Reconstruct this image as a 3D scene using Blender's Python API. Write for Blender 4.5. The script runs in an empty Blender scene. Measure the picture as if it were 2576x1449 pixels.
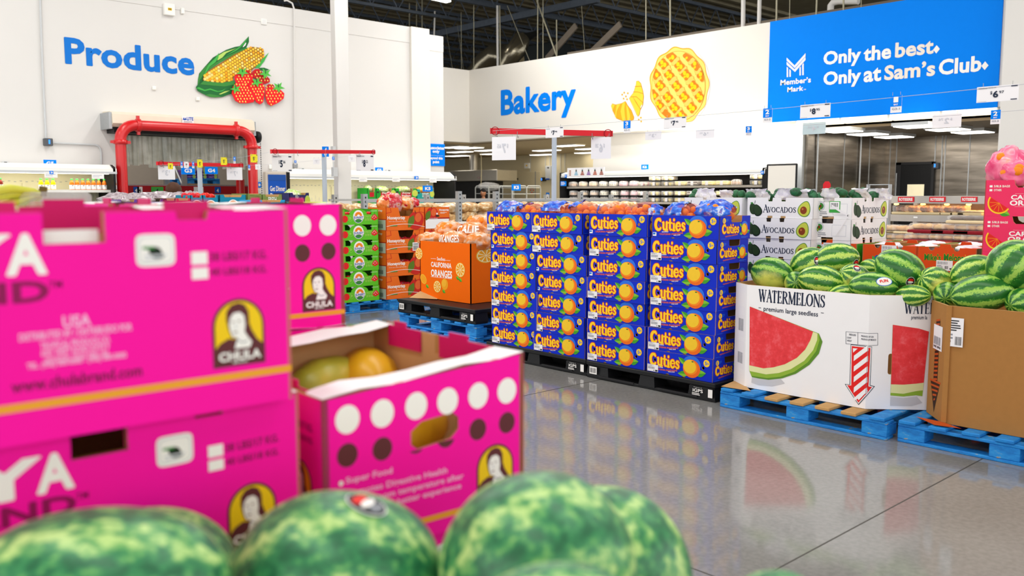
import bpy, math, random
from mathutils import Vector, Matrix, noise
from mathutils.geometry import tessellate_polygon
R = random.Random(7)
SC = bpy.context.scene
COL = SC.collection
# ---------------------------------------------------------------- camera, world, lights, exposure
FPX, CX, CY, HOR, CH = 2222.0, 1288.0, 724.5, 490.0, 1.5
PITCH = math.atan((CY - HOR) / FPX)
HEAD = math.radians(47.3)
FW = Vector((math.cos(HEAD) * math.cos(PITCH), math.sin(HEAD) * math.cos(PITCH), -math.sin(PITCH)))
RT = Vector((math.sin(HEAD), -math.cos(HEAD), 0))
UP = RT.cross(FW)
EYE = Vector((0, 0, CH))
cam_d = bpy.data.cameras.new('camera')
cam_d.sensor_width = 36.0
cam_d.lens = FPX / 2576 * 36
cam_d.clip_start = 0.05
cam_d.clip_end = 300
cam_d.dof.use_dof = True
cam_d.dof.focus_distance = 7.5
cam_d.dof.aperture_fstop = 2.7
cam = bpy.data.objects.new('camera', cam_d)
COL.objects.link(cam)
cam.matrix_world = Matrix.Translation(EYE) @ Matrix((RT, UP, -FW)).transposed().to_4x4()
SC.camera = cam
w = bpy.data.worlds.new('store_light')
SC.world = w
w.use_nodes = True
w.node_tree.nodes['Background'].inputs[0].default_value = (1.0, 0.992, 0.98, 1)
w.node_tree.nodes['Background'].inputs[1].default_value = 1.26
SC.view_settings.view_transform = 'Standard'
SC.view_settings.look = 'None'
SC.view_settings.exposure = 0.70
SC.view_settings.gamma = 1.0
SC.view_settings.use_curve_mapping = False

def area(x, y, z, sx, sy, power, col=(1, 0.98, 0.955), rz=0.0, tilt=0.0):
    l = bpy.data.lights.new('store_lamp', 'AREA')
    l.shape = 'RECTANGLE'; l.size = sx; l.size_y = sy; l.energy = power; l.color = col
    o = bpy.data.objects.new('store_lamp', l)
    o.location = (x, y, z); o.rotation_euler = (tilt, 0, rz)
    COL.objects.link(o)
    return o
for _x in (-1.5, 3.2, 8.2, 12.8):          # rows of LED strips under the open roof
    area(_x, 3.0, 7.2, 0.5, 13, 165)
    area(_x, 12.5, 7.2, 0.5, 5, 120)
area(20.2, 16.0, 2.93, 5.5, 8.0, 300, (1, 0.93, 0.78))     # bakery ceiling panels
area(14.9, 15.2, 7.2, 0.5, 5, 150)  # extra lamp added to brighten the dark far corner of the header
area(19.0, 7.6, 2.72, 2.6, 2.6, 32, (1, 0.95, 0.88))       # rotisserie room panels
area(16.72, 11.3, 3.0, 0.12, 3.4, 95, (1, 0.95, 0.86))     # light trough under the header
area(16.72, 7.4, 3.0, 0.12, 3.2, 10, (1, 0.95, 0.86))

# ---------------------------------------------------------------- helpers
def ray(px, py):
    return FW + RT * ((px - CX) / FPX) - UP * ((py - CY) / FPX)
def at(px, py, ax, v):
    """the point where the sight line of a photo pixel meets the real plane axis=v"""
    r = ray(px, py)
    return EYE + r * ((v - EYE[ax]) / r[ax])
def depth(p):
    return (Vector(p) - EYE).dot(FW)

def lin(h):
    h = h.lstrip('#')
    out = []
    for i in (0, 2, 4):
        c = int(h[i:i + 2], 16) / 255
        out.append(c / 12.92 if c <= 0.04045 else ((c + 0.055) / 1.055) ** 2.4)
    return (*out, 1)

MATS = {}
def mat(name, hx, rough=0.6, metal=0.0, var=0.05, scale=9.0, spec=0.22, alpha=1.0, emit=0.0, bump=0.0, trans=0.0):
    if name in MATS: return MATS[name]
    m = bpy.data.materials.new(name)
    m.use_nodes = True
    nt = m.node_tree; b = nt.nodes['Principled BSDF']
    c = lin(hx)
    b.inputs['Roughness'].default_value = rough
    b.inputs['Metallic'].default_value = metal
    b.inputs['Specular IOR Level'].default_value = spec
    if alpha < 1: b.inputs['Alpha'].default_value = alpha
    if trans: b.inputs['Transmission Weight'].default_value = trans
    if emit:
        b.inputs['Emission Color'].default_value = c
        b.inputs['Emission Strength'].default_value = emit
    tc = nt.nodes.new('ShaderNodeTexCoord')
    if var or bump:
        n = nt.nodes.new('ShaderNodeTexNoise')
        n.inputs['Scale'].default_value = scale; n.inputs['Detail'].default_value = 3
        nt.links.new(tc.outputs['Object'], n.inputs['Vector'])
        mx = nt.nodes.new('ShaderNodeMix'); mx.data_type = 'RGBA'
        mx.inputs['A'].default_value = tuple(min(1, k * (1 - var)) for k in c[:3]) + (1,)
        mx.inputs['B'].default_value = tuple(min(1, k * (1 + var)) for k in c[:3]) + (1,)
        nt.links.new(n.outputs['Fac'], mx.inputs['Factor'])
        nt.links.new(mx.outputs['Result'], b.inputs['Base Color'])
        if bump:
            bp = nt.nodes.new('ShaderNodeBump'); bp.inputs['Strength'].default_value = bump
            bp.inputs['Distance'].default_value = 0.01
            nt.links.new(n.outputs['Fac'], bp.inputs['Height'])
            nt.links.new(bp.outputs['Normal'], b.inputs['Normal'])
    else:
        b.inputs['Base Color'].default_value = c
    MATS[name] = m
    return m

def nodes(name, rough=0.5):
    m = bpy.data.materials.new(name); m.use_nodes = True
    nt = m.node_tree; b = nt.nodes['Principled BSDF']; b.inputs['Roughness'].default_value = rough
    tc = nt.nodes.new('ShaderNodeTexCoord')
    MATS[name] = m
    def N(t, **kw):
        n = nt.nodes.new('ShaderNode' + t)
        for k, v in kw.items():
            if k in n.inputs: n.inputs[k].default_value = v
            else: setattr(n, k, v)
        return n
    def math_(op, a, bb=None):
        n = nt.nodes.new('ShaderNodeMath'); n.operation = op
        for i, q in enumerate((a, bb)):
            if q is None: continue
            if isinstance(q, (int, float)): n.inputs[i].default_value = q
            else: nt.links.new(q, n.inputs[i])
        return n.outputs[0]
    def ramp(fac, stops):
        n = nt.nodes.new('ShaderNodeValToRGB'); e = n.color_ramp.elements
        while len(e) < len(stops): e.new(0.5)
        for q, (p, h) in zip(e, stops): q.position = p; q.color = lin(h)
        nt.links.new(fac, n.inputs[0]); return n.outputs[0]
    def mix(f, a, bb):
        n = nt.nodes.new('ShaderNodeMix'); n.data_type = 'RGBA'
        for k, q in (('Factor', f), ('A', a), ('B', bb)):
            if isinstance(q, str): n.inputs[k].default_value = lin(q)
            elif isinstance(q, (int, float)): n.inputs[k].default_value = q
            else: nt.links.new(q, n.inputs[k])
        return n.outputs['Result']
    return m, nt, b, tc, N, math_, ramp, mix

class MB:
    """collects shapes and links them as ONE mesh object"""
    def __init__(s): s.v = []; s.f = []; s.m = []; s.sm = []
    def add(s, vs, fs, m, smooth=False):
        o = len(s.v); s.v += [Vector(q) for q in vs]
        for f in fs:
            s.f.append([o + i for i in f]); s.m.append(m); s.sm.append(smooth)
        return s
    def box(s, lo, hi, m, M=None):
        x0, y0, z0 = lo; x1, y1, z1 = hi
        vs = [Vector(q) for q in ((x0,y0,z0),(x1,y0,z0),(x1,y1,z0),(x0,y1,z0),(x0,y0,z1),(x1,y0,z1),(x1,y1,z1),(x0,y1,z1))]
        if M is not None: vs = [M @ q for q in vs]
        return s.add(vs, [(0,3,2,1),(4,5,6,7),(0,1,5,4),(1,2,6,5),(2,3,7,6),(3,0,4,7)], m)
    def cbox(s, c, d, m, M=None, b=0.0):
        lo = [c[i] - d[i] / 2 for i in range(3)]; hi = [c[i] + d[i] / 2 for i in range(3)]
        if not b: return s.box(lo, hi, m, M)
        # chamfered box: 24 vertices
        vs = []; idx = {}
        for sx in (0, 1):
            for sy in (0, 1):
                for sz in (0, 1):
                    base = [(lo, hi)[sx][0], (lo, hi)[sy][1], (lo, hi)[sz][2]]
                    sg = (1 - 2 * sx, 1 - 2 * sy, 1 - 2 * sz)
                    for k in range(3):
                        p = list(base)
                        for j in range(3):
                            if j != k: p[j] += sg[j] * b
                        idx[(sx, sy, sz, k)] = len(vs); vs.append(p)
        I = lambda a, k: idx[(*a, k)]
        fs = []
        for k in range(3):
            u, v = (k + 1) % 3, (k + 2) % 3
            for sd in (0, 1):
                q = []
                for a, c2 in ((0, 0), (1, 0), (1, 1), (0, 1)):
                    t = [0, 0, 0]; t[k] = sd; t[u] = a; t[v] = c2; q.append(I(t, k))
                fs.append(q if sd else q[::-1])
            for a in (0, 1):
                for c2 in (0, 1):
                    t0 = [0, 0, 0]; t0[u] = a; t0[v] = c2; t1 = list(t0); t1[k] = 1
                    q = [I(t0, u), I(t1, u), I(t1, v), I(t0, v)]
                    fs.append(q if a == c2 else q[::-1])
        for sx in (0, 1):
            for sy in (0, 1):
                for sz in (0, 1):
                    q = [I((sx, sy, sz), k) for k in range(3)]
                    fs.append(q if (sx + sy + sz) % 2 else q[::-1])
        vs = [Vector(q) for q in vs]
        if M is not None: vs = [M @ q for q in vs]
        return s.add(vs, fs, m)
    def loft(s, rings, m, smooth=True, cap=True, close=True):
        n = len(rings[0]); vs = [q for r in rings for q in r]; fs = []
        for i in range(len(rings) - 1):
            for j in range(n if close else n - 1):
                k = (j + 1) % n
                fs.append((i*n+j, i*n+k, (i+1)*n+k, (i+1)*n+j))
        s.add(vs, fs, m, smooth)
        if cap:
            s.add(rings[0], [tuple(range(n))[::-1]], m); s.add(rings[-1], [tuple(range(n))], m)
        return s
    def tube(s, pts, r, m, n=8, cap=True, smooth=True):
        pts = [Vector(p) for p in pts]; rings = []
        rr = r if isinstance(r, (list, tuple)) else [r] * len(pts)
        t0 = (pts[1] - pts[0]).normalized()
        a = t0.orthogonal().normalized()
        for i, p in enumerate(pts):
            t = (pts[min(i+1, len(pts)-1)] - pts[max(i-1, 0)]).normalized()
            a = (a - t * a.dot(t)).normalized(); b = t.cross(a)
            rings.append([p + (a * math.cos(q) + b * math.sin(q)) * rr[i] for q in [2*math.pi*j/n for j in range(n)]])
        return s.loft(rings, m, smooth, cap)
    def lathe(s, prof, m, c=(0,0,0), n=16, smooth=True, cap=True, ax=None):
        c = Vector(c); rings = []
        Q = (Vector(ax).to_track_quat('Z', 'Y').to_matrix() if ax is not None else Matrix.Identity(3))
        for r, z in prof:
            rings.append([c + Q @ Vector((r*math.cos(2*math.pi*j/n), r*math.sin(2*math.pi*j/n), z)) for j in range(n)])
        return s.loft(rings, m, smooth, cap)
    def ell(s, c, r, m, nu=16, nv=10, amp=0.0, fr=3.0, seed=0, M=None, zmin=None):
        c = Vector(c); vs = []; fs = []
        for i in range(nv + 1):
            th = math.pi * i / nv
            for j in range(nu):
                ph = 2 * math.pi * j / nu
                d = Vector((math.sin(th)*math.cos(ph), math.sin(th)*math.sin(ph), math.cos(th)))
                k = 1 + (amp * noise.noise(d * fr + Vector((seed*3.1, seed*1.7, 0))) if amp else 0)
                q = Vector((d.x*r[0], d.y*r[1], d.z*r[2])) * k
                if zmin is not None: q.z = max(q.z, zmin)
                if M is not None: q = M @ q
                vs.append(c + q)
        for i in range(nv):
            for j in range(nu):
                k = (j + 1) % nu
                fs.append((i*nu+j, (i+1)*nu+j, (i+1)*nu+k, i*nu+k))
        return s.add(vs, fs, m, True)
    def panel(s, fr, outline, holes, th, mf, me=None, mbk=None):
        """a sheet with real cut-outs; fr=(O,U,V), thickness goes against the outward normal"""
        O, U, V = (Vector(q) for q in fr); Nn = U.cross(V).normalized()
        me = me or mf; mbk = mbk or me
        loops = [outline] + list(holes)
        flat = [q for l in loops for q in l]
        tri = tessellate_polygon([[Vector((q[0], q[1], 0)) for q in l] for l in loops])
        A = [O + U*q[0] + V*q[1] for q in flat]; B = [q - Nn*th for q in A]
        ft = []
        for t in tri:
            a, b, c = (Vector((*flat[i], 0)) for i in t)
            ft.append(tuple(t) if (b - a).cross(c - a).z > 0 else tuple(t)[::-1])
        s.add(A, ft, mf); s.add(B, [q[::-1] for q in ft], mbk)
        k = 0
        for l in loops:
            n = len(l)
            ar = sum(l[i][0]*l[(i+1)%n][1] - l[(i+1)%n][0]*l[i][1] for i in range(n))
            ccw = ar > 0
            if l is not outline: ccw = not ccw
            for i in range(n):
                j = (i + 1) % n
                q = [A[k+i], B[k+i], B[k+j], A[k+j]]
                s.add(q, [(0,1,2,3)] if ccw else [(3,2,1,0)], me)
            k += n
        return s
    def build(s, name, parent=None, loc=None, at=None):
        if at is not None:
            o = s.build(name); o.location = at; return o
        me = bpy.data.meshes.new(name)
        off = Vector((0,0,0))
        if loc is not None: off = Vector(loc)
        elif parent is not None:
            q = parent
            while q is not None:
                off = off + q.location
                if q.parent is None and q.get('_local'): off = Vector((0, 0, 0))
                q = q.parent
        me.from_pydata([tuple(q - off) for q in s.v], [], s.f)
        ms = []
        ids = []
        for m in s.m:
            if m not in ms: ms.append(m)
            ids.append(ms.index(m))
        for m in ms: me.materials.append(m)
        me.polygons.foreach_set('material_index', ids)
        me.polygons.foreach_set('use_smooth', s.sm)
        me.update()
        o = bpy.data.objects.new(name, me); COL.objects.link(o)
        if loc is not None and parent is None: o.location = off
        if parent is not None:
            o.parent = parent
            if loc is not None: o.location = off
        return o

TXT = {}
def tmesh(t, bold):
    k = (t, bold)
    if k in TXT: return TXT[k]
    c = bpy.data.curves.new('t', 'FONT'); c.body = t; c.offset = bold; c.resolution_u = 3; c.size = 1
    c.space_character = 1 + bold * 1.2
    o = bpy.data.objects.new('t', c); COL.objects.link(o)
    me = bpy.data.meshes.new_from_object(o.evaluated_get(bpy.context.evaluated_depsgraph_get()))
    vs = [(q.co.x, q.co.y) for q in me.vertices]; fs = [tuple(p.vertices) for p in me.polygons]
    bpy.data.objects.remove(o); bpy.data.curves.remove(c); bpy.data.meshes.remove(me)
    x0 = min(q[0] for q in vs); x1 = max(q[0] for q in vs); y0 = min(q[1] for q in vs); y1 = max(q[1] for q in vs)
    TXT[k] = ([((a-x0)/(x1-x0), (b-y0)/(y1-y0)) for a, b in vs], fs)
    return TXT[k]

# a hand made roman face: every letter is a list of strokes (points, widths) in a unit cap height
def arc(cx, cy, rx, ry, a0, a1, n=14):
    return [(cx + rx*math.cos(math.radians(a0+(a1-a0)*i/n)), cy + ry*math.sin(math.radians(a0+(a1-a0)*i/n))) for i in range(n+1)]
def _ow(a0, a1, lo, hi, n=14):
    return [lo + (hi-lo)*abs(math.cos(math.radians(a0+(a1-a0)*i/n)))**1.3 for i in range(n+1)]
def _s(x, y=0.0, w=0.22): return ([(x-w/2, y), (x+w/2, y)], [0.04, 0.04])
T_, N_ = 0.135, 0.05
SERIF = {
 'A': (0.78, [([(0.1,0.02),(0.4,0.98)],[N_,N_]), ([(0.38,1.0),(0.68,0.02)],[T_,T_]), ([(0.2,0.36),(0.56,0.36)],[.045,.045]), _s(.1,.02), _s(.68,.02,.26)]),
 'V': (0.76, [([(0.1,0.98),(0.4,0.02)],[T_,T_]), ([(0.4,0.02),(0.66,0.98)],[N_,N_]), _s(.1,.98,.26), _s(.66,.98)]),
 'O': (0.95, [(arc(.46,.5,.36,.47,0,360,24), _ow(0,360,.05,.15,24))]),
 'C': (0.82, [(arc(.46,.5,.36,.47,48,312,20), _ow(48,312,.05,.15,20)), ([(.69,.98),(.69,.72)],[.04,.07]), ([(.69,.02),(.69,.2)],[.03,.05])]),
 'D': (0.92, [([(.17,.02),(.17,.98)],[T_,T_]), (arc(.36,.5,.43,.46,-90,90,14), _ow(-90,90,.05,.15,14)), ([(.05,.98),(.4,.98)],[.045,.045]), ([(.05,.02),(.4,.02)],[.045,.045])]),
 'S': (0.62, [([(.5,.78),(.44,.93),(.3,.97),(.15,.9),(.1,.76),(.18,.62),(.34,.51),(.48,.4),(.53,.25),(.45,.09),(.3,.03),(.15,.08),(.08,.25)],[.04,.05,.055,.09,.12,.13,.14,.13,.12,.09,.055,.05,.04]), ([(.52,.98),(.52,.74)],[.03,.05]), ([(.07,.02),(.07,.27)],[.03,.05])]),
 'W': (1.12, [([(.1,.98),(.34,.02)],[T_,T_]), ([(.34,.02),(.56,.98)],[N_,N_]), ([(.52,.98),(.77,.02)],[T_,T_]), ([(.77,.02),(1.0,.98)],[N_,N_]), _s(.1,.98,.26), _s(.53,.98,.26), _s(1.0,.98)]),
 'T': (0.72, [([(.34,.02),(.34,.98)],[T_,T_]), ([(.03,.96),(.65,.96)],[.05,.05]), ([(.04,.98),(.04,.8)],[.05,.03]), ([(.64,.98),(.64,.8)],[.05,.03]), _s(.34,.02,.28)]),
 'E': (0.68, [([(.17,.02),(.17,.98)],[T_,T_]), ([(.05,.97),(.58,.97)],[.05,.05]), ([(.05,.03),(.6,.03)],[.05,.05]), ([(.2,.51),(.48,.51)],[.045,.045]), ([(.57,.98),(.57,.8)],[.05,.03]), ([(.6,.02),(.6,.22)],[.05,.03]), ([(.48,.6),(.48,.42)],[.035,.035])]),
 'R': (0.84, [([(.17,.02),(.17,.98)],[T_,T_]), (arc(.36,.74,.24,.23,-90,90,10), _ow(-90,90,.05,.13,10)), ([(.05,.97),(.38,.97)],[.045,.045]), ([(.2,.51),(.38,.51)],[.045,.045]), ([(.38,.5),(.7,.03)],[.12,.12]), _s(.17,.02,.26), _s(.74,.02,.16)]),
 'M': (1.05, [([(.14,.02),(.14,.98)],[N_,N_]), ([(.14,.98),(.5,.08)],[T_,T_]), ([(.5,.08),(.84,.98)],[N_,N_]), ([(.86,.02),(.86,.98)],[T_,T_]), _s(.14,.02), _s(.86,.02,.26), _s(.1,.98,.18), _s(.9,.98,.18)]),
 'L': (0.66, [([(.17,.02),(.17,.98)],[T_,T_]), ([(.05,.03),(.6,.03)],[.05,.05]), ([(.6,.02),(.6,.26)],[.05,.03]), _s(.17,.98,.26)]),
 'N': (0.9, [([(.14,.02),(.14,.98)],[N_,N_]), ([(.14,.98),(.74,.04)],[T_,T_]), ([(.75,.02),(.75,.98)],[N_,N_]), _s(.14,.02), _s(.75,.98), _s(.1,.98,.16)]),
}
CUT = {  # plump display face for the mandarin cartons
 'C': (0.80, [(arc(.42,.46,.31,.40,65,318,18), [.10+.13*abs(math.sin(math.radians(65+253*i/18-90+90)*0.5)) for i in range(19)]), ([(.52,.86),(.62,.74)],[.2,.16])]),
 'u': (0.62, [([(.14,.62),(.14,.25),(.2,.1),(.32,.07),(.42,.14)],[.17,.17,.16,.14,.1]), ([(.48,.64),(.48,.06)],[.17,.17]), ([(.02,.62),(.18,.62)],[.07,.09]), ([(.48,.06),(.6,.06)],[.1,.07])]),
 't': (0.44, [([(.2,.86),(.2,.2),(.27,.08),(.4,.1)],[.12,.18,.15,.1]), ([(.03,.6),(.4,.6)],[.09,.09])]),
 'i': (0.34, [([(.17,.54),(.17,.06)],[.16,.16]), ([(.05,.54),(.18,.54)],[.06,.08]), ([(.05,.05),(.3,.05)],[.07,.07]), ([(.17,.80),(.17,.86)],[.15,.15])]),
 'e': (0.56, [(arc(.28,.34,.21,.28,5,330,16), [.1]*3+[.16]*11+[.12]*3), ([(.12,.36),(.48,.38)],[.07,.07])]),
 's': (0.48, [([(.38,.52),(.3,.61),(.17,.6),(.11,.5),(.17,.4),(.3,.32),(.36,.2),(.3,.09),(.16,.06),(.06,.16)],[.1,.11,.13,.15,.16,.16,.15,.13,.11,.1])]),
}
def strokes(text, face, track=0.0):
    out = []; x = 0.0
    for ch in text:
        if ch == ' ': x += .4; continue
        wd, st = face[ch]
        out += [([(a + x, b) for a, b in p], wl) for p, wl in st]; x += wd + track
    return out, x

class Dec:
    """flat print on a face: O origin, U right, V up (unit vectors), metres"""
    def __init__(s, mb, O, U, V, lift=0.0007):
        s.mb = mb; s.O = Vector(O); s.U = Vector(U).normalized(); s.V = Vector(V).normalized()
        s.N = s.U.cross(s.V).normalized(); s.lift = lift; s.k = 0   # s.k: every print lies a hair above the one before it
    def P(s, u, v, l): return s.O + s.U*u + s.V*v + s.N*(s.lift*l + s.k*4e-6)
    def uv(s, px, py):
        """photo pixel -> (u,v) on this face"""
        r = ray(px, py); t = (s.O - EYE).dot(s.N) / r.dot(s.N); q = EYE + r*t - s.O
        return (q.dot(s.U), q.dot(s.V))
    def poly(s, pts, m, l=1):
        s.k += 1
        n = len(pts); ar = sum(pts[i][0]*pts[(i+1)%n][1] - pts[(i+1)%n][0]*pts[i][1] for i in range(n))
        if ar < 0: pts = pts[::-1]
        s.mb.add([s.P(*q, l) for q in pts], [tuple(range(n))], m); return s
    def rect(s, u0, v0, u1, v1, m, l=1): return s.poly([(u0,v0),(u1,v0),(u1,v1),(u0,v1)], m, l)
    def ell(s, u, v, ru, rv, m, l=1, n=24, rot=0.0, a0=0, a1=360):
        c, q = math.cos(rot), math.sin(rot); pts = []
        full = a1 - a0 >= 360
        for i in range(n if full else n + 1):
            a = math.radians(a0 + (a1-a0)*i/n); x, y = ru*math.cos(a), rv*math.sin(a)
            pts.append((u + x*c - y*q, v + x*q + y*c))
        return s.poly(pts, m, l)
    def stroke(s, pts, wd, m, l=1):
        if not isinstance(wd, (list, tuple)): wd = [wd]*len(pts)
        L = []; Rr = []
        for i, p in enumerate(pts):
            a = pts[max(i-1, 0)]; b = pts[min(i+1, len(pts)-1)]
            dx, dy = b[0]-a[0], b[1]-a[1]; k = math.hypot(dx, dy) or 1
            L.append((p[0]-dy/k*wd[i]/2, p[1]+dx/k*wd[i]/2)); Rr.append((p[0]+dy/k*wd[i]/2, p[1]-dx/k*wd[i]/2))
        for i in range(len(pts)-1):
            s.poly([Rr[i], Rr[i+1], L[i+1], L[i]], m, l)
        return s
    def text(s, t, u0, v0, u1, v1, m, l=1, bold=0.02, dv=0.0, mirror=False, bow=0.0):
        if bold > .03:
            e = (bold - .022)*(v1-v0)*.9
            for a, b in ((0,0), (e,0), (-e,0), (0,e), (0,-e)): s.text(t, u0+a, v0+b, u1+a, v1+b, m, l, .022, dv, mirror, bow)
            return s
        vs, fs = tmesh(t, bold); s.k += 1
        pts = []
        for a, b in vs:
            if mirror: a = 1 - a
            pts.append(s.P(u0 + (u1-u0)*a, v0 + (v1-v0)*b + dv*a + bow*4*a*(1-a), l))
        s.mb.add(pts, [f[::-1] for f in fs] if mirror else fs, m); return s
    def letters(s, t, face, u0, v0, u1, v1, m, l=1, grow=0.0, dv=0.0, track=0.0, small=None):
        st, wid = strokes(t, face, track); kx = (u1-u0)/wid; ky = v1-v0
        for p, wl in st:
            q = [(u0 + a*kx, v0 + b*ky + dv*a/wid) for a, b in p]
            s.stroke(q, [x*(kx+ky)/2 + grow for x in wl], m, l)
            if grow or face is CUT:
                for e in (0, -1): s.ell(q[e][0], q[e][1], (wl[e]*(kx+ky)/2+grow)/2, (wl[e]*(kx+ky)/2+grow)/2, m, l, 8)
        return s
    def lines(s, u0, v0, u1, v1, n, m, l=1, seed=1):
        r = random.Random(seed); h = (v1-v0)/n
        for i in range(n):
            s.rect(u0, v0 + h*i + h*.25, u0 + (u1-u0)*r.uniform(.6, 1), v0 + h*i + h*.75, m, l)
        return s
    def bars(s, u0, v0, u1, v1, n, m, l=1, seed=1):
        r = random.Random(seed); x = u0; st = (u1-u0)/n
        for i in range(n):
            s.rect(x, v0, x + st*r.uniform(.25, .7), v1, m, l); x += st
        return s

def thing(name, label, cat, loc=(0,0,0), rz=0.0, group=None, local=False):
    o = bpy.data.objects.new(name, None); o.empty_display_size = 0.1
    COL.objects.link(o); o.location = loc; o.rotation_euler = (0, 0, rz)
    o['label'] = label; o['category'] = cat
    if group: o['group'] = group
    if local: o['_local'] = 1
    return o
def tag(o, label, cat, group=None):
    o['label'] = label; o['category'] = cat
    if group: o['group'] = group
    return o
def struct(o): o['kind'] = 'structure'; return o
def stuff(o): o['kind'] = 'stuff'; return o
def dup(root, loc, rz=0.0, label=None, group=None, rot=None):
    def cp(o, par):
        c = o.copy(); COL.objects.link(c); c.parent = par
        for ch in o.children: cp(ch, c)
        return c
    r = cp(root, None); r.location = loc
    r.rotation_euler = rot if rot is not None else (0, 0, rz)
    if label: r['label'] = label
    if group: r['group'] = group
    return r
ORD = ['first', 'second', 'third', 'fourth', 'fifth', 'sixth', 'seventh', 'eighth', 'ninth', 'tenth', 'eleventh', 'twelfth', 'thirteenth', 'fourteenth', 'fifteenth', 'sixteenth', 'seventeenth', 'eighteenth', 'nineteenth', 'twentieth', 'twenty-first', 'twenty-second', 'twenty-third', 'twenty-fourth', 'twenty-fifth', 'twenty-sixth']
# ---------------------------------------------------------------- materials
WHITE = mat('white_paint', '#dedcd9', 0.7, var=0.02, scale=1.5)
WARMW = mat('warm_white_paint', '#e8e4dc', 0.7, var=0.02, scale=1.5)
BEIGE = mat('beige_wall', '#d9cdab', 0.6, var=0.05, scale=2)
TILEC = mat('ceiling_tile', '#a8977a', 0.8, var=0.06, scale=6)
DARK = mat('dark_roof', '#20211f', 0.8, var=0.3, scale=2)
DECK = mat('roof_deck', '#8f876f', 0.8, var=0.25, scale=3)
JOIST = mat('dark_joist_steel', '#59626e', 0.6, 0.2, var=0.2)
BLUE = mat('sign_blue', '#0083f5', 0.6, var=0.02, spec=.08)
DBLUE = mat('deep_blue', '#0b4fb3', 0.4, var=0.03)
PBLUE = mat('lettering_blue', '#0073d2', 0.5, var=0.02)
SWHITE = mat('sign_white', '#f7f5f2', 0.5, var=0.0)
CREAM = mat('print_cream', '#efe7dc', 0.5, var=0.0)
RED = mat('safety_red', '#d0121a', 0.28, var=0.04, spec=0.6)
SRED = mat('sign_red', '#d8202c', 0.4, var=0.03)
DRED = mat('dark_red_paint', '#a3101c', 0.5, var=0.06)
BLACK = mat('black_plastic', '#17181a', 0.45, var=0.1)
CHAR = mat('charcoal_metal', '#2a2a2c', 0.5, var=0.08)
GREYM = mat('grey_metal', '#9a9c9e', 0.4, 0.5, var=0.06)
GALV = mat('galvanised_steel', '#aeb2b5', 0.42, 0.6, var=0.08, scale=20)
LGREY = mat('light_grey_paint', '#c9ccce', 0.5, var=0.03)
POLE = mat('pale_pole_paint', '#b9c4d0', 0.4, var=0.03)
FRW = mat('case_white_enamel', '#f2f1ec', 0.35, var=0.02)
FRC = mat('case_cream_panel', '#e0dabc', 0.5, var=0.03)
FRB = mat('case_black_enamel', '#1c1a19', 0.4, var=0.08)
NAVY = mat('print_navy', '#1a2740', 0.5, var=0.0)
INK = mat('print_black', '#22262b', 0.5, var=0.0)
GINK = mat('print_grey', '#8b8f98', 0.6, var=0.0)
FINK = mat('print_faint_grey', '#cfd2da', 0.6, var=0.0)
PAPER = mat('white_paper', '#f0eff2', 0.6, var=0.02)
FILM = mat('clear_film', '#f3f4fa', 0.12, var=0.0, alpha=0.28)
CLEAR = mat('clear_plastic', '#ffffff', 0.08, var=0.0, alpha=0.22, spec=0.6)
KRAFT = mat('brown_cardboard', '#a9773f', 0.75, var=0.07, scale=26, bump=0.05)
KRAFTL = mat('pale_cardboard', '#c9a06c', 0.75, var=0.08, scale=20)
WCARD = mat('white_cardboard', '#f2f2f3', 0.5, var=0.02)
YEL = mat('print_yellow', '#ffd21a', 0.5, var=0.0)
ORA = mat('print_orange', '#f58a1d', 0.5, var=0.0)
DORA = mat('print_dark_orange', '#e4651c', 0.5, var=0.0)
PRED = mat('print_red', '#e3221f', 0.5, var=0.03, scale=30)
GRN = mat('print_green', '#43ae4a', 0.5, var=0.0)
DGRN = mat('print_dark_green', '#1f6b35', 0.5, var=0.0)
MGRN = mat('print_mid_green', '#3c8a3c', 0.5, var=0.0)
LGRN = mat('print_lime', '#b6d66a', 0.5, var=0.0)
GLOWW = mat('lit_panel', '#fff7ea', 0.5, var=0.0, emit=3.5)
GLOWC = mat('lit_warm_trough', '#fff0cc', 0.5, var=0.0, emit=1.3)
GLOWA = mat('amber_heat_lamp', '#ffb648', 0.5, var=0.0, emit=6.0)
GLOWB = mat('blue_indicator', '#2f7ff0', 0.5, var=0.0, emit=1.0)
WOODP = mat('pallet_wood', '#c39a63', 0.8, var=0.16, scale=14, bump=0.1)
KMIX = mat('roof_grey_trim', '#6d6459', 0.8, var=0.1)

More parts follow.
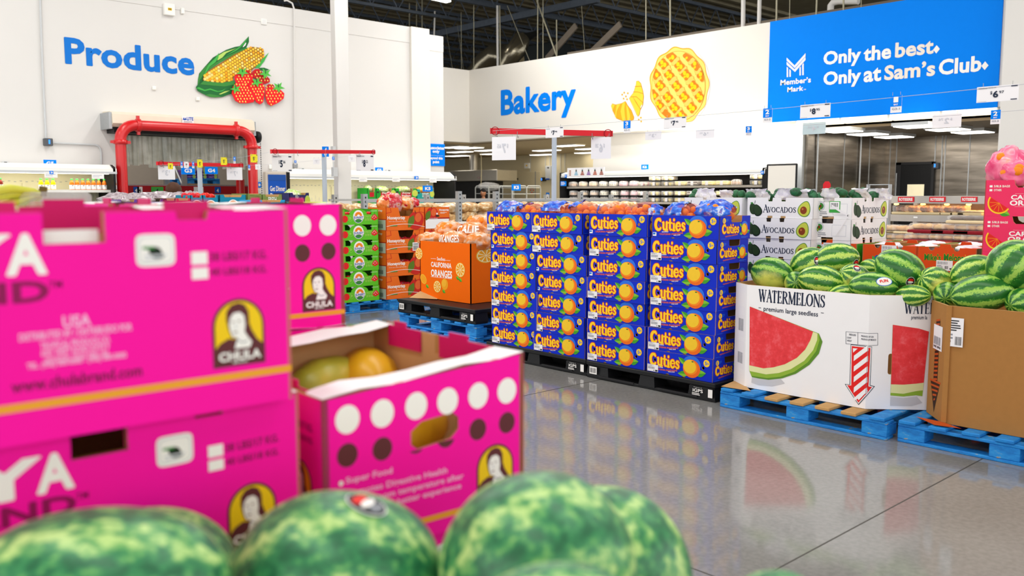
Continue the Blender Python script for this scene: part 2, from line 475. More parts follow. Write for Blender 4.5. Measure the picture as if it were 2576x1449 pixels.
def mk_floor():
    m, nt, b, tc, N, mt, ramp, mix = nodes('polished_concrete', 0.25)
    n1 = N('TexNoise', Scale=0.9, Detail=4.0); n2 = N('TexNoise', Scale=38.0, Detail=3.0)
    nt.links.new(tc.outputs['Object'], n1.inputs['Vector']); nt.links.new(tc.outputs['Object'], n2.inputs['Vector'])
    c = ramp(n1.outputs['Fac'], [(0.3, '#80807e'), (0.55, '#8f8f8d'), (0.75, '#9a9a97')])
    c2 = ramp(n2.outputs['Fac'], [(0.35, '#7d7d7c'), (0.65, '#9c9b99')])
    nt.links.new(mix(0.35, c, c2), b.inputs['Base Color'])
    r = ramp(n1.outputs['Fac'], [(0.3, '#464646'), (0.7, '#606060')])
    nt.links.new(r, b.inputs['Roughness']); b.inputs['Specular IOR Level'].default_value = 0.55
    return m
FLOORM = mk_floor()
def mk_steel():
    m, nt, b, tc, N, mt, ramp, mix = nodes('brushed_steel', 0.3)
    mp = N('Mapping'); mp.inputs['Scale'].default_value = (0.6, 0.6, 5.0)
    nt.links.new(tc.outputs['Object'], mp.inputs['Vector'])
    n = N('TexNoise', Scale=2.0, Detail=3.0); nt.links.new(mp.outputs[0], n.inputs['Vector'])
    nt.links.new(ramp(n.outputs['Fac'], [(0.3, '#756e64'), (0.7, '#a0978b')]), b.inputs['Base Color'])
    b.inputs['Metallic'].default_value = 0.95
    bp = N('Bump'); bp.inputs['Strength'].default_value = 0.12; bp.inputs['Distance'].default_value = 0.02
    nt.links.new(n.outputs['Fac'], bp.inputs['Height']); nt.links.new(bp.outputs[0], b.inputs['Normal'])
    return m
STEEL = mk_steel()
def mk_melon(name, dk, md, lt, spot, ns=9):
    m, nt, b, tc, N, mt, ramp, mix = nodes(name, 0.3)
    oi = N('ObjectInfo'); sx = N('SeparateXYZ'); nt.links.new(tc.outputs['Object'], sx.inputs[0])
    add = N('VectorMath', operation='ADD'); nt.links.new(tc.outputs['Object'], add.inputs[0])
    rv = mt('MULTIPLY', oi.outputs['Random'], 40.0); nt.links.new(rv, add.inputs[1])
    n1 = N('TexNoise', Scale=2.6, Detail=5.0, Roughness=0.65); n2 = N('TexNoise', Scale=13.0, Detail=4.0, Roughness=0.75)
    for n in (n1, n2): nt.links.new(add.outputs[0], n.inputs['Vector'])
    th = mt('ARCTAN2', sx.outputs['Y'], sx.outputs['Z'])
    ph = mt('ADD', mt('MULTIPLY', th, float(ns)), mt('MULTIPLY', mt('SUBTRACT', n1.outputs['Fac'], 0.5), 4.2))
    s = mt('ADD', mt('SINE', ph), mt('MULTIPLY', mt('SUBTRACT', n2.outputs['Fac'], 0.5), 4.6))
    s = mt('ADD', mt('MULTIPLY', s, 0.33), 0.5)
    c = ramp(s, [(0.0, dk), (0.40, dk), (0.56, md), (0.72, lt), (1.0, lt)])
    sp = mt('SUBTRACT', mt('MULTIPLY', sx.outputs['Y'], -3.0), mt('ADD', mt('MULTIPLY', n1.outputs['Fac'], 1.6), 1.1))
    spc = N('Clamp'); nt.links.new(sp, spc.inputs[0])
    nt.links.new(mix(spc.outputs[0], c, spot), b.inputs['Base Color'])
    b.inputs['Specular IOR Level'].default_value = 0.5
    return m
MELON = mk_melon('watermelon_rind', '#25701e', '#4c9a30', '#c3de66', '#e3dd62')
MELOND = mk_melon('dark_watermelon_rind', '#1d6520', '#3a8f30', '#9fcb54', '#d5d862', 8)
def mk_mottled():
    m, nt, b, tc, N, mt, ramp, mix = nodes('near_watermelon_rind', 0.38)
    oi = N('ObjectInfo'); sx = N('SeparateXYZ'); nt.links.new(tc.outputs['Object'], sx.inputs[0])
    add = N('VectorMath', operation='ADD'); nt.links.new(tc.outputs['Object'], add.inputs[0]); nt.links.new(mt('MULTIPLY', oi.outputs['Random'], 40.0), add.inputs[1])
    n1 = N('TexNoise', Scale=3.2, Detail=4.0, Roughness=0.6); n2 = N('TexNoise', Scale=7.5, Detail=3.0)
    for n in (n1, n2): nt.links.new(add.outputs[0], n.inputs['Vector'])
    th = mt('ARCTAN2', sx.outputs['Y'], sx.outputs['Z'])
    s = mt('SINE', mt('ADD', mt('MULTIPLY', th, 7.0), mt('MULTIPLY', n1.outputs['Fac'], 5.0)))
    s = mt('ADD', mt('ADD', mt('MULTIPLY', s, 0.2), mt('MULTIPLY', mt('SUBTRACT', n2.outputs['Fac'], 0.5), 1.5)), 0.5)
    c = ramp(s, [(0.2, '#1c6640'), (0.42, '#2f8752'), (0.58, '#66ab5e'), (0.78, '#b6da84')])
    sp = mt('SUBTRACT', mt('MULTIPLY', sx.outputs['Y'], -3.0), 1.7); spc = N('Clamp'); nt.links.new(sp, spc.inputs[0])
    nt.links.new(mix(spc.outputs[0], c, '#cfd65a'), b.inputs['Base Color']); b.inputs['Specular IOR Level'].default_value = 0.6
    return m
MELONF = mk_mottled()
def mk_bluewood():
    m, nt, b, tc, N, mt, ramp, mix = nodes('worn_blue_pallet_paint', 0.65)
    mp = N('Mapping'); mp.inputs['Scale'].default_value = (3, 3, 9); nt.links.new(tc.outputs['Object'], mp.inputs['Vector'])
    n = N('TexNoise', Scale=3.2, Detail=6.0, Roughness=0.7); nt.links.new(mp.outputs[0], n.inputs['Vector'])
    nt.links.new(ramp(n.outputs['Fac'], [(0.3, '#0568b8'), (0.5, '#0d84d6'), (0.62, '#2c98de'), (0.66, '#b79a6a'), (0.8, '#c9a873')]), b.inputs['Base Color'])
    return m
BWOOD = mk_bluewood()
def mk_flesh():
    m, nt, b, tc, N, mt, ramp, mix = nodes('printed_watermelon_flesh', 0.5)
    n = N('TexNoise', Scale=16.0, Detail=6.0, Roughness=0.7); nt.links.new(tc.outputs['Object'], n.inputs['Vector'])
    nt.links.new(ramp(n.outputs['Fac'], [(0.3, '#d8222a'), (0.52, '#e8323a'), (0.7, '#f0626a'), (0.85, '#f8a8ac')]), b.inputs['Base Color'])
    return m
FLESH = mk_flesh()
def mk_blob(name, stops, sc, rough=0.4, alpha=1.0):
    m, nt, b, tc, N, mt, ramp, mix = nodes(name, rough)
    n = N('TexNoise', Scale=sc, Detail=3.0); nt.links.new(tc.outputs['Object'], n.inputs['Vector'])
    nt.links.new(ramp(n.outputs['Fac'], stops), b.inputs['Base Color'])
    b.inputs['Alpha'].default_value = alpha
    return m
BFILM = mk_blob('printed_blue_film', [(0.3, '#0a2a9c'), (0.46, '#1450d0'), (0.56, '#2c7be8'), (0.64, '#dfe9fb'), (0.7, '#1d55cf'), (0.82, '#f0a03c')], 16, 0.3)
RNET = mk_blob('red_mesh_net', [(0.35, '#d8408a'), (0.6, '#f0705a')], 60, 0.5, 0.2)
OFILM = mk_blob('orange_printed_film', [(0.32, '#f0821e'), (0.5, '#f79a4e'), (0.6, '#fbc9a4'), (0.7, '#fbe3d2'), (0.8, '#f28a3a')], 13, 0.2, 0.8)
PFILM = mk_blob('pink_printed_film', [(0.3, '#e8407a'), (0.5, '#f47ca0'), (0.62, '#f9a7ae'), (0.74, '#e79a2e')], 7, 0.2)
FRUITO = mat('mandarin_peel', '#fb8a1c', 0.4, var=0.12, scale=30, bump=0.15)
BREADB = mk_blob('bagged_bread', [(0.3, '#a5713a'), (0.5, '#d3a86c'), (0.62, '#ecd9b4'), (0.75, '#fbf6ec')], 16, 0.3)
AVOG = mk_blob('avocado_skin', [(0.3, '#123a22'), (0.6, '#1f6b3f')], 40, 0.5)
FILMW = mk_blob('crumpled_white_film', [(0.35, '#e4e2f2'), (0.6, '#ffffff'), (0.72, '#c9c6e6'), (0.82, '#dcd77a')], 22, 0.3)
GREYF = mk_blob('grey_bag_film', [(0.3, '#7c6c74'), (0.6, '#b9afb4'), (0.8, '#5d2c46')], 20, 0.25)
SKIN = mat('skin', '#b27a58', 0.55, var=0.04)
HAIRB = mat('brown_hair', '#4a2c1c', 0.6, var=0.25, scale=60)
# ---------------------------------------------------------------- structure
mb = MB(); mb.add([(-12,-12,0),(75,-12,0),(75,75,0),(-12,75,0)], [(0,1,2,3)], FLOORM)
floor = struct(mb.build('floor'))
JM = mat('floor_joint', '#4b4945', 0.6, var=0.1)
for kind, v in (('x', 1.79), ('x', 4.72), ('x', 7.65), ('y', 2.86), ('y', 8.7)):
    mb = MB()
    lo, hi = ((-3, v-.003, -.004), (16, v+.003, .0012)) if kind == 'x' else ((v-.003, -3, -.004), (v+.003, 16.9, .0012))
    mb.box(lo, hi, JM); mb.build('joint', floor)

YP, XB = 17.0, 17.0
ZT = 5.36
def wx(px, Y=YP, py=300): return at(px, py, 1, Y).x
def wz(px, py, Y=YP): return at(px, py, 1, Y).z
def bz(px, py, X=XB): return at(px, py, 0, X).z
def by(px, X=XB, py=300): return at(px, py, 0, X).y
# produce wall with its goods doorway
xa, xb_ = wx(306), wx(636)
zd = wz(470, 330)
mb = MB()
mb.panel(((0, YP, 0), (1,0,0), (0,0,1)), [(-4,0),(xa,0),(xa,zd),(xb_,zd),(xb_,0),(wx(1032),0),(wx(1032),ZT),(-4,ZT)], [], 0.3, WHITE)
wall = struct(mb.build('wall_produce'))
mb = MB(); mb.box((-4, YP-.012, ZT-.36), (wx(1032), YP, ZT), WHITE); mb.build('parapet_band', wall)
mb = MB(); mb.box((wx(1032), YP-.08, 0), (wx(1077), YP+.3, ZT), WARMW); struct(mb.build('trim_1'))
mb = MB(); x1 = wx(1116, YP+.25); mb.box((wx(1077), YP+.25, 0), (x1, YP+.5, ZT-.05), WHITE)
mb.box((wx(1077), YP+.24, ZT-.42), (x1, YP+.25, ZT-.05), WHITE); struct(mb.build('wall_produce_end'))
# bakery header, hung over the opening and turning the corner
ZH0, ZH1 = 3.04, 5.13
YC = by(1180, py=177)
ys = by(2513, py=270)
mb = MB(); mb.box((XB, ys-.05, ZH0), (XB+.35, YC, ZH1), WARMW); struct(mb.build('wall_bakery'))
mb = MB(); mb.box((x1-.9, YC, ZH0), (XB+.35, YC+.3, ZH1), WARMW); struct(mb.build('wall_bakery_return'))
mb = MB(); mb.box((XB+.5, ys, ZH1-.2), (XB+.62, YC-3.5, ZH1+.16), KMIX); struct(mb.build('trim_2'))
# white wall below the header, right of the bakery opening
yo, yr = by(1492, XB+.3, 400), by(2016, XB+.3, 320)
mb = MB(); mb.box((XB+.3, yr, 0), (XB+.5, yo, ZH0+.05), WARMW); struct(mb.build('wall_white'))
mb = MB(); mb.box((XB+.2, yr-.1, 0), (XB+.31, yr+.01, ZH0), GALV); struct(mb.build('trim_3'))
# pier at the right edge
mb = MB(); mb.box((16.55, ys-6, 0), (17.6, by(2516, 16.55, 270), 8.0), WHITE); struct(mb.build('wall_right'))
# bakery kitchen
for lo, hi in (((23.6, yr, 0), (23.8, 34, 3.0)), ((XB+.5, yo-.2, 0), (23.6, yo, 3.0)), ((10, 33.8, 0), (23.6, 34, 3.0))):
    mb = MB(); mb.box(lo, hi, BEIGE); struct(mb.build('wall_kitchen'))
mb = MB(); mb.box((XB+.35, yo-.2, 3.0), (23.8, 34, 3.06), TILEC); mb.box((12, YC+.3, 3.0), (XB+.35, 34, 3.06), TILEC)
kc = struct(mb.build('ceiling_kitchen'))
for px, py in ((1142,369),(1157,381),(1150,391),(1215,400),(1240,386),(1375,377),(1430,365),(1365,388),(1485,373),(1480,383),(1180,371),(1228,377)):
    q = at(px, py, 2, 2.985)
    if q.y < yo or q.x > 23.3 or q.y > 33: continue
    mb = MB(); mb.box((q.x-.22, q.y-.5, 2.965), (q.x+.22, q.y+.5, 2.999), FRW); fr = mb.build('light_frame', kc)
    mb = MB(); mb.box((q.x-.2, q.y-.48, 2.955), (q.x+.2, q.y+.48, 2.966), GLOWW); mb.build('light_diffuser', fr)
# rotisserie room in stainless sheet
YS, XS, ZS = 9.58, 21.0, 2.84
mb = MB(); mb.box((XB+.3, YS, 0), (XS, YS+.05, ZS), STEEL); mb.box((XS, 5.2, 0), (XS+.05, YS+.05, ZS), STEEL)
mb.box((XB+.3, 5.2, 0), (XS, 5.25, ZS), STEEL)
sw = struct(mb.build('wall_rotisserie'))
for px in (2122, 2186):
    x = at(px, 420, 1, YS).x; mb = MB(); mb.box((x-.012, YS-.008, 0), (x+.012, YS, ZS), GALV); mb.build('seam', sw)
for px in (2052, 2160):
    x = at(px, 420, 1, YS).x; mb = MB(); mb.tube([(x, YS-.03, .2), (x, YS-.03, ZS)], .022, GALV, 8); mb.build('conduit', sw)
for px in (2238, 2254, 2351, 2368, 2376, 2437):
    y = at(px, 420, 0, XS).y; mb = MB(); mb.box((XS-.008, y-.012, 0), (XS, y+.012, ZS), GALV); mb.build('seam', sw)
mb = MB(); mb.box((XB+.3, 5.2, ZS), (XS+.1, YS+.05, ZS+.05), mat('rotisserie_ceiling', '#6f6250', 0.5, var=0.06)); rc = struct(mb.build('ceiling_rotisserie'))
for px, py in ((2116,327),(2183,335),(2249,342),(2307,315),(2385,323),(2447,330)):
    q = at(px, py, 2, 2.8)
    mb = MB(); mb.box((q.x-.34, q.y-.34, 2.78), (q.x+.34, q.y+.34, 2.84), LGREY); fr = mb.build('light_frame', rc)
    mb = MB(); mb.box((q.x-.31, q.y-.31, 2.765), (q.x+.31, q.y+.31, 2.781), GLOWW); mb.build('light_diffuser', fr)
# dark service door in the steel wall
y0, y1 = at(2352, 450, 0, XS).y, at(2256, 450, 0, XS).y; zt = at(2300, 408, 0, XS).z
mb = MB(); mb.box((XS-.06, y0, 0), (XS, y1, zt), BLACK); d = struct(mb.build('door_1'))
mb = MB(); mb.box((XS-.08, y0, 0), (XS-.055, y0+.06, zt), CHAR); mb.box((XS-.08, y1-.12, 0), (XS-.055, y1, zt), CHAR); mb.box((XS-.08, y0, zt-.06), (XS-.055, y1, zt), CHAR); mb.build('door_frame', d)
a, b_ = at(2283, 464, 0, XS-.065), at(2323, 505, 0, XS-.065)
mb = MB(); mb.box((XS-.07, b_.y, b_.z), (XS-.058, a.y, a.z), mat('lit_door_pane', '#d9cfae', 0.2, var=0.08, emit=0.35)); mb.build('door_window', d)
mb = MB(); mb.tube([(XS-.1, y1-.03, 1.2), (XS-.1, y1-.03, zt-.25)], .015, GALV, 6); mb.build('push_bar', d)
# roof: dark deck, ribs and open joists
mb = MB(); mb.box((-12, -12, 8.3), (75, 75, 8.4), DECK); ceil = struct(mb.build('ceiling'))
mb = MB()
for k in range(90): mb.box((8, 18 + k*.55, 8.2), (72, 18.16 + k*.55, 8.3), DECK)
stuff(mb.build('deck_rib', ceil))
mb = MB()
mb.box((0, -.06, .75), (64, .06, .85), JOIST); mb.box((0, -.05, 0), (64, .05, .09), JOIST)
for k in range(64):
    mb.tube([(k, 0, .05), (k+.5, 0, .8), (k+1, 0, .05)], .025, JOIST, 4, False, False)
j0 = mb.build('joist', None)
j0.parent = ceil; j0.location = (8, 19.0, 7.35)
for k in range(1, 20):
    j = j0.copy(); COL.objects.link(j); j.parent = ceil; j.location = (8, 19.0 + k*2.4, 7.35)
mb = MB()
for k in range(7): mb.box((12 + k*8, 18, 7.15), (12.16 + k*8, 70, 7.35), JOIST)
mb.build('girder', ceil)
mb = MB(); mb.box((72, -12, 0), (72.2, 72, 8.4), DARK); mb.box((8, 72, 0), (72, 72.2, 8.4), DARK); struct(mb.build('wall_light_blocker'))  # unseen far walls, added to block world light and keep the roof dark
# white column between the cold cases
c = at(863, 520, 1, 14.6)
M = Matrix.Translation((c.x, c.y, 0)) @ Matrix.Rotation(math.radians(-12), 4, 'Z')
mb = MB(); mb.cbox((0, 0, 4.2), (.26, .26, 8.4), WHITE, M, .012); col = struct(mb.build('trim_4'))
mb = MB(); q = at(838, 375, 1, 14.45); mb.cbox((q.x, q.y, q.z), (.06, .08, .1), LGREY)
mb.tube([(q.x, q.y, q.z), (q.x, q.y, q.z-.42)], .012, LGREY, 6); mb.cbox((q.x+.02, q.y, q.z-.42), (.09, .08, .17), LGREY); mb.build('outlet_box', col)
# ---------------------------------------------------------------- pallets
def child(o, name, par, loc=(0, 0, 0)):
    c = o.copy(); c.name = name; COL.objects.link(c); c.parent = par; c.location = loc; return c
def wood_pallet(x, y, z, label, L=1.2, D=1.02, seed=0, allblue=False, rz=0.0):
    r = random.Random(seed)
    t = thing('wooden_pallet', label, 'pallet', (x, y, z), rz, 'wooden pallets', local=True)
    def bd(name, c, d, plain):
        mb = MB(); mb.cbox((0, 0, 0), d, WOODP if plain else BWOOD, None, .004)
        o = mb.build(name, t); o.location = c
    for k in range(3): bd('bottom_board', (.05 + k*.46, 0, .010), (.10, L, .02), k == 0 and r.random() < .1)
    for i in range(3):
        for j in (-1, 0, 1): bd('block', (.07 + i*.44, j*(L/2-.08), .058), (.14, .16, .075), False)
    for k in range(3): bd('stringer_board', (.05 + k*.46, 0, .106), (.10, L, .02), False)
    for k in range(7):
        plain = (not allblue) and 1 <= k <= 4
        bd('deck_board', (D/2 - .012 + r.uniform(-.012, .012), -L/2 + .06 + k*(L-.12)/6, .128), (D + .01, .10, .022), plain)
    return t
def plastic_pallet(x, y, z, label, L=1.22, D=1.0):
    t = thing('plastic_pallet', label, 'pallet', (x, y, z), 0, 'black plastic pallets', local=True)
    mb = MB()
    mb.cbox((D/2, 0, .122), (D, L, .036), BLACK, None, .006)
    for i, cx in enumerate((.09, D/2, D-.09)):
        mb.cbox((cx, 0, .012), (.16, L, .024), BLACK, None, .005)
        for cy in (-L/2+.12, 0, L/2-.12):
            wdt = .24 if cy else .16
            rings = [[Vector((cx + sx*(.085 - .01*k), cy + sy*(wdt/2 - .014*k), .02 + .09*k)) for sx, sy in ((-1,-1),(1,-1),(1,1),(-1,1))] for k in (0, 1)]
            mb.loft(rings, BLACK, False, True)
    for cy in (-.3, .3):
        mb.cbox((-.002, cy, .026), (.012, .36, .012), CHAR)
    mb.build('pallet_body', t)
    mb = MB(); d = Dec(mb, (0, L/2, 0), (0,-1,0), (0,0,1))
    d.rect(L-.225, .028, L-.02, .10, BLACK, 1)
    d.text('iGPS', L-.185, .058, L-.095, .084, SWHITE, 16, .02); d.text('Property of', L-.175, .09, L-.105, .097, SWHITE, 16, 0)
    d.lines(L-.19, .034, L-.09, .054, 2, SWHITE, 16, 4)
    mb.build('printed_label', t); mb = MB(); d.mb = mb; d.rect(L-.05, .034, L-.012, .095, SWHITE, 16); mb.build('sticker', t); mb = MB(); d.mb = mb; d.rect(.05, .04, .13, .1, SWHITE, 16); d.bars(.055, .05, .125, .09, 9, INK, 17)
    mb.build('barcode_sticker', t)
    return t
plastic_pallet(5.33, 4.245, 0, 'black plastic pallet under the two rightmost columns of blue mandarin cartons', 1.26)
plastic_pallet(5.35, 5.525, 0, 'black plastic pallet under the two leftmost columns of blue mandarin cartons', 1.26)
wood_pallet(5.27, 2.93, 0, 'worn blue wooden pallet under the white printed watermelon bin', 1.2, seed=3)
wood_pallet(5.31, 1.68, 0, 'worn blue wooden pallet under the plain brown watermelon bin', 1.2, seed=5, allblue=True)
PO = (5.36, 6.93)
wood_pallet(PO[0], PO[1], 0, 'lowest blue wooden pallet of the stack under the orange fruit bin', 1.24, seed=8, allblue=True)
wood_pallet(PO[0], PO[1], .14, 'middle blue wooden pallet below the black one under the orange fruit bin', 1.24, seed=9, allblue=True)
plastic_pallet(PO[0]-.02, PO[1], .28, 'black plastic pallet on two blue pallets, carrying the orange fruit bin', 1.25)
wood_pallet(6.09, 10.1, 0, 'blue wooden pallet under the green tomato crates', 1.2, seed=11, allblue=True, rz=math.radians(90)).location = (6.1, 9.56, 0)
wood_pallet(7.2, 9.47, 0, 'blue wooden pallet under the orange apple cartons', 1.25, seed=12, allblue=True, rz=math.radians(90))
wood_pallet(6.46, 4.0, 0, 'blue wooden pallet behind the mandarins, under the white avocado cartons', 1.66, D=1.2, seed=13, allblue=True)
wood_pallet(6.56, 2.62, 0, 'blue wooden pallet behind the watermelon bins, under the red melon cartons', 1.2, seed=14, allblue=True)
wood_pallet(6.46, 1.6, 0, 'blue wooden pallet under the pink citrus cartons at right', .82, seed=15, allblue=True)

# ---------------------------------------------------------------- blue mandarin cartons
CB = mat('carton_blue', '#0a2cc4', 0.45, var=0.05, scale=5, spec=.15)
CB2 = mat('carton_blue_light', '#2a6fe0', 0.4, var=0.0)
CYEL = mat('carton_yellow', '#ffcf24', 0.45, var=0.0)
CRED = mat('carton_red_outline', '#d9301c', 0.45, var=0.0)
FRY = mat('fruit_print_yellow', '#f2c62c', 0.45, var=0.04, scale=40)
FRO = mat('fruit_print_orange', '#ea6a17', 0.45, var=0.05, scale=40)
LEA = mat('leaf_print_light', '#7fbf2f', 0.45, var=0.0)
LED_ = mat('leaf_print_dark', '#3f9a2a', 0.45, var=0.0)
def leaf(d, a, b, w, m, l, m2=None):
    (x0, y0), (x1, y1) = a, b; dx, dy = x1-x0, y1-y0; n = 8; up = []; dn = []
    for i in range(n+1):
        t = i/n; h = w*math.sin(math.pi*t)*(1-.25*t); up.append((x0+dx*t - dy*h, y0+dy*t + dx*h)); dn.append((x0+dx*t + dy*h, y0+dy*t - dx*h))
    d.poly(up + dn[::-1][1:-1], m, l)
    if m2: d.poly(dn + [(x1, y1), (x0, y0)][0:0] + [(x0+dx*t/8, y0+dy*t/8) for t in range(8, -1, -1)][1:-1], m2, l+1)
def fruit(d, u, v, rx, ry, l):
    d.ell(u, v+ry*.45, rx*1.05, ry*.95, CB2, l)
    leaf(d, (u-rx*.6, v+ry*.3), (u-rx*1.55, v+ry*1.05), .24, LEA, l+1, LED_)
    leaf(d, (u+rx*.4, v-ry*.5), (u+rx*1.65, v-ry*.25), .3, LEA, l+1, LED_)
    leaf(d, (u-rx*.3, v-ry*.65), (u-rx*1.6, v-ry*.75), .24, LEA, l+1, LED_)
    d.ell(u, v, rx, ry, FRO, l+3)
    d.ell(u-rx*.13, v+ry*.14, rx*.84, ry*.84, ORA, l+4)
    d.ell(u-rx*.2, v+ry*.2, rx*.73, ry*.74, FRY, l+5)
    d.ell(u+rx*.12, v+ry*.78, rx*.12, ry*.06, DGRN, l+6)
CW, CD, CHt = .604, .40, .1725
def mandarin_carton(label, barcode, logo=True):
    t = thing('mandarin_carton', label, 'carton', (0,0,0), 0, 'blue mandarin cartons', local=True)
    mb = MB(); W, D, H = CW, CD, CHt-.001
    def circ(u, v, r): return [(u + r*math.cos(2*math.pi*i/10), v + r*math.sin(2*math.pi*i/10)) for i in range(10)]
    fl = [(0,0),(.3*W,0),(.31*W,.008),(.345*W,.008),(.355*W,0),(.55*W,0),(.56*W,.008),(.595*W,.008),(.605*W,0),(W,0),(W,H),(0,H)]
    mb.panel(((0,W/2,0),(0,-1,0),(0,0,1)), fl, [circ(.125*W,.56*H,.012), circ(.862*W,.56*H,.012)], .005, CB, KRAFTL, KRAFTL)
    mb.panel(((D,-W/2,0),(0,1,0),(0,0,1)), [(0,0),(W,0),(W,H),(0,H)], [], .005, CB, KRAFTL, KRAFTL)
    nt = [(0,0),(D,0),(D,H),(.72*D,H),(.715*D,.78*H),(.69*D,.73*H),(.40*D,.73*H),(.375*D,.78*H),(.37*D,H),(0,H)]
    mb.panel(((0,-W/2,0),(1,0,0),(0,0,1)), nt, [], .005, CB, KRAFTL, KRAFTL)
    mb.panel(((D,W/2,0),(-1,0,0),(0,0,1)), nt, [], .005, CB, KRAFTL, KRAFTL)
    mb.box((.005,-W/2+.005,.001),(D-.005,W/2-.005,.006), KRAFTL)
    mb.build('carton_body', t)
    mb = MB(); d = Dec(mb, (0,W/2,0), (0,-1,0), (0,0,1), .0005)
    U, V = (lambda k: k*W), (lambda k: k*H)
    d.letters('Cuties', CUT, U(.045), V(.32), U(.52), V(.90), CRED, 1, .012)
    d.letters('Cuties', CUT, U(.045), V(.32), U(.52), V(.90), CYEL, 3, .003)
    d.text('seedless', U(.16), V(.24), U(.26), V(.31), CREAM, 2, .02, V(.02))
    d.text('CALIFORNIA MANDARINS', U(.125), V(.135), U(.48), V(.215), DORA, 2, .03, V(.08), bow=V(-.03))
    d.text('easy peel', U(.34), V(.10), U(.44), V(.175), CREAM, 2, .02, V(.03))
    fruit(d, U(.695), V(.45), U(.128), V(.40), 2)
    d.poly([(U(.912) + (.029 if i % 2 else .025)*math.cos(math.pi*i/14), V(.785) + (.029 if i % 2 else .025)*math.sin(math.pi*i/14)) for i in range(28)], CYEL, 2)
    d.text('5', U(.89), V(.71), U(.915), V(.86), PBLUE, 3, .04); d.text('lbs', U(.92), V(.75), U(.945), V(.83), PBLUE, 3, .02)
    if not barcode:
        d.rect(U(.02), V(.08), U(.075), V(.24), SWHITE, 2); d.rect(U(.023), V(.14), U(.06), V(.22), PBLUE, 3)
    mb.build('front_print', t)
    mb = MB(); d = Dec(mb, (0,-W/2,0), (1,0,0), (0,0,1), .0005); U = lambda k: k*D
    d.letters('Cuties', CUT, U(.08), V(.27), U(.63), V(.68), CRED, 1, .009)
    d.letters('Cuties', CUT, U(.08), V(.27), U(.63), V(.68), CYEL, 3, .002)
    d.text('CALIFORNIA MANDARINS', U(.18), V(.11), U(.58), V(.17), DORA, 2, .03, V(.07))
    fruit(d, U(.80), V(.42), U(.105), V(.25), 2)
    d.ell(U(.14), V(.80), .020, .020, CYEL, 2, 18); d.text('5', U(.11), V(.74), U(.145), V(.86), PBLUE, 3, .04)
    d.lines(U(.2), V(.76), U(.28), V(.88), 3, CB2, 2); d.lines(U(.7), V(.05), U(.95), V(.12), 2, CB2, 2); d.lines(U(.05), V(.03), U(.3), V(.06), 1, CB2, 2)
    mb.build('end_print', t)
    if barcode:
        mb = MB(); d = Dec(mb, (0,W/2,0), (0,-1,0), (0,0,1), .0005); U = lambda k: k*W
        mb.box((-.0042, W/2-U(.185), V(.03)), (-.0036, W/2-U(.015), V(.345)), PAPER)
        d = Dec(mb, (-.0042,W/2,0), (0,-1,0), (0,0,1), .0004)
        d.bars(U(.025), V(.14), U(.13), V(.25), 24, GINK, 1); d.lines(U(.025), V(.27), U(.12), V(.33), 2, GINK, 1); d.rect(U(.14), V(.05), U(.178), V(.12), INK, 1); d.rect(U(.11), V(.06), U(.13), V(.1), GINK, 1)
        mb.build('barcode_label', t)
    return t
protoA = mandarin_carton('x', True); protoB = mandarin_carton('x', False)
stk = [('leftmost', 5.845, 5.36, [0,-.045,-.05,-.055,-.07,-.065,-.07]), ('second from left', 5.245, 5.36, [0,0,-.04,-.04,-.03,-.03,-.03]),
       ('third from left', 4.57, 5.355, [0,.004,.008,.01,.014,.01,.012]), ('rightmost', 3.935, 5.36, [0,.006,.006,.008,.012,.016,.018])]
nolab = {(0,1), (1,2), (1,3), (1,4), (2,0), (2,2), (3,0)}
rows = ['top', 'second from the top', 'third from the top', 'middle', 'third from the bottom', 'second from the bottom', 'bottom']
used = {True: protoA, False: protoB}; fresh = {True: True, False: True}
for si, (nm, yc, xf, dys) in enumerate(stk):
    for k in range(7):
        bc = (si, k) not in nolab
        lab = 'blue printed mandarin carton, %s in the %s column' % (rows[k], nm)
        loc = (xf + R.uniform(-.012, .008), yc + dys[k], .141 + (6-k)*CHt); rz = math.radians(R.uniform(-.9, .9))
        if fresh[bc]:
            t = used[bc]; fresh[bc] = False; t.location = loc; t.rotation_euler = (0,0,rz); t['label'] = lab
        else: dup(used[bc], loc, rz, lab)

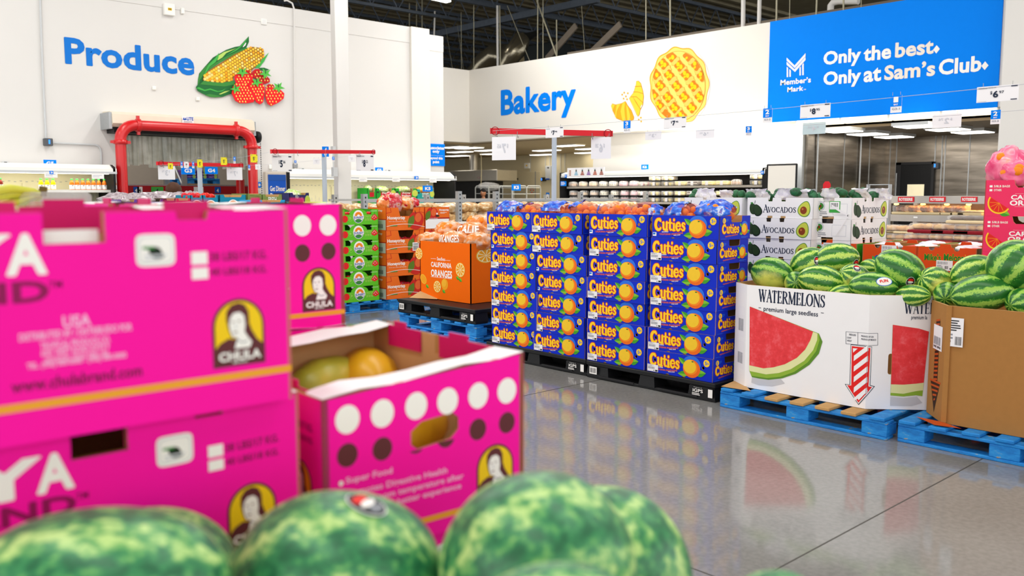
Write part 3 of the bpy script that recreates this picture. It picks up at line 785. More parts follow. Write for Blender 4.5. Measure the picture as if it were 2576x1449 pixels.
# bags of mandarins in the top cartons
def mandarin_bag(name, c, L, yaw, n, seed, label, wrap, drop=0.0):
    """c = middle of the bag's underside, L = length along local y"""
    r = random.Random(seed)
    t = thing('mandarin_bag', label, 'fruit bag', c, yaw, 'bags of mandarins in the top cartons', local=True)
    fr = 0.031; pts = []
    tries = 0
    while len(pts) < n and tries < 4000:
        tries += 1
        u = r.uniform(-1, 1); v = r.uniform(-1, 1); zz = r.uniform(0, 1)
        if u*u + v*v > 1: continue
        p = Vector((v*.085, u*L*.5, fr + zz*.075*math.sqrt(max(0, 1-u*u))))
        if all((p-q).length > fr*1.75 for q in pts): pts.append(p)
    mb0 = MB(); mb0.ell((0,0,0), (fr, fr, fr*.88), FRUITO, 12, 8, .05, 2, seed); o0 = None
    for p in pts:
        if o0 is None: o0 = mb0.build('mandarin', t); o = o0
        else: o = o0.copy(); COL.objects.link(o)
        o.parent = t; o.location = p; o.rotation_euler = (r.uniform(0,6), r.uniform(0,6), 0)
    mb = MB(); mb.ell((0, 0, .06), (.118, L*.56, .085), RNET, 20, 12, .22, 3, seed, zmin=-.055)
    mb.build('mesh_net', t)
    # the printed film band: a lumpy sheet folded over part of the bag
    a0, a1, f0, f1 = wrap
    mb = MB(); nu, nv = 16, 12; vs = []; fs = []
    for i in range(nv+1):
        for j in range(nu+1):
            y = L*.56*(f0 + (f1-f0)*i/nv); a = math.radians(a0 + (a1-a0)*j/nu)
            k = math.sqrt(max(.05, 1 - (y/(L*.6))**2)); q = Vector((math.cos(a)*.122*k, y, .06 + math.sin(a)*.092*k))
            q += Vector((math.cos(a), 0, math.sin(a))) * (.028*noise.noise(Vector((y*22, a*3.2, seed))) + .008*noise.noise(Vector((y*70, a*9, seed))))
            q.z = max(q.z, .004); vs.append(q)
    for i in range(nv):
        for j in range(nu): fs.append((i*(nu+1)+j, i*(nu+1)+j+1, (i+1)*(nu+1)+j+1, (i+1)*(nu+1)+j))
    mb.add(vs, fs, BFILM, True); mb.build('printed_film', t)
    return t
ZB = .141 + 7*CHt - .055
mandarin_bag('b', (5.52, 6.0, ZB), .24, 0.1, 9, 1, 'mandarin bag with its blue film folded flat, left in the leftmost carton', (40, 215, -.9, .95))
mandarin_bag('b', (5.50, 5.68, ZB-.015), .22, -0.1, 12, 2, 'mandarin bag showing red net and fruit, right in the leftmost carton', (70, 150, .3, .95))
mandarin_bag('b', (5.50, 5.36, ZB), .32, 0.05, 16, 3, 'mandarin bag with blue film arched over it, left in the second carton column', (60, 175, -.55, .98))
mandarin_bag('b', (5.50, 5.05, ZB), .30, -0.05, 16, 4, 'mandarin bag heaped with a purple net, right in the second carton column', (78, 150, .1, .98))
mandarin_bag('b', (5.50, 4.72, ZB), .30, 0.0, 18, 5, 'mandarin bag of loose looking fruit, left in the third carton column', (120, 200, .62, .98))
mandarin_bag('b', (5.50, 4.40, ZB), .30, 0.08, 17, 6, 'mandarin bag edged by blue film, right in the third carton column', (95, 190, -.98, -.5))
mandarin_bag('b', (5.52, 4.06, ZB), .26, 0.1, 14, 7, 'mandarin bag slumped under blue film, left in the rightmost carton column', (62, 200, -.3, .98))
mandarin_bag('b', (5.54, 3.79, ZB+.015), .30, 0.0, 16, 8, 'mandarin bag fully wrapped in blue print, right in the rightmost carton column', (52, 200, -.95, .7))

# ---------------------------------------------------------------- watermelon bins
class Wrap(Dec):
    """print that folds round a crease at u=W onto a second face"""
    def __init__(s, mb, O, U, V, W, U2, lift=.0007):
        super().__init__(mb, O, U, V, lift); s.W = W; s.U2 = Vector(U2).normalized(); s.N2 = s.U2.cross(s.V).normalized()
    def P(s, u, v, l):
        if u <= s.W + 1e-6 and not s.side: return s.O + s.U*u + s.V*v + s.N*(s.lift*l + s.k*4e-6)
        return s.O + s.U*s.W + s.U2*(u-s.W) + s.V*v + s.N2*(s.lift*l + s.k*4e-6)
    def uv(s, px, py):
        s.side = False
        a = Dec.uv(s, px, py)
        if a[0] <= s.W: return a
        O = s.O + s.U*s.W; r = ray(px, py); t = (O-EYE).dot(s.N2)/r.dot(s.N2); q = EYE + r*t - O
        return (s.W + q.dot(s.U2), q.dot(s.V))
    def poly(s, pts, m, l=1):
        s.k += 1; n = len(pts); ar = sum(pts[i][0]*pts[(i+1)%n][1] - pts[(i+1)%n][0]*pts[i][1] for i in range(n))
        if ar < 0: pts = pts[::-1]
        for side in (False, True):
            sg = -1 if not side else 1; out = []
            for i in range(n):
                a, b = pts[i], pts[(i+1)%n]; da, db = (a[0]-s.W)*sg, (b[0]-s.W)*sg
                if da >= 0: out.append(a)
                if da*db < 0: k = da/(da-db); out.append((a[0]+(b[0]-a[0])*k, a[1]+(b[1]-a[1])*k))
            if len(out) > 2:
                s.side = side; s.mb.add([s.P(*q, l) for q in out], [tuple(range(len(out)))], m)
        s.side = False
        return s
    side = False
def bin_shell(pts, z0, z1, mf, holes, mbk):
    """pts run clockwise seen from above, so that each panel faces outward"""
    mb = MB(); n = len(pts)
    for i in range(n):
        a = Vector((*pts[i], z0)); b = Vector((*pts[(i+1)%n], z0)); L = (b-a).length
        mb.panel((a, (b-a)/L, (0,0,1)), [(0,0),(L,0),(L,z1-z0),(0,z1-z0)], holes.get(i, []), .012, mf, KRAFTL, mbk)
    mb.add([Vector((*p, z0+.004)) for p in pts[::-1]], [tuple(range(n))], mbk)
    return mb
def oblong(u, v, w, h, n=6):
    r = w/2; out = []
    for i in range(n+1): a = math.pi*i/n; out.append((u + r*math.cos(a), v + h/2 - r + r*math.sin(a)))
    for i in range(n+1): a = math.pi + math.pi*i/n; out.append((u + r*math.cos(a), v - h/2 + r + r*math.sin(a)))
    return out
def c8(x, y): return (1780 + x/2.337, 560 + y/2.337)
t1 = thing('watermelon_bin', 'white octagonal cardboard bin printed with watermelon slices and a striped arrow', 'bin', (5.4, 2.95, .142))
z0, z1 = .142, .872
P1 = [(5.50, 3.57), (5.40, 3.415), (5.40, 2.53), (5.66, 2.25), (6.12, 2.25), (6.27, 2.42), (6.27, 3.40), (6.1, 3.57)]
mb = bin_shell(P1, z0, z1, WCARD, {2: [oblong(.143, .292, .030, .135)]}, KRAFTL); mb.build('bin_wall', t1)
W = 3.415 - 2.53; u2 = Vector((.26, -.28, 0)).normalized()
mb = MB(); d = Wrap(mb, (5.40, 3.415, z0), (0,-1,0), (0,0,1), W, u2)
pw = lambda x, y: d.uv(*c8(x, y))
a, b = pw(300, 462), pw(690, 500)
d.letters('WATERMELONS', SERIF, a[0], a[1], b[0], a[1]+.083, NAVY, 1, .002)
a, b = pw(330, 508), pw(650, 528)
d.text('premium large seedless', a[0], pw(330,517)[1]-.012, b[0], pw(330,517)[1]+.03, NAVY, 1, .012); d.rect(a[0]-.04, pw(330,505)[1], a[0]-.02, pw(330,505)[1]+.004, NAVY); d.rect(b[0]+.02, pw(650,530)[1], b[0]+.04, pw(650,530)[1]+.004, NAVY)
SHADOWG = mat('print_soft_grey', '#c9c9cc', .6, var=0)
RIND1 = mat('print_rind_green', '#8fb53a', .5, var=.08, scale=30); RIND2 = mat('print_rind_pale', '#e3e6a8', .5, var=.05); RINDD = mat('print_rind_dark', '#5f8f2a', .5, var=.08)
d.poly([pw(*q) for q in ((262,900),(430,918),(455,945),(380,962),(300,955),(258,940))], SHADOWG, 1)
d.poly([pw(*q) for q in ((250,493),(655,652),(676,700),(655,770),(600,835),(520,888),(440,915),(360,924),(300,916),(262,908),(246,870))], RINDD, 2)
d.poly([pw(*q) for q in ((250,493),(655,652),(660,690),(640,755),(590,822),(510,878),(430,906),(350,914),(258,900),(246,860))], RIND1, 3)
d.poly([pw(*q) for q in ((250,493),(648,652),(646,690),(622,750),(570,812),(490,862),(420,884),(345,892),(248,872),(246,850))], RIND2, 4)
d.poly([pw(*q) for q in ((250,493),(622,641),(606,690),(576,745),(526,795),(456,832),(390,850),(330,856),(248,838))], FLESH, 5)
# second picture on the slanted face
d.poly([pw(*q) for q in ((1088,600),(1240,622),(1300,640),(1262,1020),(1225,1015),(1150,1022),(1074,1016))], RIND1, 2)
d.poly([pw(*q) for q in ((1088,600),(1240,622),(1300,640),(1266,985),(1225,990),(1150,1006),(1075,1000))], RIND2, 3)
d.poly([pw(*q) for q in ((1088,600),(1240,622),(1300,640),(1270,940),(1225,946),(1150,952),(1077,950))], FLESH, 4)
d.poly([pw(*q) for q in ((1074,1022),(1150,1030),(1230,1022),(1262,1060),(1200,1078),(1072,1076))], SHADOWG, 1)
a, b = pw(1156, 536), pw(1300, 545); d.side = True
st, wd = strokes('WATERM', SERIF); k = .052
for p, wl in st:
    for e in range(len(p)-1):
        pass
for p, wl in st: Dec.stroke(d, [(a[0] + q[0]*k*.9, a[1] + q[1]*.072) for q in p], [x*k*1.2 for x in wl], NAVY, 1)
d.side = True; Dec.text(d, 'premium la', pw(1196,570)[0], pw(1196,575)[1], pw(1290,570)[0], pw(1196,575)[1]+.032, NAVY, 1, .012); d.side = False
# striped arrow
d.poly([pw(*q) for q in ((842,715),(966,728),(956,955),(983,962),(888,1072),(807,948),(836,950))], NAVY, 1)
d.poly([pw(*q) for q in ((845,719),(963,731),(952,958),(976,964),(888,1066),(813,951),(840,953))], WCARD, 2)
arrow = [(849,725),(957,736),(945,962),(966,966),(888,1058),(822,955),(846,957)]
d.poly([pw(*q) for q in arrow], PRED, 3)
for k in range(5):
    y = 742 + k*62; d.poly([pw(*q) for q in ((862,y+40),(944-(k*2),y-22),(944-(k*2),y+10),(860,y+72 if k < 4 else y+60))], WCARD, 4)
d.poly([pw(*q) for q in ((856,738),(884,740),(857,764))], WCARD, 4)
d.poly([pw(*q) for q in ((880,1024),(936,980),(940,990),(890,1044))], WCARD, 5)
for y0_, y1_ in ((640,642),(711,713)):
    d.poly([pw(813,y0_), pw(1000,y0_+9), pw(1000,y1_+9), pw(813,y1_)], NAVY, 1)
for x in (813, 883, 999): d.poly([pw(x,641+(x-813)*.05), pw(x+2,641+(x-813)*.05), pw(x+2,712+(x-813)*.05), pw(x,712+(x-813)*.05)], NAVY, 1)
for tx, xa_, ya_, xb2, yb2 in (('SEEDLESS',832,658,872,664),('COUNT',820,676,846,680),('WEIGHT',820,694,848,698),('PRODUCE OF USA',904,667,976,672),('PRODUCE OF MEXICO',904,685,990,692)):
    a, b = pw(xa_, ya_+4), pw(xb2, yb2+4); d.side = a[0] > W; Dec.text(d, tx, a[0], a[1], b[0], a[1]+.011, NAVY, 1, .02); d.side = False
mb.build('bin_print', t1)
mb = MB()
for zz, dz in ((.60, .22), (.36, .2)):
    o = Vector((5.50, 3.57, zz)); q = (Vector((5.40, 3.415, zz)) - o).normalized(); dd = Dec(mb, o, q, (0,0,1)); dd.rect(.05, -dz/2, .16, dz/2, PAPER, 1); dd.bars(.06, -dz*.3, .15, dz*.1, 10, GINK, 2)
mb.build('shipping_label', t1)
mb = MB(); mb.add([(5.28,3.53,.145),(5.50,3.56,.15),(5.40,3.40,.148),(5.30,3.3,.146)], [(0,1,2,3)], KRAFTL); mb.build('loose_flap', t1)

t2 = thing('watermelon_bin', 'plain brown cardboard bin heaped with watermelons at the right edge', 'bin', (5.4, 1.5, .142))
P2 = [(5.61, 2.235), (5.40, 2.06), (5.40, .95), (5.6, .8), (6.1, .8), (6.27, 1.0), (6.27, 2.0), (6.05, 2.235)]
mb = bin_shell(P2, z0, .85, KRAFT, {0: [oblong(.135, .36, .03, .13)]}, KRAFT)
mb.cbox((5.395, 2.045, .5), (.012, .03, .70), KRAFT); mb.build('bin_wall', t2)
o = Vector((5.61, 2.235, z0)); q = (Vector((5.40, 2.06, z0)) - o).normalized()
mb = MB(); d = Dec(mb, o, q, (0,0,1)); PO2 = mat('arrow_print_orange', '#c4531c', .7, var=.1); PBK = mat('arrow_print_black', '#3a2417', .7, var=.1)
d.poly([(.10,.60),(.17,.60),(.17,.22),(.215,.22),(.135,.03),(.05,.22),(.10,.22)], PBK, 1)
for k in range(15): y = .225 + k*.026; d.poly([(.104,y),(.166,y+.012),(.166,y+.024),(.104,y+.012)], PO2, 2)
for k in range(5): y = .08 + k*.028; h = .012 + .02*k; d.poly([(.135-h,y+.02),(.135+h,y+.03),(.135+h,y+.042),(.135-h,y+.032)], PO2, 2)
d.text('UP', .115, .40, .155, .44, PBK, 3, .04)
mb.build('arrow_print', t2)
mb = MB(); d.mb = mb; d.rect(.07, .42, .22, .57, PAPER, 3); d.bars(.08, .45, .2, .5, 14, GINK, 4); d.text('0400 38900', .08, .43, .2, .445, INK, 4, .02)
d2 = Dec(mb, (5.40, 2.06, z0), (0,-1,0), (0,0,1)); d2.rect(0, .47, .10, .64, PAPER, 14); d2.lines(.01, .56, .09, .63, 5, INK, 15); d2.bars(.055, .48, .095, .53, 9, INK, 15); d2.lines(.01, .49, .045, .55, 3, GINK, 15)
mb.build('shipping_label', t2)
mb = MB(); mb.add([(5.30,2.06,.147),(5.42,2.22,.147),(5.40,2.06,.149),(5.33,1.92,.147)], [(0,1,2,3)], PO2); mb.build('loose_flap', t2)

mb = MB(); mb.ell((0,0,0), (1,1,1), MELON, 32, 20, .03, 1.4, 3); mm = mb.build('watermelon'); me_melon = mm.data
bpy.data.objects.remove(mm)
mb = MB(); mb.ell((0,0,0), (1,1,1), MELOND, 32, 20, .03, 1.4, 5); mm = mb.build('watermelon'); me_melond = mm.data; bpy.data.objects.remove(mm)
mb = MB(); mb.ell((0,0,0), (1,1,1), MELONF, 48, 32, .03, 1.4, 6); mm = mb.build('watermelon'); me_melonf = mm.data; bpy.data.objects.remove(mm)
STKM = [None]
def melon(p, rx, ry, tilt, k, spot, label, group, me=None, sticker=None, fwd=None):
    """p centre, rx long and ry short half size in metres, tilt in the picture, k>0 points the far end away"""
    ca, sa = math.cos(math.radians(tilt)), math.sin(math.radians(tilt))
    X = (RT*ca + UP*sa + FW*k).normalized()
    Y = {'none': -FW, 'left': RT, 'low': UP + RT*.2, 'right': -RT, 'top': -UP - FW*.2, 'front': FW*.9 + UP*.7, 'frontl': FW*.8+RT*.6}[spot]
    Y = (Y - X*Y.dot(X)).normalized(); Z = X.cross(Y)
    o = bpy.data.objects.new('watermelon', me or me_melon); COL.objects.link(o)
    o.matrix_world = Matrix.Translation(p) @ Matrix((X, Y, Z)).transposed().to_4x4() @ Matrix.Diagonal((rx, ry, ry, 1))
    tag(o, label, 'watermelon', group)
    if sticker:
        # sticker: an oval patch on the rind, aimed at (right, up) in the picture
        su, sv, kind = sticker; mb = MB(); L = o.matrix_world.inverted()
        dirc = (RT*su + UP*sv - FW*math.sqrt(max(0.05, 1-su*su-sv*sv))).normalized()
        def onrind(dv, h):
            q = (L.to_3x3() @ dv).normalized(); return q*(1.012 + h)
        e1 = dirc.cross(Vector((0,0,1))).normalized(); e1 = -e1; e2 = e1.cross(dirc)*-1
        s_ = .032/ry
        def patch(a, b, m, h, cx=0, cy=0, n=16):
            vs = [onrind(dirc + e1*cx + e2*cy, h)] + [onrind(dirc + e1*(cx+a*math.cos(2*math.pi*i/n)) + e2*(cy+b*math.sin(2*math.pi*i/n)), h) for i in range(n)]
            mb.add(vs, [(0, 1+i, 1+(i+1)%n) for i in range(n)], m, True)
        if kind == 'fun':
            patch(s_*1.55, s_*.95, CB2, 0); patch(s_*1.42, s_*.83, SWHITE, .004)
            vs, fs = tmesh('FUN', .04)
            mb.add([onrind(dirc + e1*(s_*(a-.5)*1.5) + e2*(s_*(b-.4)*.6), .009) for a, b in vs], fs, PRED)
        else:
            patch(s_*.78, s_*1.0, PAPER, 0); patch(s_*.7, s_*.92, INK, .004); patch(s_*.5, s_*.3, PRED, .008, 0, s_*.35); patch(s_*.5, s_*.22, SWHITE, .009, 0, -s_*.05); patch(s_*.4, s_*.25, GINK, .009, 0, -s_*.5)
        mb.build('sticker', o, loc=(0,0,0))
    return o
def binmelon(cx, cy, w, h, tilt, X, label, k=.3, spot='none', sticker=None, me=None, g='watermelons in the white bin'):
    px, py = c8(cx, cy); p = at(px, py, 0, X); s = depth(p)/FPX/2.337/2
    return melon(p - UP*.012, w*s*1.03, h*s*1.17, tilt, k, spot, label, g, me, sticker)
G1, G2 = 'watermelons in the white bin', 'watermelons in the brown bin'
binmelon(382, 295, 245, 172, -18, 5.66, 'leftmost watermelon in the white bin, yellow on its lower left', -.35, 'left', me=me_melond)
binmelon(592, 226, 210, 150, 28, 5.84, 'pale green watermelon with a sticker, behind the leftmost two in the white bin', -.2, 'none', (.25, .1, 'a'))
binmelon(757, 208, 255, 168, 6, 5.92, 'highest watermelon at the back of the white bin, with a dark sticker', -.2, 'low', (.72, -.25, 'a'))
binmelon(522, 345, 120, 118, 5, 5.62, 'small dark watermelon seen end on at the front of the white bin', 2.5, 'none', me=me_melond)
binmelon(668, 335, 258, 165, -10, 5.60, 'bright watermelon with a yellow cheek at the front centre of the white bin', -.35, 'right', (.85, -.4, 'a'))
binmelon(862, 328, 205, 160, -30, 5.74, 'pale yellow green watermelon with a dark sticker, middle of the white bin', .3, 'front', (-.1, .72, 'a'))
binmelon(952, 258, 130, 92, -10, 5.98, 'small watermelon showing its stem end, back row of the white bin', -2.0, 'none')
binmelon(976, 368, 268, 152, -4, 5.58, 'watermelon with the oval white sticker reading FUN', -.3, 'none', (.25, .35, 'fun'), me_melond)
binmelon(1132, 268, 290, 200, -32, 5.74, 'largest dark watermelon in the white bin, with a low sticker', -.3, 'none', (.1, -.55, 'a'), me_melond)
binmelon(1208, 418, 200, 110, 0, 5.60, 'watermelon just showing above the right rim of the white bin', -1.2, 'none')
binmelon(1338, 342, 200, 160, -20, 5.72, 'yellowish watermelon at the right end of the white bin', .3, 'frontl')
binmelon(370, 420, 110, 90, 0, 5.52, 'watermelon sliver behind the left rim of the white bin', .4, 'none')
binmelon(800, 430, 230, 130, 0, 5.60, 'watermelon low behind the front rim, beneath the pale one in the white bin', .4, 'none')
binmelon(1568, 290, 262, 190, 20, 5.80, 'watermelon with a round sticker at the back left of the brown bin', -.3, 'none', (-.05, -.35, 'a'), g=G2)
binmelon(1800, 240, 300, 250, 60, 5.68, 'largest watermelon standing tall on the brown bin heap', -.5, 'none', me=me_melond, g=G2)
binmelon(1618, 402, 345, 190, 8, 5.56, 'big striped watermelon at the front of the brown bin', -.2, 'none', g=G2, me=me_melond)
binmelon(1408, 412, 150, 130, 30, 5.66, 'small watermelon tucked in the left corner of the brown bin', 1.2, 'none', g=G2, me=me_melond)
binmelon(1845, 460, 170, 150, 10, 5.58, 'dark watermelon low at the right end of the brown bin', .3, 'none', g=G2, me=me_melond)
binmelon(1690, 330, 220, 180, 0, 5.9, 'shaded watermelon between the larger ones in the brown bin', .3, 'none', g=G2, me=me_melond)
# ---------------------------------------------------------------- avocado cartons
AVD = mat('avocado_print_dark', '#27401f', .5, var=.15, scale=60); AVD2 = mat('avocado_print_shadow', '#18291a', .5, var=.1)
AVF = mat('avocado_print_flesh', '#c9d24f', .5, var=.05); AVE = mat('avocado_print_rim', '#4f8f2c', .5, var=.05); PIT = mat('avocado_print_pit', '#8a3f16', .45, var=.15, scale=40); PITL = mat('avocado_print_pit_light', '#c97a3c', .45, var=0)
AW, AD, AH = .60, .40, .167
def pear(d, u, v, h, tilt, m, l, k=1.0):
    pts = []
    for i in range(24):
        a = 2*math.pi*i/24; r = h*(.5 + .0*a); y = math.sin(a)*h*.5; x = math.cos(a)*h*.34*(1 - .28*math.sin(a))*k
        c, s_ = math.cos(tilt), math.sin(tilt); pts.append((u + x*c - y*s_, v + x*s_ + y*c))
    d.poly(pts, m, l)
def avo_front(d, W, H):
    U, V = (lambda k: k*W), (lambda k: k*H)
    pear(d, U(.10), V(.45), V(.58), .5, AVD, 2, 1.15); pear(d, U(.165), V(.38), V(.62), .45, AVD2, 3, 1.1); pear(d, U(.16), V(.40), V(.54), .45, AVD, 4, 1.0)
    leaf(d, (U(.10), V(.72)), (U(.05), V(.74)), .3, MGRN, 4); d.stroke([(U(.12), V(.7)), (U(.125), V(.86))], .004, AVD2, 4)
    d.letters('A', SERIF, U(.25), V(.27), U(.335), V(.64), NAVY, 2, .001)
    d.letters('VOCADOS', SERIF, U(.325), V(.28), U(.755), V(.54), NAVY, 2, .0012, track=.05)
    pear(d, U(.875), V(.47), V(.78), -.38, AVE, 2, 1.2); pear(d, U(.875), V(.47), V(.71), -.38, AVF, 3, 1.18)
    d.ell(U(.862), V(.40), V(.175), V(.185), PIT, 4); d.ell(U(.85), V(.46), V(.05), V(.05), PITL, 5)
def avo_end(d, W, H):
    for k, (u, v) in enumerate(((.27, .52), (.67, .52))):
        d.ell(u*W, v*H, .042, .042, FINK, 2); d.ell(u*W, v*H, .040, .040, WCARD, 3); d.ell(u*W, v*H, .030, .026, LGRN if k else MGRN, 4); d.ell(u*W+.006, v*H+.006, .012, .011, SWHITE, 5); d.ell(u*W-.01, v*H-.006, .010, .009, YEL, 5)
        d.lines(u*W-.03, v*H+.045, u*W+.03, v*H+.053, 1, FINK, 2)
def avocado_carton(label, form=False):
    t = thing('avocado_carton', label, 'carton', (0,0,0), 0, 'white avocado cartons', local=True)
    mb = MB(); W, D, H = AW, AD, AH-.001
    def nk(L, cs, w=.046, h=.030):
        p = [(0,0)]
        for c in cs: p += [(c-w/2,0),(c-w/2,h*.6),(c+w/2,h*.6),(c+w/2,0)]
        p += [(L,0),(L,H)]
        for c in cs[::-1]: p += [(c+w/2,H),(c+w/2-.004,H-h),(c-w/2+.004,H-h),(c-w/2,H)]
        return p + [(0,H)]
    mb.panel(((0,W/2,0),(0,-1,0),(0,0,1)), nk(W, (.36*W, .56*W)), [], .006, WCARD, WCARD, WCARD)
    mb.panel(((D,-W/2,0),(0,1,0),(0,0,1)), nk(W, (.36*W, .56*W)), [], .006, WCARD, WCARD, WCARD)
    mb.panel(((0,-W/2,0),(1,0,0),(0,0,1)), nk(D, (D*.5,), .10, .035), [], .006, WCARD, WCARD, WCARD)
    mb.panel(((D,W/2,0),(-1,0,0),(0,0,1)), nk(D, (D*.5,), .10, .035), [], .006, WCARD, WCARD, WCARD)
    mb.box((.006,-W/2+.006,.001),(D-.006,W/2-.006,.007), KRAFTL); mb.build('carton_body', t)
    mb = MB(); avo_front(Dec(mb, (0,W/2,0), (0,-1,0), (0,0,1), .0005), W, H); mb.build('front_print', t)
    mb = MB(); d = Dec(mb, (0,-W/2,0), (1,0,0), (0,0,1), .0005); avo_end(d, D, H)
    d2 = Dec(mb, (D,W/2,0), (-1,0,0), (0,0,1), .0005)
    d2.ell(.13, .10, .042, .042, FINK, 1); d2.ell(.13, .10, .03, .026, MGRN, 2); d2.ell(.13, .10, .012, .012, PIT, 3)
    d2.rect(.24, .03, .36, .12, FINK, 1); d2.rect(.243, .033, .357, .117, WCARD, 2); d2.lines(.05, .02, .2, .06, 3, GINK, 1)
    mb.build('end_print', t)
    return t
a0 = avocado_carton('white avocado carton on top of the stack behind the rightmost mandarins')
XA, YA = 6.52, 3.845
a0.location = (XA, YA, .141 + 7*AH)
for k in range(6, -1, -1):
    dup(a0, (XA + R.uniform(-.01,.01), YA + R.uniform(-.012,.012), .141 + k*AH), math.radians(R.uniform(-1,1)),
        'white avocado carton, %s one of the stack behind the rightmost mandarins' % ORD[7-k])
dup(a0, (XA+.02, YA+.66, .141 + 7*AH), 0, 'white avocado carton half hidden behind the bags at the right end of the mandarins')
for k in range(7): dup(a0, (XA+.02, YA+.66, .141 + k*AH), 0, 'white avocado carton under the half hidden one behind the mandarins, %s from the pallet' % ORD[k])
# the crosswise stack: long printed side towards the aisle
YR = at(2141, 640, 0, 6.62).y
for k in range(7, -1, -1):
    c = dup(a0, (7.10 - .3 + .02*R.uniform(-1,1), YR + .0, .141 + k*AH), math.radians(90 + R.uniform(-1,1)),
        'white avocado carton set crosswise by the hot food case, %s from the top' % ORD[7-k])
    c.location.x = 6.92 + R.uniform(-.01,.01); c.location.y = YR + .0
top_c = [o for o in bpy.data.objects if o.get('label', '').endswith('hot food case, first from the top')][0]
top_c['_local'] = 1
mbx = MB(); mbx.box((.10, AW/2+.001, .05), (.19, AW/2+.004, .14), GRN); mbx.box((.105, AW/2+.004, .075), (.185, AW/2+.0055, .135), PAPER); d = Dec(mbx, (.185, AW/2+.0055, .075), (-1,0,0), (0,0,1), .0005); d.bars(.01, .02, .07, .05, 12, INK, 1); mbx.build('green_label', top_c)
mb = MB()
def ribbon(pts, wv, m):
    for i in range(len(pts)-1): mb.add([pts[i], pts[i+1], pts[i+1]+wv, pts[i]+wv], [(0,1,2,3)], m)
ribbon([at(x, y, 0, 6.60) for x, y in ((2092,520),(2110,532),(2133,545),(2118,570),(2102,592))], Vector((0,0,.018)), PAPER)
tag(mb.build('packing_strap', loc=at(2110, 560, 0, 6.60)), 'loose white packing strap hanging between the two avocado stacks', 'strap')
# avocado bags heaped on the top cartons
def avocado_bag(c, n, seed, label, sheets):
    r = random.Random(seed); t = thing('avocado_bag', label, 'fruit bag', c, 0, 'bagged avocados on the cartons', local=True)
    for k in range(n):
        mb = MB(); p = Vector((r.uniform(-.07,.07), r.uniform(-.11,.11), .035 + r.uniform(0,.05)))
        M = Matrix.Rotation(r.uniform(0,3), 3, 'Z') @ Matrix.Rotation(r.uniform(-.6,.6), 3, 'Y')
        mb.ell(p, (.05,.036,.036), AVOG, 12, 8, .12, 1.5, k+seed, M); mb.build('avocado', t)
    for k in range(sheets):
        mb = MB(); p = Vector((r.uniform(-.08,.04), r.uniform(-.12,.12), .05)); n_ = 7; vs = []
        ax = Vector((r.uniform(-.3,.3), 1, 0)).normalized(); bx = Vector((-.5 + r.uniform(-.4,.4), 0, .9)).normalized()
        for i in range(n_):
            for j in range(n_):
                q = p + ax*(i-3)*.024*(1+.2*math.sin(j)) + bx*(j-2)*.017 + Vector((1,0,.4))*(.03*noise.noise(Vector((i*.7, j*.7, seed+k*5))))
                vs.append(q)
        mb.add(vs, [(i*n_+j, i*n_+j+1, (i+1)*n_+j+1, (i+1)*n_+j) for i in range(n_-1) for j in range(n_-1)], FILMW, True); mb.build('bag_label', t)
ZA = .141 + 8*AH - .05
for k, (px, X, lab, n, s_) in enumerate(((1770,6.66,'bagged avocados sunk in the half hidden avocado carton',3,2),(1870,6.75,'bagged avocados at the left end of the front avocado stack',5,1),(1905,6.66,'bagged avocados under a tilted white card on the front avocado stack',4,2),(1975,6.72,'netted avocados in the middle of the front avocado stack',6,1),(2012,6.62,'yellow labelled avocado bag on the front avocado stack',4,2),(2060,6.68,'bagged avocados at the right end of the front avocado stack',6,2),(2133,6.9,'bagged avocados at the left of the crosswise avocado stack',5,1),(2180,7.0,'bagged avocados with upright film on the crosswise avocado stack',4,2))):
    p = at(px, 500, 0, X); avocado_bag((X, p.y, ZA+.012), n, 20+k, lab, s_)

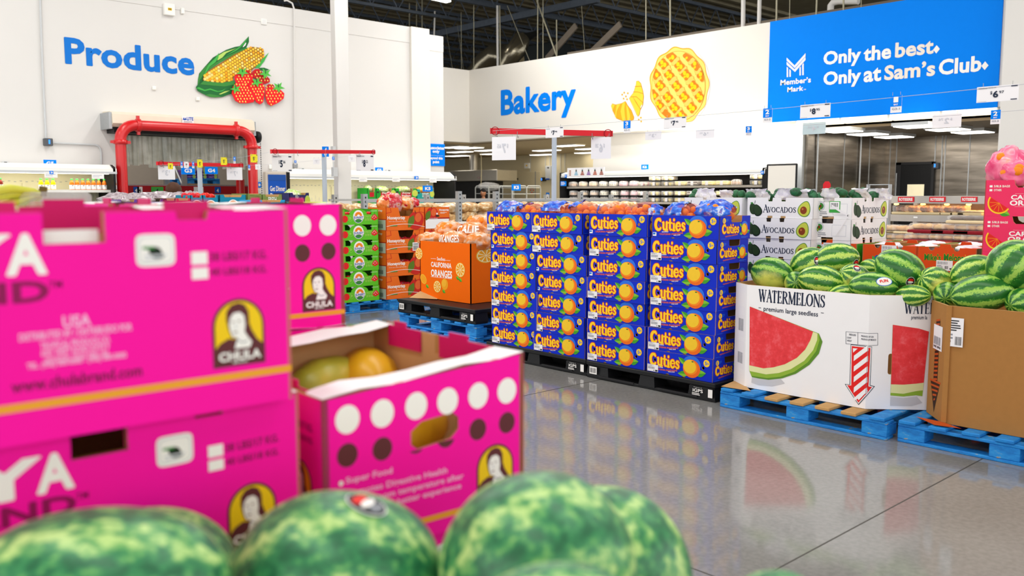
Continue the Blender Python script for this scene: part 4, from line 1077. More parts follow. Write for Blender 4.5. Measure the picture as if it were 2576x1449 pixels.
# ---------------------------------------------------------------- red melon cartons
MOR = mat('melon_carton_orange', '#dd4a0e', .5, var=.06, scale=12); MGR = mat('melon_carton_green', '#3f9a24', .5, var=.08)
BRG = mat('melon_letter_green', '#1f7a25', .5, var=0); BRY = mat('melon_letter_edge', '#f0b429', .5, var=0)
def melon_carton(label, art):
    t = thing('melon_carton', label, 'carton', (0,0,0), 0, 'red melon cartons', local=True)
    W, D, H = .425, .40, .2445; mb = MB()
    def semi(c): return [(c + .022*math.cos(a), H - .026*math.sin(a)) for a in [math.pi*i/6 for i in range(7)]]
    ol = [(0,0),(W,0),(W,H)] + semi(.68*W) + [(.60*W,H),(.575*W,H+.024),(.42*W,H+.024),(.395*W,H)] + semi(.27*W) + [(0,H)]
    mb.panel(((0,W/2,0),(0,-1,0),(0,0,1)), ol, [], .006, MOR, KRAFTL, KRAFT)
    mb.panel(((D,-W/2,0),(0,1,0),(0,0,1)), [(0,0),(W,0),(W,H),(0,H)], [], .006, MOR, KRAFTL, KRAFT)
    mb.panel(((0,-W/2,0),(1,0,0),(0,0,1)), [(0,0),(D,0),(D,H),(0,H)], [], .006, MGR, KRAFTL, KRAFT)
    mb.panel(((D,W/2,0),(-1,0,0),(0,0,1)), [(0,0),(D,0),(D,H),(0,H)], [], .006, MGR, KRAFTL, KRAFT)
    mb.box((.006,-W/2+.006,.001),(D-.006,W/2-.006,.007), KRAFTL); mb.build('carton_body', t)
    for y, s_ in ((-W/2, 1), (W/2, -1)):
        mb = MB(); mb.add([(.05,y,H-.006),(D-.05,y,H-.006),(D-.06,y+s_*.12,H+.002),(.06,y+s_*.12,H-.002)], [(0,1,2,3)], MOR if s_ > 0 else KRAFT); mb.build('flap', t)
    mb = MB(); d = Dec(mb, (0,W/2,0), (0,-1,0), (0,0,1), .0005)
    if art == 'name':
        d.text("Mike's", .155*W, .60*H, .43*W, .80*H, BRY, 1, .07); d.text("Mike's", .155*W, .60*H, .43*W, .80*H, BRG, 3, .035)
        d.text('Melons', .48*W, .61*H, .80*W, .82*H, BRY, 1, .07); d.text('Melons', .48*W, .61*H, .80*W, .82*H, BRG, 3, .035)
        d.ell(.825*W, .8*H, .004, .004, BRY, 3, 10)
    else:
        d.ell(.28*W, .58*H, .023, .024, DBLUE, 2); d.ell(.27*W, .60*H, .010, .009, GRN, 3); d.ell(.295*W, .56*H, .008, .01, GRN, 3); leaf(d, (.19*W,.66*H),(.25*W,.40*H), .2, GRN, 2)
    d.lines(.06*W, .2*H, .2*W, .3*H, 2, DORA, 1)
    mb.build('front_print', t)
    mb = MB(); y0 = .36*W if art == 'name' else .35*W; z0 = .32*H if art == 'name' else .70*H
    mb.box((-.003, W/2-y0-.27*W, z0), (-.0006, W/2-y0, z0+.30*H), PAPER); d = Dec(mb, (-.003, W/2-y0, z0), (0,-1,0), (0,0,1), .0005)
    d.bars(.006, .045, .08, .065, 16, GINK, 1); d.lines(.006, .01, .05, .04, 4, GINK, 1); d.bars(.06, .012, .085, .034, 8, INK, 1); d.rect(.095, .01, .11, .02, INK, 1)
    mb.build('barcode_label', t)
    return t
mn = melon_carton('red melon carton with the green lettered name, top of the right stack', 'name')
mg = melon_carton('red melon carton with a small globe emblem, top of the middle stack', 'globe')
XM = 6.62; ZM = .141
ym = [by(2378, XM, 640)+.0, by(2238, XM, 640), by(2090, XM, 630)]
mn.location = (XM, ym[0], ZM + 3*.245); mg.location = (XM, ym[1], ZM + 3*.245)
for k in range(3):
    dup(mn, (XM+R.uniform(-.005,.01), ym[0], ZM+k*.245), 0, 'red melon carton with a green lettered name, %s layer of the right stack' % ['lowest','second','third'][k])
    dup(mg, (XM+R.uniform(-.005,.01), ym[1], ZM+k*.245), 0, 'red melon carton with a globe emblem, %s layer of the middle stack' % ['lowest','second','third'][k])
for k in range(4):
    dup(mg, (XM+.0, ym[2], ZM+k*.245), 0, 'red melon carton at left before the avocados, %s' % ['lowest in its stack','second from the bottom','second from the top','on top with a white label'][k])
    for i in range(3): dup(mn, (XM+.44, ym[i]+.02, ZM+k*.245), 0, 'red open topped melon carton in the rear row, %s layer, %s' % (['lowest','second','third','top'][k], ['right','middle','left'][i]))
mb = MB(); mb0 = None
for i, px in enumerate((2110, 2235, 2290, 2330, 2390, 2440)):
    p = at(px, 612, 0, XM+.2); mb = MB(); mb.ell((0,0,0), (.11,.10,.035), FILMW, 14, 8, .35, 2.5, i, zmin=-.02)
    o = mb.build('plastic_liner', at=(XM+.2 if i % 2 else XM+.62, p.y, ZM+4*.245-.02)); tag(o, 'crumpled clear liner in the %s open melon carton from the left' % ORD[i], 'plastic liner', 'plastic liners in the melon cartons')

# ---------------------------------------------------------------- pink citrus cartons at the right edge
CCP = mat('citrus_carton_pink', '#ee2f63', .45, var=.03)
def citrus_carton(label):
    t = thing('citrus_carton', label, 'carton', (0,0,0), 0, 'pink citrus cartons', local=True)
    W, D, H = .60, .40, .2425; mb = MB()
    ol = [(0,0),(W,0),(W,H),(.86*W,H),(.84*W,H-.035),(.80*W,H-.05),(.34*W,H-.05),(.315*W,H-.035),(.30*W,H),(0,H)]
    mb.panel(((0,W/2,0),(0,-1,0),(0,0,1)), ol, [], .006, CCP, KRAFTL, KRAFT); mb.panel(((D,-W/2,0),(0,1,0),(0,0,1)), ol, [], .006, CCP, KRAFTL, KRAFT)
    for a, u in (((0,-W/2,0),(1,0,0)), ((D,W/2,0),(-1,0,0))): mb.panel((a, u, (0,0,1)), [(0,0),(D,0),(D,H),(0,H)], [], .006, CCP, KRAFTL, KRAFT)
    mb.box((.006,-W/2+.006,.001),(D-.006,W/2-.006,.007), KRAFTL); mb.build('carton_body', t)
    mb = MB(); d = Dec(mb, (0,W/2,0), (0,-1,0), (0,0,1), .0005)
    for k, tx in enumerate(('5/8LB BAGS', 'OTHER')):
        d.rect(.028, .80*H-k*.026, .046, .80*H-k*.026+.014, SWHITE, 1); d.text(tx, .055, .80*H-k*.026, .155 if k == 0 else .105, .80*H-k*.026+.015, CREAM, 1, .03)
    d.text('CARA CARA', .165, .46*H, .475, .59*H, SWHITE, 1, .03); d.text('ORANGES', .16, .30*H, .435, .44*H, SWHITE, 1, .04)
    d.rect(.19, .62*H, .5, .624*H, CREAM, 1); d.rect(.19, .265*H, .5, .27*H, CREAM, 1)
    d.ell(.305, .13*H, .026, .026, CREAM, 1); d.ell(.305, .13*H, .018, .010, CCP, 2)
    # the half slice and its leaf
    leaf(d, (.09, .14*H), (.165, .03*H), .32, LEA, 1, LED_)
    pts = [(.03 + .13*t_, .50*H - .26*H*t_) for t_ in (0, 1)]
    def half(r, m, l):
        c = (.095, .37*H); a0 = -33; q = [(c[0] + r*math.cos(math.radians(a)), c[1] + r*math.sin(math.radians(a))) for a in range(a0-180, a0+1, 15)]; d.poly(q, m, l)
    half(.075, CYEL, 2); half(.066, DORA, 3); half(.062, PRED, 4)
    for k in range(1, 6):
        a = math.radians(-213 + k*30); d.stroke([(.095, .37*H), (.095 + .06*math.cos(a), .37*H + .06*math.sin(a))], .0035, ORA, 5)
    mb.build('front_print', t)
    return t
cc = citrus_carton('pink citrus carton at the right edge, on top of its stack under the fruit bags')
XC_ = 6.5; yl = by(2477, XC_, 500) - .30
cc.location = (XC_, yl, .141 + 5*.243)
for k in range(5): dup(cc, (XC_, yl, .141+k*.243), 0, 'pink citrus carton at the right edge, %s' % ['lowest of its stack','second from the bottom','third from the bottom','third from the top','directly below the topmost one'][k])
def film_bag(c, r3, seed, label, cat, m, mfr, n, group, amp=.22):
    rr = random.Random(seed); t = thing('fruit_bag', label, cat, c, 0, group, local=True)
    mb = MB(); mb.ell((0,0,r3[2]*.8), r3, m, 26, 18, amp, 2.6, seed, zmin=-r3[2]*.78); mb.build('film', t)
    mb0 = MB(); mb0.ell((0,0,0), (.038,.038,.036), mfr, 12, 8); o0 = None
    for k in range(n):
        a = rr.uniform(0, 6.28); e = rr.uniform(-.1, .9); kk = .74
        p = Vector((r3[0]*kk*math.cos(a)*math.cos(e), r3[1]*kk*math.sin(a)*math.cos(e), r3[2]*.8 + r3[2]*kk*math.sin(e)))
        if o0 is None: o0 = o = mb0.build('orange', t)
        else: o = o0.copy(); COL.objects.link(o)
        o.parent = t; o.location = p
    return t
for i, (px, py, X, r3, lab) in enumerate(((2535,412,6.68,(.13,.13,.15),'tall pink film bag of citrus leaning on top of the pink cartons'),(2560,450,6.62,(.12,.11,.10),'lower pink film bag of citrus at the frame edge on the pink cartons'),(2568,395,6.85,(.12,.12,.14),'pink film bag behind the tall one on the pink cartons'))):
    p = at(px, py, 0, X); film_bag((X, p.y, .141+6*.243-.045), r3, 40+i, lab, 'fruit bag', PFILM, FRUITO, 5, 'pink citrus bags')

# ---------------------------------------------------------------- orange fruit bin
OBM = mat('orange_bin_card', '#f56a04', .5, var=.04, scale=6, spec=.1)
XO, ZO0, ZO1 = 5.60, .425, 1.02
yl_, yr_ = by(1057, XO, 680), by(1184, XO, 680)
t = thing('orange_bin', 'orange cardboard bin printed with citrus slices, on a stack of three pallets', 'bin', (XO, (yl_+yr_)/2, ZO0))
DB = .62; mb = MB(); Wd = yl_-yr_; Hd = ZO1-ZO0
mb.panel(((XO,yl_,ZO0),(0,-1,0),(0,0,1)), [(0,0),(Wd,0),(Wd,Hd),(0,Hd)], [], .01, OBM, KRAFTL, KRAFT)
mb.panel(((XO,yr_,ZO0),(1,0,0),(0,0,1)), [(0,0),(DB,0),(DB,Hd),(0,Hd)], [oblong(.36, .32, .10, .13)], .01, OBM, KRAFTL, KRAFT)
mb.panel(((XO+DB,yr_,ZO0),(0,1,0),(0,0,1)), [(0,0),(Wd,0),(Wd,Hd),(0,Hd)], [], .01, OBM, KRAFTL, KRAFT)
mb.panel(((XO+DB,yl_,ZO0),(-1,0,0),(0,0,1)), [(0,0),(DB,0),(DB,Hd),(0,Hd)], [], .01, OBM, KRAFTL, KRAFT)
mb.box((XO+.01,yr_+.01,ZO0+.001),(XO+DB-.01,yl_-.01,ZO0+.008), KRAFT); mb.build('bin_wall', t)
PEEL = mat('citrus_print_peel', '#f5b52e', .5, var=.05); PITH = mat('citrus_print_pith', '#fdf0b8', .5, var=0); PULP = mat('citrus_print_pulp', '#f2a21a', .5, var=.08, scale=50)
def slice_(d, u, v, r, l, ru=None):
    ru = ru or r
    d.ell(u, v, ru, r, PEEL, l); d.ell(u, v, ru*.9, r*.9, PITH, l+1)
    for k in range(9):
        a0, a1 = 40*k+4, 40*k+36; pts = [(u, v)] + [(u + ru*.82*math.cos(math.radians(a)), v + r*.82*math.sin(math.radians(a))) for a in (a0, (a0+a1)/2, a1)]
        d.poly([(u + (p[0]-u)*.94 + ru*.05*math.cos(math.radians(a0+16)), v + (p[1]-v)*.94 + r*.05*math.sin(math.radians(a0+16))) for p in pts], PULP, l+2)
def c2(x, y): return (640 + x/3.15, 340 + y/3.15)
mb = MB(); d = Dec(mb, (XO,yl_,ZO0), (0,-1,0), (0,0,1), .0006); q = lambda x, y: d.uv(*c2(x, y))
def tb(tx, x0, y0, x1, y1, m, bold=.02, l=1):
    a, b = q(x0, y0), q(x1, y0); h = abs(q(x0, y1)[1]-a[1]); d.text(tx, a[0], a[1], b[0], a[1]+h, m, l, bold)
tb('Seedless', 1447, 992, 1512, 965, SWHITE, .01); tb('CALIFORNIA', 1400, 1042, 1562, 1002, SWHITE, .03); tb('ORANGES', 1400, 1118, 1566, 1062, SWHITE, .035)
for (x0, x1, y) in ((1398,1440,978),(1515,1553,992),(1398,1565,1122)): a, b = q(x0, y), q(x1, y); d.rect(a[0], a[1], b[0], a[1]+.003, SWHITE)
for x, y, r in ((1632,1068,58),(1450,1200,47),(1305,938,46)):
    a = q(x, y); rr = abs(q(x, y+r)[1]-a[1]); slice_(d, a[0], a[1], rr, 3)
a = q(1508, 1182); d.ell(a[0], a[1], .055, .058, PULP, 1); d.ell(a[0]-.01, a[1]+.012, .038, .04, PEEL, 2)
a = q(1340, 1140); d.ell(a[0], a[1], .06, .045, PEEL, 1, rot=-.7); d.ell(a[0], a[1], .05, .034, PULP, 2, rot=-.7)
for x, y in ((1600,1120),(1620,1135),(1490,1225),(1360,1185)): a = q(x, y); leaf(d, a, (a[0]+.05, a[1]-.03), .35, LEA, 2, LED_)
mb.build('bin_print', t); mb = MB(); d2 = Dec(mb, (XO,yr_,ZO0), (1,0,0), (0,0,1), .0006)
slice_(d2, .20, .47, .075, 1, .13); slice_(d2, .42, .14, .05, 1, .09); leaf(d2, (.36,.13), (.27,.16), .4, LEA, 4, LED_); d2.lines(.32, .03, .52, .10, 3, SWHITE, 1)
mb.build('side_print', t)
mb = MB(); mb.add([(XO-.16,yl_-.02,ZO0+.003),(XO,yl_,ZO0+.06),(XO,yl_-.3,ZO0+.004),(XO-.03,yl_-.32,ZO0+.003)], [(0,1,2,3)], KRAFTL); mb.build('loose_flap', t)
lab3 = ['bag of oranges at the front left of the orange bin','bag of oranges with leaves at the front centre of the orange bin','bag of oranges at the front right of the orange bin','bag of oranges with white lettering high on the heap','tied bag of oranges poking up behind the heap','bag of oranges at the left shoulder of the heap','bag of oranges at the very top right of the heap']
for i, (px, py, X, r3) in enumerate(((1085,592,5.80,(.15,.17,.085)),(1145,592,5.76,(.15,.17,.10)),(1205,590,5.78,(.15,.14,.10)),(1195,565,5.98,(.17,.18,.10)),(1200,545,6.1,(.12,.12,.10)),(1130,580,6.02,(.15,.15,.10)),(1222,560,6.1,(.11,.10,.10)))):
    p = at(px, py, 0, X); b = film_bag((X, p.y, ZO1-.07 + (.0 if i < 3 else (.09 if i < 6 and i != 4 else .16))), r3, 60+i, lab3[i], 'fruit bag', OFILM, FRUITO, 9, 'bags of oranges on the orange bin', .28)
    if i in (1, 3):
        mb = MB(); vs, fs = tmesh('ORANGES' if i == 1 else 'CALIF', .03)
        def sf(a, b_): 
            th = math.radians(200 + (-40)*(a-.5)*2 - 0); e = (b_-.5)*.7 + .25; k = 1.16
            return Vector((r3[0]*k*math.cos(th)*math.cos(e), r3[1]*k*math.sin(th)*math.cos(e), r3[2]*.8 + r3[2]*k*math.sin(e)))
        mb.add([sf(1-a, c_) for a, c_ in vs], [f[::-1] for f in fs], SWHITE); mb.build('film_print', b, loc=(0,0,0))

# ---------------------------------------------------------------- green tomato crates
GC = mat('crate_green', '#5ec423', .45, var=.04); GCD = mat('crate_green_dark', '#3f9a1c', .5, var=.05); TOM = mat('tomato_skin', '#d5241a', .25, var=.1, scale=20)
def tomato_crate(label):
    t = thing('tomato_crate', label, 'crate', (0,0,0), 0, 'green tomato crates', local=True)
    W, D, H = .60, .40, .194; mb = MB()
    bump = [(.5*W + .13*math.cos(a), .66*H + .07*math.sin(a)) for a in [math.pi*i/8 for i in range(9)]]
    ol = [(0,0),(W,0),(W,H),(.835*W,H),(.83*W,.66*H)] + bump + [(.17*W,.66*H),(.165*W,H),(0,H)]
    mb.panel(((-W/2,0,0),(1,0,0),(0,0,1)), ol, [], .006, GC, GCD, GCD); mb.panel(((W/2,D,0),(-1,0,0),(0,0,1)), ol, [], .006, GC, GCD, GCD)
    for a, u in (((-W/2,D,0),(0,-1,0)), ((W/2,0,0),(0,1,0))): mb.panel((a, u, (0,0,1)), [(0,0),(D,0),(D,H),(0,H)], [], .006, GC, GCD, GCD)
    mb.box((-W/2+.006,.006,.001),(W/2-.006,D-.006,.006), GCD); mb.build('crate_body', t)
    mb = MB(); d = Dec(mb, (-W/2,0,0), (1,0,0), (0,0,1), .001); V = lambda k: k*H
    d.ell(.5*W, V(.52), .078, .083, SWHITE, 1); d.ell(.5*W, V(.52), .072, .077, DBLUE, 2, a0=180, a1=360); d.ell(.5*W, V(.52), .066, .071, SWHITE, 3)
    d.ell(.5*W, V(.55), .055, .055, ORA, 4, a0=0, a1=180); d.ell(.5*W, V(.55), .022, .022, SWHITE, 5, a0=0, a1=180); d.ell(.5*W, V(.26), .045, .022, MGRN, 4)
    d.rect(.5*W-.078, V(.38), .5*W+.078, V(.56), SWHITE, 6); d.text('SUNSET', .5*W-.072, V(.40), .5*W+.072, V(.54), DBLUE, 7, .03)
    d.text('TOMATOES', .635*W, V(.44), .845*W, V(.60), LGRN, 1, .0); d.text('ON THE VINE', .66*W, V(.24), .835*W, V(.40), LGRN, 1, .01)
    for u, v in ((.90,.56),(.945,.42),(.90,.36),(.86,.42),(.925,.5),(.88,.5)): d.ell(u*W, V(v), .024, .022, PRED, 2 + int(v*10) % 3, 12); d.ell(u*W-.006, V(v)+.006, .006, .005, CREAM, 6, 8)
    d.stroke([(.86*W,V(.6)),(.90*W,V(.64)),(.91*W,V(.8))], .004, DGRN, 6)
    d.ell(.30*W, V(.42), .035, .037, LGRN, 1); d.ell(.30*W, V(.42), .032, .034, GC, 2); d.lines(.27*W, V(.33), .33*W, V(.52), 4, LGRN, 3); d.ell(.17*W, V(.38), .045, .045, PRED, 1)
    d.text('GREENHOUSE GROWN', .80*W, V(.86), .97*W, V(.90), SWHITE, 1, .01)
    mb.build('front_print', t); return t
tc0 = tomato_crate('x'); XT, YT = 6.175, 9.56
zs = ['on top','second from the top','third from the top','third from the bottom','second from the bottom','at the bottom']
for k in range(6):
    loc = (XT + R.uniform(-.008,.008), YT + R.uniform(-.006,.006), .141 + (5-k)*.1965); lab = 'green tomato crate with a sunrise badge, %s of its stack' % zs[k]
    if k == 0: tc0.location = loc; tc0['label'] = lab
    else: dup(tc0, loc, 0, lab)
mb = MB(); mb.lathe([(0,-.03),(.02,-.028),(.036,-.008),(.035,.012),(.02,.026),(.008,.024),(0,.02)], TOM, n=14); tm = None
mb2 = MB()
for a in range(5): mb2.tube([(0,0,.022),(.014*math.cos(a*1.26),.014*math.sin(a*1.26),.03)], .0025, DGRN, 5)
for row, n in ((0, 7), (4, 5)):
    for k in range(n):
        loc = (XT - .17 + k*.06 if row == 0 else XT - .13 + k*.065, YT + .06 + .02*(k % 2), .141 + (5-row)*.1965 + (.135 if row == 0 else .118))
        if tm is None: tm = mb.build('tomato', loc=(0,0,0)); st_ = mb2.build('stem', tm, loc=(0,0,0)); tm.location = loc; o = tm
        else: o = dup(tm, loc)
        tag(o, ('red vine tomato in the top green crate, %s from the left' if row == 0 else 'red vine tomato in the second lowest green crate, %s from the left') % ORD[k], 'tomato', 'tomatoes in the top crate' if row == 0 else 'tomatoes in the low crate')
mb = MB(); mb.box((XT-.29, YT+.01, .141+5*.1965+.09), (XT+.29, YT+.39, .141+5*.1965+.10), GCD); tag(mb.build('crate_tray', loc=(XT, YT+.2, .141+5*.1965+.09)), 'dark green tray insert carrying the tomatoes in the top crate', 'tray')
mb = MB(); mb.box((XT-.29, YT+.01, .141+1*.1965+.075), (XT+.29, YT+.39, .141+1*.1965+.085), GCD); tag(mb.build('crate_tray', loc=(XT, YT+.2, .141+1*.1965+.075)), 'dark green tray insert under the tomatoes of the low crate', 'tray')

# ---------------------------------------------------------------- apple cartons
HO = mat('apple_carton_orange', '#ea6c1a', .5, var=.06, scale=8); HOL = mat('apple_carton_ray', '#ee8a3c', .5, var=0); APR = mat('apple_print_red', '#c9251c', .5, var=.12, scale=25); APY = mat('apple_print_blush', '#e2622e', .5, var=.1, scale=25); LFG = mat('apple_print_leaf', '#5d7a22', .5, var=.12, scale=50)
APS = mat('bagged_apple_skin', '#d02030', .25, var=.25, scale=24)
def apple(d, u, v, r, l):
    d.poly([(u + r*math.cos(a)*(1.0 + .06*math.sin(2*a)), v + r*.98*math.sin(a) - (.14*r*math.exp(-((a-math.pi/2)/.3)**2))) for a in [2*math.pi*i/30 for i in range(30)]], APR, l)
    d.ell(u+r*.28, v+r*.3, r*.42, r*.5, APY, l+1, rot=-.3)
    d.stroke([(u-.02*r, v+.75*r), (u-.14*r, v+1.05*r)], r*.06, AVD2, l+2); leaf(d, (u-.3*r, v+.55*r), (u-1.0*r, v-.75*r), .3, LFG, l+2)
def apple_carton(label, kind):
    long = kind == 'long'; W, D, H = (.615, .42, .296) if long else (.42, .60, .296)
    t = thing('apple_carton', label, 'carton', (0,0,0), 0, 'orange apple cartons', local=True); mb = MB()
    if long: ol = [(0,0),(W,0),(W,H),(.72*W,H),(.66*W,.62*H),(.36*W,.62*H),(.31*W,H),(0,H)]
    else: ol = [(0,0),(W,0),(W,H),(0,H)]
    mb.panel(((0,0,0),(1,0,0),(0,0,1)), ol, [], .006, HO, APR, KRAFT); mb.panel(((W,D,0),(-1,0,0),(0,0,1)), ol, [], .006, HO, APR, KRAFT)
    for a, u in (((0,D,0),(0,-1,0)), ((W,0,0),(0,1,0))): mb.panel((a, u, (0,0,1)), [(0,0),(D,0),(D,H),(0,H)], [], .006, HO, APR, KRAFT)
    mb.box((.006,.006,.001),(W-.006,D-.006,.007), KRAFT); mb.build('carton_body', t)
    mb = MB(); d = Dec(mb, (0,0,0), (1,0,0), (0,0,1), .001); V = lambda k: k*H
    if long:
        for k in range(5): a = .3 + k*.45; d.poly([(.5*W,.2*H),(.5*W+.34*W*math.cos(a), min(.6*H, .2*H+.5*H*math.sin(a))),(.5*W+.34*W*math.cos(a+.14), min(.6*H, .2*H+.5*H*math.sin(a+.14)))], HOL, 1)
        d.text('Honeycrisp', .03*W, V(.44), .48*W, V(.63), SWHITE, 3, .03); d.text('Sweet with a deliciously crisp bite.', .06*W, V(.37), .52*W, V(.41), CREAM, 3, .01)
        apple(d, .77*W, V(.42), .125, 4)
        cv = [(W*i/16, V(.12 + .17*math.sin(math.pi*(.12 + .8*i/16)) - .04*i/16)) for i in range(17)]
        d.stroke(cv, .005, SWHITE, 7); d.rect(.09*W, V(.185), .28*W, V(.225), MGRN, 4)
        for a_, b_ in (((.11*W,H),(.13*W,.8*H)),((.13*W,.8*H),(0,.76*H)),((.88*W,H),(.86*W,.8*H)),((.86*W,.8*H),(W,.76*H))): d.stroke([a_, (b_[0], b_[1] if b_[1] < H else H)], .006, APR, 3)
    else:
        apple(d, .28*W, V(.66), .105, 3); d.text('Honeycrisp', .58*W, V(.80), .97*W, V(.92), SWHITE, 3, .03); d.lines(.62*W, V(.7), .9*W, V(.77), 2, CREAM, 3)
        d.rect(0, V(.47), W, V(.52), DRED, 3); d.text('PREMIUM APPLES', .08*W, V(.48), .5*W, V(.51), SWHITE, 4, .01); d.rect(.01, V(.03), W-.01, V(.46), WCARD, 3); d.ell(.5*W, V(.6), .035, .012, AVD2, 7); d.rect(.45*W, V(.66), .51*W, V(.74), WCARD, 7)
    mb.build('front_print', t); mb = MB(); d2 = Dec(mb, (0,D,0), (0,-1,0), (0,0,1), .001)
    d2.text('Honeycrisp', .1*D, V(.80), .8*D, V(.92), CREAM, 1, .02); d2.rect(.03*D, V(.02), .97*D, V(.46), mat('grey_label_panel', '#b9c2b4', .6, var=.03), 1); d2.rect(0, V(.47), D, V(.5), DRED, 1); d2.bars(.5*D, V(.1), .85*D, V(.28), 9, INK, 2)
    mb.build('end_print', t); return t
hl = apple_carton('x', 'long'); hs = apple_carton('x', 'short'); YH = 9.5
nm4 = ['topmost with bags spilling out','second from the top','second from the bottom','at the bottom']
for k in range(4):
    loc = (6.552 + R.uniform(-.008,.008), YH, .141 + (3-k)*.299); lab = 'wide orange apple carton, %s in the left stack' % nm4[k]
    if k == 0: hl.location = loc; hl['label'] = lab
    else: dup(hl, loc, 0, lab)
    loc = (7.195, YH + .02, .141 + (3-k)*.299 + 0); lab = 'orange apple carton with a white end panel, %s of the right stack' % ['on top','second from the top','second from the bottom','at the bottom'][k]
    if k == 0: hs.location = loc; hs['label'] = lab
    else: dup(hs, loc, 0, lab)
FRED = mk_blob('red_apple_film', [(.3,'#c8182c'),(.48,'#e2404e'),(.6,'#f3c9c4'),(.7,'#e8781e'),(.82,'#5a8a2a')], 15, .2, .85)
FORA = mk_blob('orange_apple_film', [(.3,'#e06a18'),(.5,'#ee8432'),(.64,'#fbd9b8'),(.72,'#4f8a2c')], 13, .3)
for i, (px, X, r3, m, zb, lab) in enumerate(((985,6.66,(.09,.08,.10),FORA,1.30,'orange topped apple bag at the left of the top apple carton'),(1010,6.80,(.13,.12,.15),FRED,1.27,'tall red apple bag rising from the top apple carton'),(1045,7.0,(.13,.12,.10),FORA,1.29,'orange apple bag lying at the right of the top apple carton'),(1068,7.12,(.09,.09,.08),FRED,1.32,'small red apple bag over the right rim of the top apple carton'))):
    film_bag((X, YH+.2, zb), r3, 80+i, lab, 'fruit bag', m, APS, 6, 'apple bags in the top apple carton', .3)
for row in (1, 2, 3): 
    for j in range(2): film_bag((6.80 + j*.13, YH+.13, .141+(3-row)*.299+.10), (.075,.09,.06), 90+row*2+j, 'red apple bag %s in the open front of the %s apple carton' % (['left','right'][j], ['second','third','lowest'][row-1]), 'fruit bag', FRED, APS, 4, 'apple bags inside the lower cartons', .25)
mb = MB(); p = at(1045, 619, 1, YH); mb.box((p.x-.05, YH-.008, p.z-.06), (p.x+.05, YH-.002, p.z+.05), PAPER); d = Dec(mb, (p.x-.05, YH-.008, p.z-.06), (1,0,0), (0,0,1), .001); d.bars(.008,.01,.092,.07,12,INK,1); d.text('253004004', .008, .078, .092, .098, INK, 1, .02)
o = mb.build('barcode_card', loc=(p.x, YH-.005, p.z)); tag(o, 'white barcode card hanging on the second apple carton beside the orange bin', 'card')
# ---------------------------------------------------------------- pink papaya cartons in the foreground
PK = mat('papaya_carton_pink', '#ff12a6', .45, var=.03, scale=6, spec=.1); PKD = mat('papaya_carton_inner_pink', '#d3106a', .5, var=.05); BRN = mat('print_brown', '#5f2b30', .5, var=0); EMY = mat('emblem_yellow', '#f3cc12', .5, var=0); MAG = mat('print_dark_magenta', '#8e0a55', .5, var=0); STRIPE = mat('carton_gold_stripe', '#eda52e', .5, var=.04)
WE, LE, HP = .48, .62, .327
def emblem(d, u, v, w, h, l=1):
    """u,v lower left corner"""
    def arch(m, k, ll): 
        r = w/2-k; cx = u+w/2; cy = v+h-w/2
        d.poly([(u+k, v+k), (u+w-k, v+k)] + [(cx + r*math.cos(a), cy + r*math.sin(a)) for a in [math.pi*i/14 for i in range(15)]], m, ll)
    arch(BRN, 0, l); arch(EMY, w*.05, l+1)
    P = lambda a, b: (u+a*w, v+b*h)
    d.poly([P(*q) for q in ((.05,.04),(.95,.04),(.95,.30),(.84,.38),(.74,.52),(.70,.62),(.64,.50),(.40,.40),(.30,.42),(.14,.36),(.05,.28))], BRN, l+2)
    d.poly([P(*q) for q in ((.26,.70),(.27,.82),(.36,.91),(.50,.94),(.62,.90),(.69,.80),(.70,.66),(.66,.45),(.36,.42),(.30,.55))], BRN, l+2)
    d.poly([P(*q) for q in ((.31,.62),(.33,.72),(.40,.79),(.52,.80),(.60,.74),(.62,.60),(.60,.50),(.66,.42),(.74,.34),(.70,.26),(.40,.26),(.44,.36),(.46,.42),(.37,.44),(.33,.52))], SWHITE, l+3)
    for a, b in ((.38,.66),(.50,.665)): d.ell(*P(a, b), w*.03, h*.010, BRN, l+4, 8)
    d.poly([P(*q) for q in ((.43,.64),(.45,.57),(.41,.56))], FINK, l+4); d.ell(*P(.42, .505), w*.05, h*.011, BRN, l+4, 8); d.stroke([P(.44,.40), P(.55,.34), P(.66,.36)], w*.02, GINK, l+4)
    d.text('CHULA', *P(.10,.09), *P(.90,.22), SWHITE, l+5, .05); d.text('BRAND', *P(.36,.045), *P(.64,.075), SWHITE, l+5, .02)
